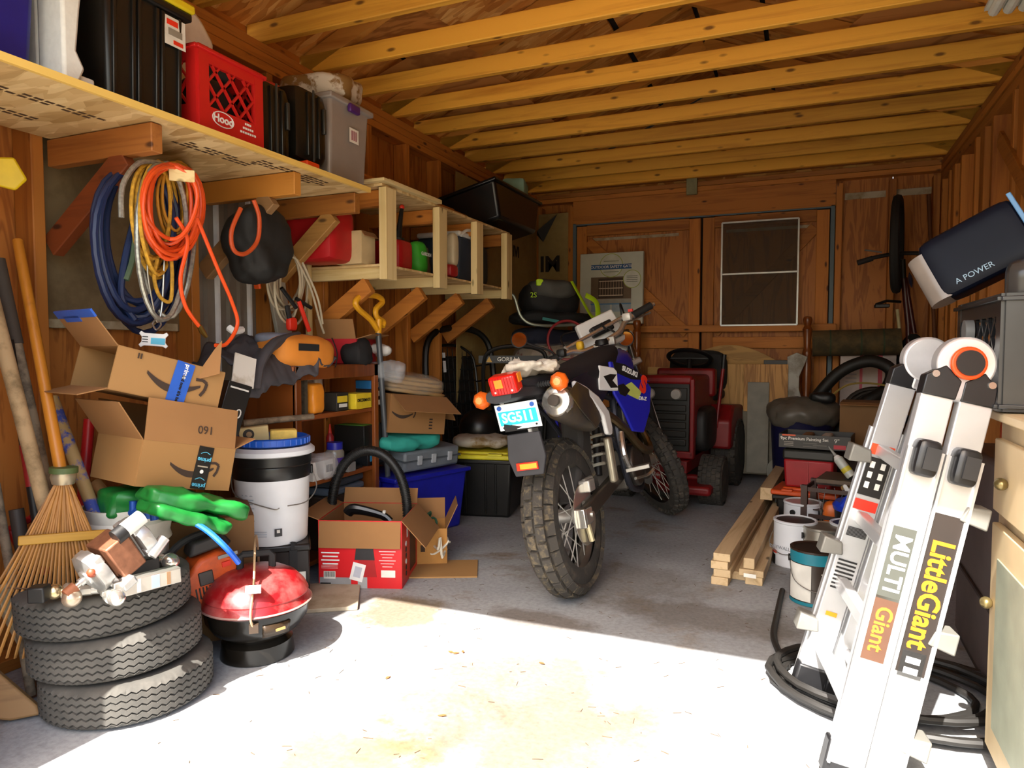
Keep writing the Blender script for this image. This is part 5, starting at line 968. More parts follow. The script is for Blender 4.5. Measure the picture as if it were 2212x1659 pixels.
for k in range(36): a = 2*math.pi*k/36; B().box((.1475*math.cos(a), .1475*math.sin(a), .018), (.004, .006, .022), None).o('grip_rib', K('#1c54b8', .4), bl2) if math.sin(a) < .3 else None
zb_ = bz+.395
tag(B().box((0, 0, .025), (.1, .06, .05)).o('sanding_sponge', K('#d8b85c', .8, 0, .15, 60), M=Tm((-1.9, 2.17, zb_), 46), bev=.006), 'yellow sanding sponge on the blue lid', 'sponge')
wbk = thing('foam_float', 'cream foam block with black oval print on the blue lid', 'block', Tm((-2.0, 2.12, zb_), 44, 0, -4)); B().box((0, 0, .033), (.11, .05, .06)).o('block', K('#dcc48c', .8), wbk, bev=.004); B().cyl((-.02, -.0255, .035), (-.02, -.0262, .035), .021, n=20).o('dark_print', K('#2a2018', .6), wbk); B().cyl((-.018, -.0262, .035), (-.018, -.0268, .035), .011, n=16).o('tan_print', K('#a8845c', .6), wbk)
tag(B().cyl((-.14, 0, 0), (.15, 0, .01), .014, .012).o('hammer_handle_stick', GW, M=Tm((-1.97, 2.22, zb_+.075), 62)), 'grey wooden stick resting on the sponges over the bucket', 'stick')
fl, fr_ = pZ(690, 1268), pZ(868, 1272); wv = (fr_-fl); rw = wv.length; rot = math.degrees(math.atan2(wv.y, wv.x)); dm = Vector((-wv.y, wv.x, 0)).normalized(); RW, RD, RH = rw, .34, .285
REDC = K('#c81820', .4, 0, .05)
vb, VP = carton('vacuum_carton', 'open red shop vacuum box with cardboard flaps', Tm((fl+fr_)/2+dm*(RD/2), rot), RW, RD, RH, [('f', 174, .115), ('r', 138, .15), ('b', 20, .07), ('l', 70, .08)], REDC)
F_ = VP['f']; yq = -RD/2-.003
for k in range(4): B().box((-RW*.36, yq, RH*(.52-.055*k)), (RW*.22*(1-.15*(k % 2)), .001, .006)).o('text_print', WHT, F_, ang=0)
for k in range(3): B().box((-RW*.37, yq, RH*(.33-.02*k)), (RW*.2, .001, .002)).o('text_print', K('#e0a0a0', .5), F_, ang=0)
B().tbox((.02, yq, RH*.42), (.085, .003, .05), .85).o('vacuum_print', K('#2c2a2c', .5), F_); B().prism([(-.035, 0), (.045, 0), (.035, .07), (-.03, .075)], -.001, .001, Matrix.Translation((.025, yq, RH*.17))).o('vacuum_print', K('#a01418', .5), F_, ang=0)
for k in range(6): B().box((RW*.33, yq, RH*(.55-.045*k)), (RW*.2*(1-.2*(k % 3)), .001, .003)).o('text_print', K('#f0c0c0', .5), F_, ang=0)
bl = plate(F_, 'barcode_label', LBL, -RW*.37, yq-.0005, RH*.19, .05, .032)
for k in range(10): B().box((-.02+.0045*k, -.001, .003), (.002, .001, .022)).o('bar_print', BLK, bl, ang=0)
plate(F_, 'grey_panel', K('#8a8a8c', .5), -RW*.3, yq-.0004, RH*.075, RW*.38, .045); plate(F_, 'grey_panel', K('#a0a0a0', .5), .01, yq-.0004, RH*.075, .04, .05); plate(F_, 'white_label', LBL, RW*.34, yq-.0005, RH*.22, .06, .03); sl_ = plate(F_, 'tilted_label', WHT, -.01, yq-.001, RH*.24, .055, .075, 14); B().box((0, -.001, 0), (.03, .001, .045)).o('bar_print', K('#b0b4c0', .5), sl_, ang=0); plate(F_, 'black_panel', BLK, -RW*.42, yq-.0008, RH*.04, .045, .02)
SD = VP['r']
for k in range(6): B().cyl((RW/2+.0025, -RD*.28, RH*(.6-.09*k)), (RW/2+.004, -RD*.28, RH*(.6-.09*k)), .011).o('icon_print', [WHT, BLK, BLK, LBL, BLK, BLK][k], SD)
B().box((RW/2+.003, .04, RH*.45), (.001, .12, .2)).o('dark_print', K('#3a1214', .5), SD, ang=0); B().box((RW/2+.003, -RD*.2, RH*.8), (.001, .02, .07)).o('white_print', LBL, SD, ang=0)
vh = thing('vacuum_hose', 'black ribbed vacuum hose arching out of red box', 'hose', (fl+fr_)/2+dm*.2+Vector((0, 0, RH)))
vp0 = (fl+fr_)/2+dm*.26; arc = []
for k in range(33): a = math.pi*k/32; arc.append(vp0+Vector((wv.x, wv.y, 0)).normalized()*(-.175*math.cos(a)-.03)+Vector((0, 0, .22+.32*math.sin(a)**.8)))
B().tube(arc, .0185, 12, sub=2).o('core', K('#141414', .5), vh, world=True)
hr = B()
from mathutils import geometry
L_ = 0; acc = []
for i in range(len(arc)-1):
    for j in range(4): t = j/4; p = arc[i]*(1-t)+arc[i+1]*t; d = (arc[i+1]-arc[i]).normalized(); hr.cyl(p-d*.0016, p+d*.0016, .0225, n=12)
tag(hr.o('ridges', K('#1c1c1c', .45), vh, world=True), kind='stuff')
vw = thing('vacuum_wand', 'black vacuum handle lying inside the red box', 'handle', Tm((fl+fr_)/2+dm*.12+Vector((0, 0, RH-.015)), rot, 0, 10)); B().tube([(-.09, 0, .0), (-.06, 0, .025), (.06, 0, .02), (.1, 0, 0)], [.025, .03, .022, .025], 10, sub=4, flat=.7).o('handle', K('#121214', .25), vw)
for x in (-.06, .07): B().cyl((x, -.008, .03), (x, -.01, .045), .007).o('button', LBL, vw)
# ================================================================ middle left: totes and boxes by the wall
t1 = pZ(1060, 1122); tote('storage_tote', 'black tote with yellow lid on the floor left of motorcycle', Tm((-1.83, 3.87, 0), 12), .44, .40, .37, K('#131211', .35), K('#d8cc28', .4), 'tote', 2, 1.08)
tag(B().soft((0, 0, 0), (.34, .34, .07), 14, 3, .018, 9, 2).o('paper_bag_pile', dirty('#b8b0a0', '#8a7248', .8, 0, 5, .5, .6), M=Tm((-1.84, 3.88, .435), 15), ang=60), 'crumpled paper and canvas pile on the black tote', 'paper')
tote('storage_tote', 'open royal blue tote behind the red vacuum box', Tm((-2.0, 3.3, 0), 72, 0, 0), .52, .36, .36, K('#1c20a0', .35), None, 'tote', 0, 1.15)
gtb = thing('grey_case', 'grey plastic tool case lying on the blue tote', 'case', Tm((-2.0, 3.33, .365), 72, 6)); B().box((0, 0, .055), (.4, .3, .11)).o('shell', K('#70767c', .4), gtb, bev=.015); B().box((0, -.001, .058), (.41, .31, .008)).o('seam', K('#4c5258', .4), gtb)
for x in (-.1, 0, .12): B().box((x, -.157, .06), (.03, .012, .05)).o('latch', K('#b0b4b8', .35), gtb, bev=.003)
tag(B().soft((0, 0, 0), (.4, .26, .1), 14, 2.6, .025, 8, 4).o('teal_cloth', K('#2fa090', .8), M=Tm((-1.98, 3.18, .515), 70, 5), ang=60), 'teal fabric bundle on the grey case', 'fabric')
b3, P3 = carton('shipping_box', 'open shipping box with smile print on the teal fabric', Tm((-2.0, 3.22, .555), 62, 0, 6), .34, .28, .2, [('f', 118, .17), ('r', 150, .14), ('b', 60, .1)], K('#986c3e', .8, 0, .06, 5))
smile(P3['f'], .14, INKB, Matrix.Translation((-.09, -.143, .11)))
for k in range(4): B().box((.08, -.1425, .03+.016*k), (.02, .001, .008)).o('box_print', INKB, P3['f'], ang=0)
pb = thing('paper_sack', 'folded brown paper sacks wrapped in clear plastic', 'sack', Tm((-1.99, 3.28, .79), 66, 4, 8))
for k in range(4): B().soft((0, .01*k, .022*k-.02), (.38-.02*k, .26, .028), 12, 4, .01, 10, k).o('folded_sack', K('#a07a44' if k % 2 else '#b08a52', .8, 0, .15), pb, ang=60)
B().soft((-.03, -.02, .02), (.37, .27, .12), 14, 3.5, .014, 12, 7).o('plastic_wrap', glassy('#cfc8b8', .08, .22), pb, ang=60)
lb_, LP = carton('string_light_box', 'torn open cardboard box of string lights on floor', Tm((-1.66, 2.84, 0), 30), .22, .2, .17, [('r', 25, .12), ('b', 10, .1)], K('#b07c3c', .8))
B().box((0, -.103, .08), (.02, .002, .03)).o('hand_hole', K('#3a2614', .8), LP['f'])
tag(B().box((0, 0, .004), (.3, .24, .006)).o('cardboard_sheet', CARD, M=Tm((-1.49, 2.74, 0), 25), ang=0), 'flat torn cardboard piece lying on floor beside string lights', 'cardboard')
for k, (m_, lab) in enumerate((('#1f4a34', 'green string light wire bundle in the torn box'), ('#d8d0bc', 'white string light cable hanging over the torn box'))):
    rs = random.Random(k); pts = [(-1.65+.1*k+rs.uniform(-.08, .06), 2.84-.02*k+rs.uniform(-.08, .06), .17+rs.uniform(-.04, .05)-.08*k) for _ in range(16)]
    tag(B().tube(pts, .006, 6, sub=4).o('light_string', K(m_, .6)), lab, 'cable')
# steel cart leaning, wagon, ball
WC = K('#121210', .4); gc = thing('mesh_cart', 'black steel mesh cart bed standing on end by left wall', 'cart', Tm(pX(975, 790, -1.99)*1.0, 62, -8))
gc.matrix_basis = Tm((-2.07, 4.16, 0), 60, -7); PM[gc.name] = gc.matrix_basis.copy()
B().tube([(-.26, 0, .3), (-.27, 0, .9), (-.2, 0, 1.1), (0, 0, 1.15), (.2, 0, 1.1), (.27, 0, .9), (.26, 0, .3), (.22, 0, .02), (-.22, 0, .02)], .022, 8, True, 5).o('frame_tube', WC, gc)
B().tube([(-.21, .14, .3), (-.22, .14, .88), (-.14, .14, 1.02), (0, .14, 1.05), (.14, .14, 1.02), (.22, .14, .88), (.21, .14, .3)], .01, 8, False, 4).o('inner_tube', WC, gc)
for k in range(11): x = -.2+.04*k; B().cyl((x, .15, .05), (x, .15, 1.03-.5*abs(x)**2), .0042, n=6).o('mesh_wire', WC, gc)
for k in range(12): z = .08+.08*k; B().cyl((-.22, .15, z), (.22, .15, z), .0042, n=6).o('mesh_wire', WC, gc)
for k in range(6): z = .35+.11*k; B().cyl((-.27, 0, z), (-.215, .14, z), .006, n=6).o('side_rung', WC, gc); B().cyl((.27, 0, z), (.215, .14, z), .006, n=6).o('side_rung', WC, gc)
B().box((0, .155, .5), (.42, .003, .95)).o('bed_sheet', glassy('#15130f', .5, .7), gc)
for z, h_ in ((.98, .035), (.90, .08)): B().box((-.04, .135, z), (.022, .004, h_)).o('reflector', K('#f4f4f4', .3), gc)
B().box((-.13, .135, .9), (.02, .004, .035)).o('reflector', K('#e07020', .3), gc)
wg = thing('dump_cart', 'black garden cart with tubular handle behind the motorcycle', 'cart', Tm((-1.80, 4.66, 0), 22)); B().tbox((0, 0, .35), (.5, .5, .3), 1.2).o('tub', K('#121316', .4), wg, bev=.02); B().tube([(-.3, -.36, .3), (-.34, -.4, .85), (-.26, -.4, 1.0), (.02, -.4, 1.0), (.08, -.4, .85), (.06, -.36, .3)], .014, 8, sub=5).o('handle_tube', WC, wg); B().box((-.12, -.4, .93), (.5, .012, .05)).o('name_bar', BLK, wg); text('GORILLA', .038, LBL, wg, on_front(-.17, -.408, .93), bold=.0006); B().prism([(-.02, -.018), (.02, -.018), (.0, .02)], -.001, .001, Matrix.Translation((-.3, -.408, .93))).o('logo', K('#c89a2c', .5), wg, ang=0)
for s in (-1, 1): B().lathe([(.09, -.035), (.14, -.03), (.15, 0), (.14, .03), (.09, .035)], 24, Tm((s*.24, 0, .15), 90, 90)).o('wheel', BLKR, wg)
tag(B().sph((0, 0, 0), .13, 28, 18).o('black_ball', K('#0e0f10', .35), M=Tm(pD(1035, 925, 4.45))), 'black ball resting behind the black tote', 'ball'); bs = pD(1035, 925, 4.45)
tag(B().lathe([(.1, 0), (.08, .02), (.07, bs.z-.13), (.09, bs.z-.115)], 20).o('ball_stand', K('#1a1a1c', .5), M=Tm((bs.x, bs.y, 0))), 'dark bucket under the black ball', 'bucket')
fbg = thing('flower_bag', 'clear bag of flowered fabric on the garden cart', 'bag', Tm((-1.66, 4.78, .93), 40)); B().soft((0, 0, 0), (.62, .34, .2), 14, 3, .012, 9, 3).o('fabric', dirty('#a89c84', '#7a3c34', .5, 0, 16, .55, .62), fbg, ang=60); B().soft((0, -.005, .005), (.65, .37, .23), 12, 3, .014, 10, 5).o('plastic_cover', glassy('#cfc8c0', .08, .2), fbg, ang=60)
tag(B().soft((0, 0, 0), (.66, .36, .14), 12, 3.5, .02, 7, 4).o('blue_blanket', K('#161a2c', .85), M=Tm((-1.70, 4.85, 1.075), 50, 0, 3), ang=60), 'dark navy folded blanket above the flowered bag', 'blanket')
chs = thing('camp_chair', 'folded camp chair with bent silver tube on the blanket', 'chair', Tm((-1.72, 4.74, 1.16), 36)); B().tube([(-.36, -.2, .22), (-.3, -.2, .2), (-.24, -.2, .05), (-.1, -.22, -.0), (.3, -.22, .02)], .011, 8, sub=5).o('frame_tube', K('#8a9084', .35, .6), chs); B().soft((.02, 0, .06), (.6, .34, .1), 10, 3, .02, 8).o('seat_cloth', K('#101214', .8), chs, ang=60); B().box((-.05, -.22, .03), (.12, .004, .02), Matrix.Rotation(R(10), 4, 'Y')).o('teal_patch', K('#2f7a78', .6), chs)
bp = thing('backpack', 'black and grey backpack with neon green straps on the chair', 'backpack', Tm((-1.72, 4.76, 1.35), 36)); B().soft((0, 0, 0), (.42, .34, .26), 16, 2.8, .02, 6, 2).o('pack_body', K('#101012', .75), bp, ang=60); B().soft((.0, -.06, .07), (.34, .3, .15), 12, 3, .015, 7).o('grey_panel', K('#4c4c48', .8), bp, ang=60)
NG = K('#b4e020', .5); B().tube([(.1, -.22, .12), (.16, -.25, .0), (.24, -.24, -.12), (.3, -.2, -.13), (.3, -.17, -.02), (.22, -.17, .03)], .022, 8, sub=5, flat=.2).o('strap', NG, bp); B().soft((-.12, -.18, .11), (.05, .03, .05), 4, 4, 0).o('strap_tab', NG, bp); text('2S', .05, NG, bp, on_front(-.17, -.205, .02))
tag(B().tube([(.13*math.cos(a), 0, .13*math.sin(a)) for a in [2*math.pi*k/28 for k in range(28)]], .009, 8, True).o('red_hoop', K('#8a1c20', .4), M=Tm(pD(1225, 735, 4.6), 10, 10)), 'dark red hoop behind the motorcycle windscreen', 'hoop')
# ================================================================ back wall things
sg = thing('gate_box', 'flat white safety gate box leaning against the left door', 'box', Tm(pY(1320, 700, 5.80), 0, -2)); gh = pY(1320, 548, 5.8).z-pY(1320, 702, 5.8).z; gw = pY(1388, 600, 5.8).x-pY(1252, 600, 5.8).x
B().box((0, 0, gh/2), (gw, .05, gh)).o('carton', K('#c4c8bc', .5, 0, .04), sg, bev=.003)
def gpl(nm, m_, x, z, w, h, dy=0): return B().box((gw*x, -.0262-dy, gh*z), (gw*w, .001, gh*h)).o(nm, m_, sg, ang=0)
gpl('title_band', K('#23568c', .5), -.0, .80, .64, .07, .0006); text('OUTDOOR SAFETY GATE', .032, WHT, sg, on_front(0, -.028, gh*.80), sx=.98, bold=.0003)
gpl('photo_print', K('#6a5540', .6), .0, .47, .64, .38); gpl('photo_floor', K('#a09c90', .6), 0, .315, .64, .07, .0006); gpl('photo_print', K('#3c2a1c', .6), .0, .5, .4, .28, .0006)
for k in range(9): gpl('gate_bar', K('#8a7058', .6), -.17+.0425*k, .5, .012, .22, .0012)
for z in (.4, .5, .6): gpl('gate_bar', K('#c8b8a0', .6), 0, z, .38, .012, .0016)
for k, z in enumerate((.22, .22)): gpl('panel_print', K('#9cacb8', .5), -.16+.33*k, z, .3, .1)
gpl('panel_print', K('#5a88b4', .5), 0, .28, .64, .02, .0008)
def disc(x, z, r, m_, dy): B().cyl((gw*x, -.0262-dy, gh*z), (gw*x, -.0268-dy, gh*z), r, n=28).o('round_print', m_, sg)
disc(0, .82, gw*.185, K('#9aa840', .5), .0); disc(0, .82, gw*.175, K('#c8ccc0', .5), .0003); disc(.33, .62, gw*.14, K('#9aa840', .5), .001); disc(.33, .62, gw*.13, K('#d0d2c8', .5), .0014)
for k in range(4): B().box((gw*.33, -.0282, gh*(.66-.025*k)), (gw*.17, .0006, .005)).o('text_print', K('#5a6458', .6), sg, ang=0)
for k in range(2): B().box((0, -.0272, gh*(.88-.15*k)), (gw*.24, .0006, .008)).o('text_print', K('#8a9480', .6), sg, ang=0)
stand = board(None, 'box_ledge', BRDX, (pY(1320, 700, 5.80).x, 5.76, (pY(1320, 700, 5.8).z-.01)/2), (.5, .13, pY(1320, 700, 5.8).z-.01)); tag(stand, 'wooden box behind the motorcycle holding up the gate box', 'box')
p0, p1 = pY(1557, 703, 5.83), pY(1726, 471, 5.83); sw, sh_ = p1.x-p0.x, p1.z-p0.z
ws = thing('window_screen', 'white framed insect screen leaning on the ledge rail', 'screen', ((p0.x+p1.x)/2, 5.83, p0.z)); FRM = K('#c4c8c8', .4, .3)
for a_, c_ in (((-sw/2, 0, 0), (sw/2, 0, 0)), ((-sw/2, 0, sh_), (sw/2, 0, sh_)), ((-sw/2, 0, 0), (-sw/2, 0, sh_)), ((sw/2, 0, 0), (sw/2, 0, sh_)), ((-sw/2, 0, sh_*.5), (sw/2, 0, sh_*.5))): B().bar(a_, c_, .012, .018, (0, 1, 0)).o('frame_bar', FRM, ws)
B().box((0, .002, sh_/2), (sw-.01, .001, sh_-.01)).o('mesh', glassy('#4a4034', .7, .42), ws)
# bed frame parts
HBW = wood('#8a4a1e', '#6a3212', 'z', .3, 1, False)
def bedpost(lab, px, py, Y):
    b0 = pY(px, py, Y); h_ = b0.z; T_ = thing('bed_post', lab, 'bed post', (b0.x, Y, 0), 'turned bed posts')
    pr_ = [(.035, 0), (.035, .5), (.028, .52), (.036, .56), (.026, .6), (.033, .7), (.033, .85), (.025, .9), (.035, .93), (.03, .95), (.022, .97)]
    pr_ = [(r, z*h_/1.2) for r, z in pr_]+[(.03, h_-.13), (.035, h_-.1), (.022, h_-.075), (.03, h_-.05), (.034, h_-.03), (.026, h_-.008), (0, h_)]
    B().lathe(pr_, 18).o('turned_post', HBW, T_)
bedpost('turned wooden bed post behind the motorcycle handlebar', 1376, 690, 5.6); bedpost('turned wooden bed post at right of the plywood', 1745, 682, 5.6)
def hb(u): return pY(1470+210*u, 0, 5.66).x
zt_, zb2 = pY(1575, 745, 5.66).z, pY(1680, 790, 5.66).z; xs = [pY(1400, 800, 5.66).x+(pY(1720, 800, 5.66).x-pY(1400, 800, 5.66).x)*k/24 for k in range(25)]
xc_ = pY(1575, 780, 5.66).x
poly = [(xs[0], .25)]+[(x, zb2-.02+(zt_-zb2+.02)*max(0, math.cos((x-xc_)*3.6) if abs(x-xc_) < .62 else -.3)) for x in xs]+[(xs[-1], .25)]
tag(B().prism(poly, 5.645, 5.675).o('headboard', plywood('#b58a44', '#9a7234', 'x')), 'arched wooden headboard panel leaning on the doors', 'headboard')
def panel(name, lab, x0, y0, x1, y1, Y, m_, t=.018, cat='plywood'):
    a_, c_ = pY(x0, y1, Y), pY(x1, y0, Y); b_ = B().box((0, 0, 0), (c_.x-a_.x, t, c_.z-a_.z)).o(name, m_, M=Tm(((a_.x+c_.x)/2, Y, (a_.z+c_.z)/2)), bev=.002); return tag(b_, lab, cat)
panel('plywood_sheet', 'pale plywood sheet standing behind the tractor', 1520, 787, 1608, 1022, 5.56, plywood('#c29452', '#a2783a', 'z'))
panel('plywood_offcut', 'square plywood offcut with bold grain in front of headboard', 1606, 787, 1703, 888, 5.5, plywood('#c08c48', '#94642a', 'z'))
panel('grey_plank', 'grey painted panel standing in front of plywood', 1612, 826, 1662, 1020, 5.46, K('#7d786c', .6), cat='panel')
panel('grey_board', 'wide grey hardboard standing on the floor', 1600, 888, 1730, 1022, 5.52, K('#7a7364', .7), cat='board')
panel('dark_strip', 'dark strip of board lying over the plywood offcut', 1650, 778, 1702, 790, 5.53, BLK, cat='board')
wp = thing('white_shelf_end', 'white scrolled wooden shelf end beside the plywood', 'shelf end', Tm(pY(1725, 880, 5.52))); k_ = 5.7/1500
B().prism([(-22*k_, -15*k_), (20*k_, -15*k_), (22*k_, 10*k_), (5*k_, 18*k_), (0, 35*k_), (0, 60*k_), (8*k_, 80*k_), (14*k_, 98*k_), (-5*k_, 106*k_), (-22*k_, 98*k_)], -.01, .01).o('board', dirty('#a8a49a', '#7a7264', .6, 0, 8), wp, bev=.003)
cr = thing('carpet_roll', 'brown patterned carpet roll lying behind the bicycle', 'carpet', pY(1760, 745, 5.62)); a_, c_ = pY(1755, 742, 5.62), pY(1945, 738, 5.62)
B().tube([a_, c_], .095, 24).o('roll', dirty('#5c4a2c', '#3c3420', .9, 0, 8, .4, .6), cr, world=True)
for t in (.2, .55, .8): p = a_+(c_-a_)*t; B().tube([p, p+(c_-a_)*.02], .0965, 24, cap=False).o('band', K('#2f3c24', .8), cr, world=True)
for k in range(5): p = pX(1400, 900, -.5); 
ins = panel('insulation_pack', 'pink and white printed insulation pack behind black pipe', 1812, 762, 1935, 900, 5.7, K('#b8a8a0', .5), .1, 'insulation')
ia, ic = pY(1812, 900, 5.7), pY(1935, 762, 5.7); iw, ih = ic.x-ia.x, ic.z-ia.z
for x, w_, m_ in ((-.12, .05, '#c05060'), (.22, .08, '#b83a4c')): B().box((iw*x, -.051, 0), (iw*w_, .002, ih*.98)).o('pink_stripe', K(m_, .5), ins, ang=0)
for k in range(6): B().box((-iw*.3, -.051, ih*(.35-.06*k)), (iw*.2, .002, .006)).o('text_print', K('#8a8890', .5), ins, ang=0)
crs = B().box((0, 0, 0), (.5, .12, ia.z)).o('crate_stand', CARDD, M=Tm(((ia.x+ic.x)/2, 5.72, ia.z/2))); tag(crs, 'brown carton standing under the insulation pack', 'carton')
rkp = pY(1850, 790, 5.62).z-.19
pp = thing('drain_pipe', 'loop of thick black corrugated pipe in back right corner', 'pipe', pY(1800, 900, 5.3)); pts = [pY(a_, c_, Y_) for a_, c_, Y_ in ((1690, 985, 5.3), (1720, 925, 5.3), (1770, 850, 5.3), (1820, 800, 5.3), (1880, 780, 5.3), (1925, 800, 5.3), (1915, 840, 5.25), (1870, 870, 5.2), (1820, 920, 5.2), (1800, 985, 5.2))]
B().tube(pts, .042, 12, sub=6).o('pipe', K('#16130f', .6), pp, world=True)
hp7 = thing('coiled_hose', 'dark coiled hose pile in the back right corner', 'hose', pY(1890, 920, 5.25))
for k in range(6): B().tube([pY(1890+(66-7*k)*math.cos(a)+4*(k % 2), 885+(46-5*k)*math.sin(a), 5.25+.02*(k % 3)) for a in [2*math.pi*j/26 for j in range(26)]], .014, 8, True).o('loop', K('#2a2018', .6), hp7, world=True)
tag(B().tube([pY(a_, c_, 5.1) for a_, c_ in ((1790, 860), (1830, 832), (1880, 828), (1940, 838))], .007, 6, sub=5).o('yellow_rope_end', K('#8a7434', .7)), 'thin dull yellow rope across the black pipe', 'rope')
# bicycle hung on the back wall
bi = thing('bicycle', 'dark mountain bicycle hung on end against the back wall', 'bicycle', pY(1940, 880, 5.7)); BI = K('#141210', .5); YB2 = 5.62
def bp_(x, y, Y=YB2): return pY(x, y, Y)
wheel_c, wr_ = bp_(1938, 528, 5.5), .30
ti = [wheel_c+Vector((.045*math.cos(a), .28*math.cos(a), .31*math.sin(a))) for a in [2*math.pi*k/30 for k in range(30)]]
B().tube(ti, .03, 8, True).o('front_tire', BLKR, bi, world=True)
for k in range(8): B().cyl(wheel_c, ti[k*30//8], .0015, n=5).o('spoke', STL, bi, world=True)
B().tube([bp_(1853, 567, 5.5), bp_(1890, 556, 5.5), bp_(1935, 548, 5.5), bp_(1990, 547, 5.5), bp_(2030, 552, 5.5)], .014, 8, sub=3).o('handlebar', BI, bi, world=True); B().cyl(bp_(1852, 568, 5.5), bp_(1885, 558, 5.5), .019).o('grip', BLKR, bi, world=True); B().cyl(bp_(2005, 548, 5.5), bp_(2036, 552, 5.5), .019).o('grip', K('#3a1414', .7), bi, world=True)
for a_, c_, e_, g_ in ((1868, 540, 1905, 545), (1985, 538, 2015, 540)): B().cyl(bp_(a_, c_, 5.46), bp_(e_, g_, 5.48), .006).o('brake_lever', STL, bi, world=True)
B().cyl(bp_(1950, 560, 5.55), bp_(1952, 600, 5.58), .017).o('stem', BI, bi, world=True); FRB = K('#3c1010', .4)
B().cyl(bp_(1952, 600), bp_(1962, 700), .02).o('down_tube', FRB, bi, world=True); B().cyl(bp_(1955, 600), bp_(1975, 720), .016).o('top_tube', FRB, bi, world=True); B().cyl(bp_(1962, 700), bp_(1965, 860), .018).o('seat_tube', FRB, bi, world=True)
B().cyl(bp_(1938, 668), bp_(1948, 760), .011).o('rim_guard', K('#b0a478', .5), bi, world=True)
B().lathe([(.03, -.01), (.055, 0), (.03, .01)], 20, Matrix.Translation(bp_(1967, 605, 5.5)) @ Matrix.Rotation(R(80), 4, 'Y')).o('reflector_disc', K('#1c2c4c', .4), bi, world=True)
B().tube([bp_(1892, 658, 5.4), bp_(1915, 650, 5.42), bp_(1945, 652, 5.5)], .01, 8).o('crank', BI, bi, world=True); B().box((0, 0, 0), (.09, .07, .025)).o('pedal', BI, bi, M=PM[bi.name].inverted() @ Tm(bp_(1905, 661, 5.4)), bev=.005)
rc2 = bp_(1968, 820, 5.62); ti2 = [rc2+Vector((.06*math.cos(a), -.2*math.cos(a)-.03, .3*math.sin(a))) for a in [2*math.pi*k/30 for k in range(30)]]; B().tube(ti2, .026, 8, True).o('rear_tire', BLKR, bi, world=True)
B().soft((0, 0, 0), (.1, .22, .06), 8, 3, 0).o('saddle', BLKR, bi, M=PM[bi.name].inverted() @ Tm(bp_(1990, 770, 5.45), 10, 60))
tag(B().cyl(pY(2006, 420, 5.8), pY(2020, 760, 5.75), .013).o('thin_pole', K('#5a3010', .7)), 'thin dark pole standing in the back right corner', 'pole')
# ================================================================ lawn tractor
TX = Vector((-.84, 4.53, 0)); LT = thing('lawn_tractor', 'old red lawn tractor with black grille facing the door', 'tractor', Tm(TX, -4)); TRD = dirty('#7c1014', '#560c0e', .45, 0, 6, .5, .75); GRL = K('#16140f', .5)
B().tbox((0, .42, .40), (.36, .8, .42), .96).o('hood', TRD, LT, bev=.03, seg=3); gp_ = B().box((0, .0, .56), (.34, .05, .44)).o('grille', GRL, LT, bev=.008)
for k in range(5): B().box((-.0, -.032, .40+.055*k), (.3, .02, .042)).o('grille_slat', K('#1c1a15', .45), gp_, bev=.006)
B().box((0, -.03, .71), (.31, .02, .08)).o('lamp_panel', K('#1c1a15', .4), gp_, bev=.004)
for s in (-1, 1): B().lathe([(0, .012), (.03, .01), (.036, 0), (.036, -.02)], 20, Tm((s*.085, -.042, .71), 0, 90)).o('headlight', K('#d0ccc4', .12, .5), gp_)
B().box((.185, .0, .56), (.03, .06, .5)).o('grille_frame', TRD, LT, bev=.008); B().box((-.185, .0, .56), (.03, .06, .5)).o('grille_frame', TRD, LT, bev=.008); B().box((0, 0, .32), (.4, .06, .05)).o('grille_frame', TRD, LT, bev=.01); B().box((0, .0, .80), (.37, .06, .06)).o('hood_lip', TRD, LT, bev=.02)
B().box((0, .42, .25), (.34, 1.0, .08)).o('chassis', TRD, LT, bev=.006); B().box((-.1, -.03, .22), (.18, .02, .13)).o('front_plate', dirty('#b01c22', '#c8bcb4', .5, 0, 22, .55, .6), LT, bev=.003); B().box((.12, .0, .12), (.42, .3, .06)).o('mower_deck', TRD, LT, bev=.02)
def wheel(px, py, pz, r, w, nm): 
    W_ = B().lathe([(r*.55, -w/2), (r*.85, -w/2), (r*.97, -w*.4), (r, -w*.2), (r, w*.2), (r*.97, w*.4), (r*.85, w/2), (r*.55, w/2)], 36, Tm((px, py, pz), 90, 90)).o(nm, RUB, LT); B().lathe([(0, -w*.3), (r*.3, -w*.35), (r*.56, -w*.45), (r*.58, -w*.5), (r*.58, w*.5), (r*.56, w*.45), (r*.3, w*.35), (0, w*.3)], 28, Tm((px, py, pz), 90, 90)).o('hub', K('#c08a28', .5), W_)
    tr = B()
    for k in range(26):
        for j in range(5): a = 2*math.pi*(k+.5*(j % 2))/26; tr.box((0, 0, r), (w*.16, 2*math.pi*r/26*.72, .012), Tm((px, py, pz)) @ Matrix.Rotation(a, 4, 'X') @ Matrix.Translation(((j-2)*w*.19, 0, 0)))
    tag(tr.o('tread', RUB, W_, ang=0), kind='stuff')
for s in (-1, 1): wheel(s*.3, .1, .155, .155, .15, 'front_wheel'); wheel(s*.27, .83, .24, .24, .18, 'rear_wheel')
B().cyl((-.28, .1, .16), (.28, .1, .16), .02).o('front_axle', TRD, LT)
for s in (-1, 1): B().prism([(-.3, .3), (.3, .3), (.33, .46), (.22, .58), (-.15, .6), (-.3, .5)], -.1, .1, Tm((s*.24, .8, 0), 90)).o('fender', TRD, LT, bev=.02)
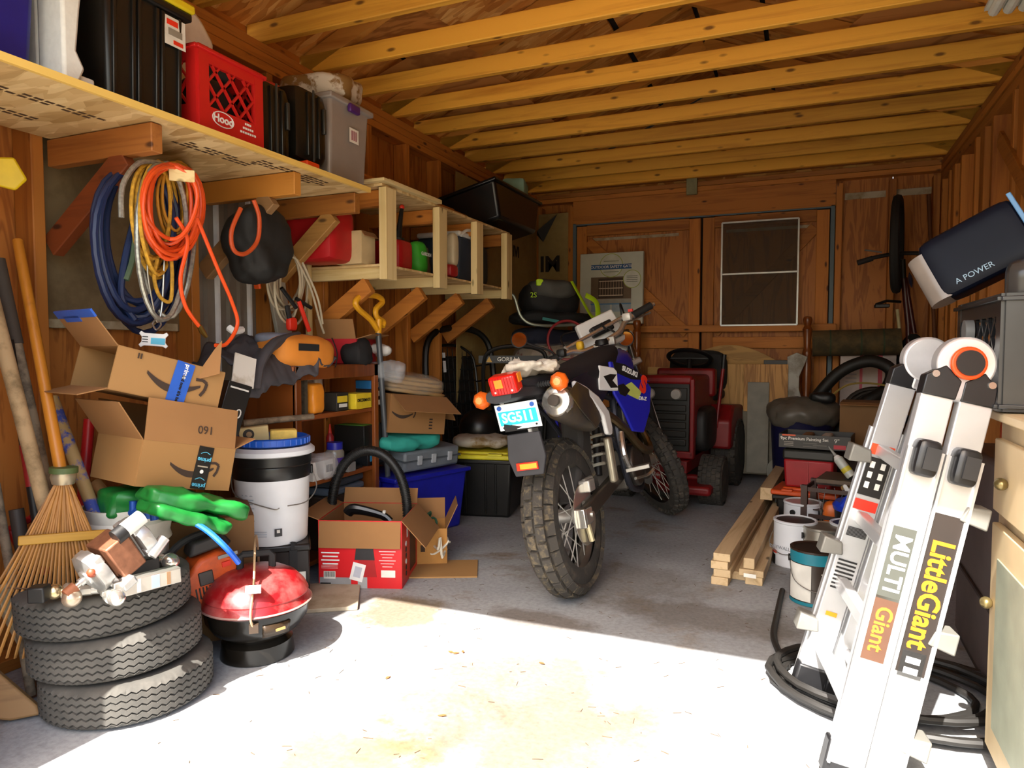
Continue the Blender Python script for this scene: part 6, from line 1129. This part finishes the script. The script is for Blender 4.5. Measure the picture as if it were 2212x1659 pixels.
B().lathe([(.15, -.01), (.165, 0), (.15, .01), (.14, 0), (.15, -.01)], 30, Tm((0, .72, .93), 0, -25), cap=False).o('steering_wheel', BLK, LT, solid=.012); B().cyl((0, .66, .78), (0, .72, .92), .02).o('steering_column', BLK, LT); B().bar((-.14, .72, .93), (.14, .72, .93), .03, .01).o('wheel_spoke', BLK, LT)
B().box((0, .63, .76), (.42, .1, .2)).o('dash', TRD, LT, bev=.02); B().soft((0, .86, .66), (.44, .36, .1), 8, 4, 0).o('seat', BLKR, LT); B().soft((0, 1.02, .82), (.44, .1, .34), 8, 4, 0).o('seat_back', BLKR, LT)
B().cyl((.24, .5, .45), (.27, .56, .86), .012).o('lift_lever', TRD, LT); B().cyl((.27, .56, .86), (.275, .57, .96), .016).o('lever_grip', BLK, LT)
B().box((0, .8, .42), (.36, .5, .22)).o('rear_body', TRD, LT, bev=.02); B().soft((.19, .35, .46), (.12, .4, .3), 8, 4, 0).o('engine_side', K('#1c1a1a', .6), LT)
# ================================================================ lumber on the floor
LUM = wood('#cbb088', '#a88c62', 'y', .7, 1, True, .12)
def lumber(lab, x0, y0, x1, y1, z0, w, h, L_, i):
    zq = z0 if i == 9 else 0
    a_, c_ = pZ(x0, y0, zq), pZ(x1, y1, zq); a_.z = c_.z = z0; d = (c_-a_).normalized(); c_ = a_+d*L_; m = (a_+c_)/2+Vector((0, 0, h/2))
    o_ = B().bar((0, -L_/2, 0), (0, L_/2, 0), w, h).o('lumber_board', LUM, M=Tm(m, -math.degrees(math.atan2(d.x, d.y))), bev=.002, seg=1, ang=0); tag(o_, lab, 'lumber', 'boards stacked on the floor')
for k, lab in enumerate(('bottom', 'second lowest', 'second highest', 'topmost')): lumber('%s board of the left lumber stack' % lab, 1556+(-2, 3, -3, 2)[k], 1264, 1676, 1060, .034*k, .07, .033, 2.35-.1*k, k)
lumber('board lying flat between the two lumber stacks', 1592, 1252, 1690, 1070, 0, .07, .035, 2.2, 5); lumber('bottom board of the right lumber stack', 1628, 1264, 1706, 1075, 0, .07, .035, 2.1, 6); lumber('wide board with a white tag in right lumber stack', 1622, 1264, 1704, 1072, .036, .1, .028, 2.0, 7); lumber('square batten on top of the right lumber stack', 1617, 1262, 1700, 1075, .066, .045, .045, 1.9, 8)
lumber('raised square beam at far end of the left lumber stack', 1655, 1080, 1690, 1020, .137, .065, .07, 1.0, 9)
tag(B().box((0, 0, 0), (.05, .002, .016)).o('lumber_tag', LBL, M=Tm(pZ(1620, 1243, .055)+Vector((0, -.006, 0)), -6)), 'white stapled tag on end of the right lumber stack', 'tag')
# ================================================================ paint cans
def pcan(lab, px, py, r, h, body, lid, extra=None, rz=0):
    r *= 1.14; h *= 1.1
    p = pZ(px, py); d = Vector((p.x, p.y, 0)).normalized(); p = p+d*r; T_ = thing('paint_can', lab, 'paint can', Tm(p, facing(px)+rz), 'paint cans by the ladder')
    B().lathe([(0, 0), (r, 0), (r+.002, .004), (r, .008), (r, h-.012), (r+.003, h-.008), (r+.003, h), (r-.004, h+.002), (r-.012, h-.004)], 36, cap=False).o('can', body, T_); B().lathe([(r-.006, h-.003), (r-.014, h-.006), (r-.016, h-.012), (0, h-.012)], 36).o('lid', lid, T_)
    B().tube([(-r-.004, 0, h*.78), (-r*.9, -r*.8, h*.45), (0, -r*1.12, h*.3), (r*.9, -r*.8, h*.45), (r+.004, 0, h*.78)], .002, 6, sub=6).o('wire_bail', STL, T_)
    for s in (-1, 1): B().cyl((s*r, 0, h*.78), (s*(r+.008), 0, h*.78), .014, n=14).o('bail_ear', BLK, T_)
    if extra: extra(T_, r, h)
    return T_
SIL = K('#b4b2a8', .3, .8); PW = K('#d4d8de', .4, 0, .03); DKL = K('#16130f', .35)
def ex1(T_, r, h):
    oncyl(T_, r+.0012, 0, h*.865, r*3.1, h*.2, K('#1c7a8c', .4), 'teal_band'); oncyl(T_, r+.0012, 0, h*.04, r*3.1, h*.06, K('#1c7a8c', .4), 'teal_band'); oncyl(T_, r+.0016, -48, h*.42, r*1.1, h*.66, LBL, 'white_label')
    for k in range(5): oncyl(T_, r+.0018, 18, h*(.62-.07*k), r*.5, h*.02, LBL)
    B().box((0, 0, h-.011), (.07, .04, .002), Matrix.Rotation(R(-20), 4, 'Z')).o('lid_sticker', LBL, T_)
def ex2(T_, r, h): oncyl(T_, r+.001, -50, h*.12, r*.7, h*.22, BLK); oncyl(T_, r+.0014, -40, h*.3, r*.6, h*.07, RED); t_ = text('DRYWALL', .022, K('#8a9098', .5), T_, Matrix.Translation((-.02, -r-.002, h*.42)) @ UPR)
def ex3(T_, r, h): oncyl(T_, r+.0012, 35, h*.45, r*1.4, h*.8, PW, 'white_label'); B().sph((-.01, -r-.003, h*.55), .012, 10, 8).o('bail_rivet', SIL, T_)
pcan('brown and teal paint can nearest the ladder', 1760, 1314, .082, .195, K('#2e211a', .35), DKL, ex1, 8)
pcan('white drywall primer can left of the brown and teal can', 1716, 1230, .082, .19, PW, DKL, ex2, -30)
pcan('silver paint can with white label behind the teal can', 1778, 1245, .08, .185, SIL, K('#8a8270', .35, .7), ex3, 20)
pcan('white can with silver lid at back left of the can group', 1732, 1178, .08, .19, PW, SIL, None, 60)
pcan('black paint can at back of the can group', 1790, 1182, .075, .17, K('#1c1a18', .4), DKL, None, 40); pcan('white can half hidden behind the ladder rail', 1838, 1240, .08, .19, PW, DKL, None, 10); pcan('small white can with dark lid beside the teal can', 1835, 1315, .07, .15, PW, DKL, None, 0)
jgb = thing('blue_jug', 'black bucket with blue lid and handle behind the paint cans', 'bucket', Tm(pZ(1862, 1205), 0)); B().lathe([(0, 0), (.11, 0), (.125, .22), (.125, .25)], 30).o('pail', K('#151519', .4), jgb); B().lathe([(.13, .23), (.135, .25), (.12, .27), (0, .275)], 30).o('lid', K('#1c3cc0', .35), jgb); B().tube([(-.09, -.08, .26), (-.05, -.1, .31), (.06, -.1, .33), (.1, -.06, .27)], .02, 8, sub=5).o('handle', K('#1c3cc0', .35), jgb)
# ================================================================ tool boxes at right
D7 = 3.95; k7 = D7/1500
def sx7(x): return pD(x, 1000, D7)
base = pZ(1755, 1128); ob7 = tote('tool_tote', 'black box with orange lid under the red tool box', Tm((pD(1745, 1080, D7).x, pD(1745, 1080, D7).y, 0), -10), .30, .26, pD(1745, 1056, D7).z, K('#121212', .4), K('#d0501c', .4), 'tote', 0)
rz0 = pD(1745, 1056, D7).z+.02; rt7 = thing('red_tool_box', 'red plastic tool box with black lid', 'tool box', Tm((pD(1752, 1000, D7).x, pD(1752, 1000, D7).y, rz0), -8)); hh_ = pD(1752, 965, D7).z-rz0
B().tbox((0, 0, 0), (.24, .22, hh_*.72), 1.08).o('body', K('#9a1820', .45), rt7, bev=.012); B().box((0, 0, hh_*.84), (.27, .24, hh_*.26)).o('lid', K('#24241f', .5), rt7, bev=.012); B().box((0, -.112, hh_*.4), (.004, .02, hh_*.6)).o('rib', K('#9a1820', .45), rt7)
pz0 = rz0+hh_*1.0+.005; ps, PS = carton('paint_set_box', 'open black painting set tray box on the red tool box', Tm((pD(1765, 950, D7).x, pD(1765, 950, D7).y-.02, pz0), -8), .36, .26, .075, (), K('#2a2622', .5), t=.005)
text('9pc Premium Painting Set', .024, LBL, PS['f'], on_front(-.05, -.1335, .052), bold=.0003); text('9"', .032, LBL, PS['f'], on_front(.115, -.1335, .05))
plate(PS['f'], 'orange_print', K('#d0501c', .5), -.13, -.1335, .07, .07, .008); plate(PS['f'], 'red_print', K('#b01c2c', .5), .13, -.1335, .018, .06, .022)
for k in range(3): plate(PS['f'], 'text_print', K('#8a8278', .5), -.13, -.1335, .032-.009*k, .05, .004); plate(PS['f'], 'text_print', K('#5a564e', .5), -.02+.05*(k % 2), -.1335, .03-.009*k, .07, .004)
for s in (-1, 1): B().box((s*.05, 0, .055), (.05, .2, .03)).o('roller_sleeve', K(['#8a6038', '#c0b8a8'][s > 0], .8), ps, bev=.01)
bv = thing('grey_bin', 'dark blue bin with bulging grey plastic bag', 'bin', Tm((pD(1730, 1000, 4.75).x, pD(1730, 1000, 4.75).y, 0))); B().lathe([(0, 0), (.17, 0), (.2, .5), (.21, .52)], 30).o('bin', K('#16163c', .45), bv); B().soft((0, 0, .56), (.46, .44, .22), 14, 2.4, .03, 7, 3).o('grey_bag', K('#5c564c', .45, 0, .15), bv, ang=60); B().soft((.12, -.1, .68), (.16, .1, .07), 8, 3, .01).o('black_cap', BLK, bv)
tag(B().lathe([(.0, .0), (.1, .0), (.1, .012), (0, .012)], 26).o('grey_disc', K('#8a887c', .6), M=Tm(pZ(1685, 1048)+Vector((.0, .03, .1)), 10, 80)), 'grey round disc standing on edge behind the lumber', 'disc')
bcr = thing('wire_bin', 'brown wire sided bin holding small tools', 'bin', Tm((pD(1810, 1120, 3.55).x, pD(1810, 1120, 3.55).y, 0), -12)); zw = pD(1800, 1050, 3.5).z; BRN = K('#3a241c', .5)
for sx_, sy_ in ((-1, -1), (1, -1), (1, 1), (-1, 1)): B().bar((sx_*.14, sy_*.11, 0), (sx_*.14, sy_*.11, zw), .03, .03).o('corner_post', BRN, bcr)
for z in (.02, zw*.5, zw-.02):
    for s in (-1, 1): B().bar((-.14, s*.11, z), (.14, s*.11, z), .008, .02).o('side_rail', BRN, bcr); B().bar((s*.14, -.11, z), (s*.14, .11, z), .008, .02).o('side_rail', BRN, bcr)
for k in range(7): x = -.12+.04*k; B().cyl((x, -.112, .02), (x+.04*(1 if k % 2 else -1), -.112, zw), .002, n=5).o('wire', STL, bcr)
B().box((0, 0, .03), (.26, .2, .01)).box((0, 0, zw*.6), (.26, .2, .006)).o('tray', BRN, bcr)
tag(B().soft((0, 0, 0), (.1, .09, .13), 6, 3, 0).o('orange_bottle', K('#d0641c', .4), M=Tm(pD(1800, 1110, 3.5)+Vector((0, 0, -.0)))), 'small orange bottle inside the brown wire bin', 'bottle')
caulk = thing('caulk_tube', 'tube of caulk with pointed nozzle leaning over the bin', 'caulk', pD(1820, 1000, 3.6)); a_, c_ = pD(1811, 992, 3.6), pD(1840, 1030, 3.55); d_ = (a_-c_).normalized(); B().cyl(c_, a_, .024, n=18).o('tube', K('#b8bcb4', .4), caulk, world=True); B().cyl(a_, a_+d_*.02, .024, .012, n=18).o('shoulder', WHT, caulk, world=True); B().cyl(a_+d_*.02, a_+d_*.08, .009, .003).o('nozzle', K('#8a8a84', .4), caulk, world=True); B().cyl(c_+d_*.03, c_+d_*.055, .0245, n=18).o('band', K('#c8b838', .5), caulk, world=True)
sp7 = thing('putty_knife', 'white handled putty knife standing in the wire bin', 'tool', pD(1830, 1060, 3.45)); B().prism([(-.012, -.06), (.012, -.06), (.014, .0), (.008, .03), (0, .035), (-.01, .03)], -.006, .006).o('handle', WHT, sp7, M=Tm((0, 0, 0), 10, 0, -25), bev=.003); B().prism([(-.01, -.14), (.01, -.14), (.012, -.06), (-.012, -.06)], -.001, .001).o('blade', STL, sp7, M=Tm((0, 0, 0), 10, 0, -25))
for k, (x, y, m_, lab) in enumerate(((1855, 1035, '#2a2a2c', 'black gripped tool lying on the wire bin'), (1850, 1050, '#b08a50', 'wooden tool handle lying on the wire bin'), (1865, 1060, '#1c2c8a', 'blue handled tool lying on the wire bin'))):
    a_ = pD(x-30, y+4, 3.55); c_ = pD(x+25, y, 3.6); tl7 = thing('bench_tool', lab, 'tool', a_); B().tube([a_, (a_+c_)/2+Vector((0, 0, .006)), c_], [.012, .016, .01], 10, sub=3).o('handle', K(m_, .5), tl7, world=True)
bb7 = B().box((0, 0, 0), (.34, .26, .02)).o('bin_lid', K('#5a4a3a', .6), M=Tm((pD(1850, 1060, 3.6).x, pD(1850, 1060, 3.6).y, zw+.012), -12)); tag(bb7, 'brown board on top of the wire bin', 'board')
tag(B().soft((0, 0, .2), (.4, .3, .42), 12, 4, .02, 6, 5).o('dark_sack', K('#2c1c14', .8), M=Tm((.38, 4.6, 0), 10), ang=60), 'dark brown sack behind the ladder', 'sack')
b7, P7 = carton('brown_carton', 'plain brown carton on the dark sack behind ladder', Tm((.36, 4.7, .42), -6), .3, .25, .26, [('f', 100, .06)], CARDD, opened=False)
# ================================================================ folded multi-position ladder, front right
LA = thing('folding_ladder', 'folded aluminium multi position ladder leaning at right', 'ladder', (.1, 1.98, 0)); ALW = K('#cfd0d2', .3, .55, .04); BLP = K('#1a1a1c', .35)
nb, nt = Vector((.135, 1.755, .03)), Vector((.335, 1.875, .965)); fb_, ft = Vector((.065, 2.15, .03)), Vector((.305, 2.20, .97))
rg = (fb_-nb).normalized()
def side(b0, t0, near):
    ax_ = (t0-b0).normalized(); wv_ = ax_.cross(rg).normalized(); wv_ = wv_ if wv_.x > 0 else -wv_; out = -rg if near else rg; out = (out-ax_*out.dot(ax_)).normalized(); rq = -out if near else out
    L_ = (t0-b0).length; res = []
    for s in (-1, 1):
        o0 = b0+wv_*(.041*s); q = o0+ax_*(L_*.93)
        rl = B().bar(o0, q, .07, .03, out).o('side_rail', ALW, LA, world=True, bev=.003)
        B().bar(o0+out*.018-ax_*.0, o0+ax_*(L_*.78)+out*.018, .078, .012, out).o('outer_rail', ALW, rl, world=True, bev=.002)
        for e in (-1, 1): B().bar(o0+wv_*(e*.036)+out*.024, o0+ax_*(L_*.78)+wv_*(e*.036)+out*.024, .006, .016, out).o('rail_lip', ALW, rl, world=True)
        B().bar(o0-ax_*.03, o0+ax_*.05, .085, .045, out).o('foot', BLP, LA, world=True, bev=.006)
        kb = o0+ax_*(L_*.76)+out*.03
        kn = B().soft((0, 0, 0), (.052, .06, .085), 8, 5, 0).o('lock_knob', BLP, LA, M=PM[LA.name].inverted() @ Matrix.Translation(kb) @ Matrix((wv_, rq, ax_)).transposed().to_4x4(), bev=0)
        B().box((.004, -.032*(1 if near else -1), 0), (.03, .006, .05)).o('knob_face', K('#2c2c2e', .4), kn)
        # hinge arm
        B().prism([(-.036, 0), (.036, 0), (.036+s*-.004, .045), (s*.0, .075), (-.036, .045)], -.02, .02, Matrix.Translation(q-ax_*.02+out*.002) @ Matrix((wv_, rq, ax_)).transposed().to_4x4()).o('hinge_socket', BLP, LA, world=True, bev=.003)
        for zz in (.03,): B().cyl(q+ax_*zz+out*.018+wv_*(.018*s), q+ax_*zz+out*.026+wv_*(.018*s), .008, n=12).o('rivet', CHR, LA, world=True)
        res.append((o0, ax_, wv_, out, rl, L_))
    hc = t0+ax_*.0
    B().tube([hc-rg*.022, hc+rg*.022], .062, 36).o('hinge_disc', K('#d8d8da', .3, .5), LA, world=True, bev=.006); B().bar(hc-ax_*.09, hc, .05, .04, out).o('hinge_neck', K('#c0c0c4', .3, .6), LA, world=True, bev=.01)
    B().tube([hc+out*.022, hc+out*.034], .038, 28).o('hinge_button', K('#e04a14', .35), LA, world=True, bev=.004); B().tube([hc+out*.034, hc+out*.040], .029, 28).o('hinge_cap', K('#1c1a1a', .35), LA, world=True)
    return res
N_ = side(nb, nt, True); F2 = side(fb_, ft, False)
for (o0, ax_, wv_, out, rl, L_), (p0_, a2, w2, o2, r2, L2) in zip(N_, F2):
    for k in range(4): t = .12+.2*k; B().bar(o0+ax_*(L_*t), p0_+a2*(L2*t), .03, .032, ax_).o('rung', ALW, LA, world=True, bev=.004)
def onrail(R_, t, w, h, m_, nm, dy=.0255):
    o0, ax_, wv_, out, rl, L_ = R_; M = Matrix.Translation(o0+ax_*(L_*t)+out*dy) @ Matrix((wv_, -out, ax_)).transposed().to_4x4(); return B().box((0, 0, 0), (w, .001, h)).o(nm, m_, rl, world=False, M=PM[LA.name].inverted() @ M, ang=0), M
def railtext(R_, t, s_, size, m_, dy=.0265, **kw):
    o0, ax_, wv_, out, rl, L_ = R_; M = PM[LA.name].inverted() @ Matrix.Translation(o0+ax_*(L_*t)+out*dy) @ Matrix((wv_, -out, ax_)).transposed().to_4x4() @ Matrix.Rotation(R(90), 4, 'Y') @ UPR; return text(s_, size, m_, rl, M, **kw)
onrail(N_[1], .45, .062, .37, K('#1c120c', .6), 'label_band'); railtext(N_[1], .45, 'LittleGiant', .064, K('#d87c10', .5), bold=.0016, sx=.92)
onrail(N_[0], .5, .05, .17, K('#3c3e38', .6), 'label_band'); railtext(N_[0], .5, 'MULTI', .05, WHT, bold=.001, sx=.95); onrail(N_[0], .34, .05, .15, K('#4c3020', .6), 'label_band'); railtext(N_[0], .34, 'Giant', .05, K('#d0601c', .5), bold=.001, sx=.95)
onrail(N_[1], .28, .05, .06, K('#3a3a3a', .4), 'label_band'); onrail(N_[1], .29, .03, .014, WHT, 'label_print', .0268); onrail(N_[1], .265, .03, .014, WHT, 'label_print', .0268)
# warning labels on the far rail, on the face towards the door
o0, ax_, wv_, out, rl, L_ = F2[0]; fo = -out
def farlab(t, w, h, m_, nm, dx=0, dy=.017): M = Matrix.Translation(o0+ax_*(L_*t)+fo*dy+wv_*dx) @ Matrix((wv_, -fo, ax_)).transposed().to_4x4(); return B().box((0, 0, 0), (w, .001, h)).o(nm, m_, rl, M=PM[LA.name].inverted() @ M, ang=0)
farlab(.72, .06, .03, K('#e0481c', .5), 'warning_header'); farlab(.64, .06, .11, K('#1a1816', .5), 'warning_panel'); farlab(.555, .06, .03, K('#d8301c', .5), 'danger_band')
for k in range(3):
    for s in (-1, 1): farlab(.675-.03*k, .012, .018, LBL, 'icon_print', s*.014, .018)
for k in range(8): farlab(.46+.0035*k, .052, .0022, BLK, 'bar_print'); farlab(.3+.012*k, .05, .005, BLK, 'text_print')
farlab(.22, .03, .012, K('#e09018', .5), 'orange_print')
for t, R_, s in ((.70, F2[0], -1), (.42, F2[0], -1), (.18, F2[0], -1), (.66, N_[1], 1), (.36, N_[1], 1), (.1, N_[1], 1)):
    o0_, a_, w_, ou, rl_, L2 = R_; c_ = o0_+a_*(L2*t)+w_*(s*.05); B().prism([(-.03, -.02), (.03, -.03), (.03, .02), (-.02, .015)], -.03, .03, Matrix.Translation(c_) @ Matrix((w_*s, rg, a_)).transposed().to_4x4()).o('rung_bracket', K('#7a7872', .45, .3), LA, world=True, bev=.004)
# ================================================================ cabinet with crate at the right edge
XC, YC = .425, 2.0; CBG = K('#c8b088', .5, 0, .05); CB = thing('beige_cabinet', 'beige painted cabinet at the right edge of the photo', 'cabinet', (XC+.21, YC-.4, 0)); TOPZ = .855
B().box((XC+.225, YC-.36, TOPZ/2), (.42, .72, TOPZ-.04)).o('body', CBG, CB, world=True, bev=.004); B().box((XC+.215, YC-.36, TOPZ-.011), (.46, .74, .022)).o('top', CBG, CB, world=True, bev=.004)
def cface(nm, y0, y1, z0, z1, t, m_=CBG, x=0): return B().box((XC+.01-t/2-x, (y0+y1)/2, (z0+z1)/2), (t, y1-y0, z1-z0)).o(nm, m_, CB, world=True, bev=.003)
dr = cface('drawer', YC-.70, YC-.05, .62, .79, .018); B().sph((0, 0, 0), (.014, .018, .014), 12, 8).o('knob', K('#8a7a50', .3, .8), dr, M=PM[CB.name].inverted() @ Matrix.Translation((XC-.02, YC-.17, .70)))
d2 = cface('door', YC-.70, YC-.05, .05, .59, .018); cface('door_panel', YC-.64, YC-.12, .12, .52, .004, K('#8a8c78', .5), .018); B().sph((0, 0, 0), (.014, .016, .014), 12, 8).o('knob', K('#8a7a50', .3, .8), d2, M=PM[CB.name].inverted() @ Matrix.Translation((XC-.02, YC-.075, .40)))
BKP = K('#202124', .25); bk2 = crate('milk_crate', 'black plastic milk crate on the beige cabinet', Tm((.578, 2.10, TOPZ+.004), 90), .48, .34, .265, BKP)
tag(B().cyl((0, 0, 0), (0, .02, 0), .03, n=20).o('round_cap', K('#6a6c6c', .35), M=Tm((.40, 2.14, TOPZ+.19), 90)), 'grey round cap on the side of the black crate', 'cap')
sb = B(); T_ = thing('appliance', 'black appliance with perforated front standing in black crate', 'appliance', Tm((.55, 2.03, TOPZ+.22), 74, 0, -6))
B().soft((0, 0, .07), (.3, .2, .15), 10, 6, 0).o('case', K('#3a3836', .22), T_); B().box((-.06, -.101, .05), (.14, .004, .09)).o('grille', K('#2a2826', .4), T_, bev=.002); B().tube([(-.14, -.1, .0), (-.145, -.1, .1), (-.12, -.1, .135), (.1, -.1, .145)], .003, 6, sub=4).o('chrome_edge', K('#b8b078', .3, .6), T_); B().soft((.06, -.07, .142), (.05, .04, .012), 4, 4, 0).o('button', WHT, T_)
for i in range(7):
    for j in range(4): B().box((-.115+.018*i, -.1035, .02+.018*j), (.006, .001, .006)).o('vent_hole', BLK, T_, ang=0)
nv = thing('glossy_carton', 'glossy dark navy curved carton leaning in the black crate', 'carton', Tm(pD(2115, 545, 1.92), facing(2115)-10, -6, -28)); B().box((.125, .0, 0), (.012, .1, .19)).o('blue_edge', K('#5a8ab8', .3), nv, bev=.002); text('A POWER', .022, K('#8aa4b8', .4), nv, on_front(-.03, -.0525, -.06))
B().soft((.0, .0, 0), (.25, .1, .18), 12, 8, 0).o('shell', K('#0b0e1a', .4), nv); B().cyl((-.12, -.0, -.085), (-.12, 0, .06), .045, n=16).o('curled_end', K('#7a7068', .3), nv)
gpn = thing('grey_locker', 'large grey brown plastic locker behind the ladder', 'locker', (.68, 2.42, 0)); B().box((.68, 2.42, .35), (.36, .78, .66)).o('body', K('#5a4e4a', .6), gpn, world=True, bev=.015); B().tube([(.497, 2.06, .2), (.495, 2.15, .2), (.495, 2.2, .25), (.495, 2.75, .27)], .006, 6, sub=4).o('trim_groove', K('#3a3230', .6), gpn, world=True); B().box((.68, 2.42, .03), (.34, .76, .06)).o('plinth', K('#3c3432', .6), gpn, world=True)
tag(B().soft((0, 0, .06), (.2, .3, .14), 8, 4, .01).o('orange_case', K('#b8481c', .5), M=Tm((.62, 2.3, .68)), ang=60), 'orange soft case on the grey locker', 'case')
# hose coil on the floor around the ladder foot
hcn = thing('floor_hose', 'black hose coiled on the floor around the ladder foot', 'hose', (.22, 2.2, .02))
for k in range(5):
    rs = random.Random(k); pts = [((.20+.02*k)+(.25+.028*k)*math.cos(a)+rs.uniform(-.008, .008), 2.24-.006*k+(.17+.022*k)*math.sin(a), .014+.016*(k % 3)) for a in [2*math.pi*j/28 for j in range(28)]]; B().tube(pts, .011, 8, True).o('loop', K('#1e1c1a', .55), hcn, world=True)
B().tube([pZ(1690, 1275, .012), pZ(1678, 1330, .012), pZ(1672, 1380, .012), pZ(1700, 1440, .012)], .011, 8, sub=5).o('hose_end', K('#1e1c1a', .55), hcn, world=True)
for m_ in nv.children:
    if m_.name.startswith('shell'): m_.data.materials[0].node_tree.nodes['Principled BSDF'].inputs['Specular IOR Level'].default_value = .12
# top right: shop light and clear sheet
wl = thing('light_cover', 'white ribbed plastic light cover hung under the joists at right', 'light cover', (.74, 3.05, 2.3)); B().box((.76, 2.95, 2.31), (.3, .6, .012)).o('panel', K('#d8d8cc', .5), wl, world=True)
for k in range(6): B().cyl((.64+.048*k, 2.66, 2.295), (.64+.048*k, 3.24, 2.295), .02, n=10).o('rib', K('#d8d8cc', .5), wl, world=True)
cs_ = thing('clear_roll', 'rolled clear plastic sheeting standing at the right edge', 'sheeting', (.66, 2.12, 1.15))
for k in range(4): B().cyl((.60+.03*k, 2.1+.02*k, 1.12), (.66+.03*k, 2.16+.02*k, 1.72-.05*k), .02, n=10).o('sheet_fold', glassy('#b8b8a0', .1, .4), cs_, world=True)
# floor litter
lit = B(); rs = random.Random(5)
for k in range(260):
    x, y = rs.uniform(-1.6, .3), rs.uniform(1.2, 3.6); a = rs.uniform(0, 6.3); l_ = rs.uniform(.006, .028); d = Vector((math.cos(a), math.sin(a), 0))*l_
    lit.bar((x, y, .001), (x+d.x, y+d.y, .0015), rs.uniform(.0008, .0018), .001)
tag(lit.o('floor_litter', K('#5a4834', .9, 0, .4), ang=0), 'fine dry needles and grit scattered on the concrete', 'litter', kind='stuff')
lv = None
for k, (px, py) in enumerate(((975, 1408), (985, 1410), (838, 1463), (1000, 1407), (1170, 1432), (955, 1545))):
    M = Tm(pZ(px, py, .004), 40*k, 6, 5); lv = B().prism([(-.012, 0), (-.004, .005), (.012, .001), (0, -.005)], -.0008, .0008).o('dry_leaf', K('#a0562c', .8), M=M @ Matrix.Rotation(R(90), 4, 'X'), ang=0) if lv is None else lv
    if k: c_ = lv.copy(); col_link(c_); c_.matrix_basis = M @ Matrix.Rotation(R(90), 4, 'X')
    tag(lv if k == 0 else c_, 'dry brown leaf on sunlit concrete, '+('leftmost of the close trio', 'middle of the close trio', 'farthest left, alone', 'rightmost of the close trio', 'alone below the motorcycle tire', 'nearest the photo bottom')[k], 'leaf', 'dry leaves on the floor')
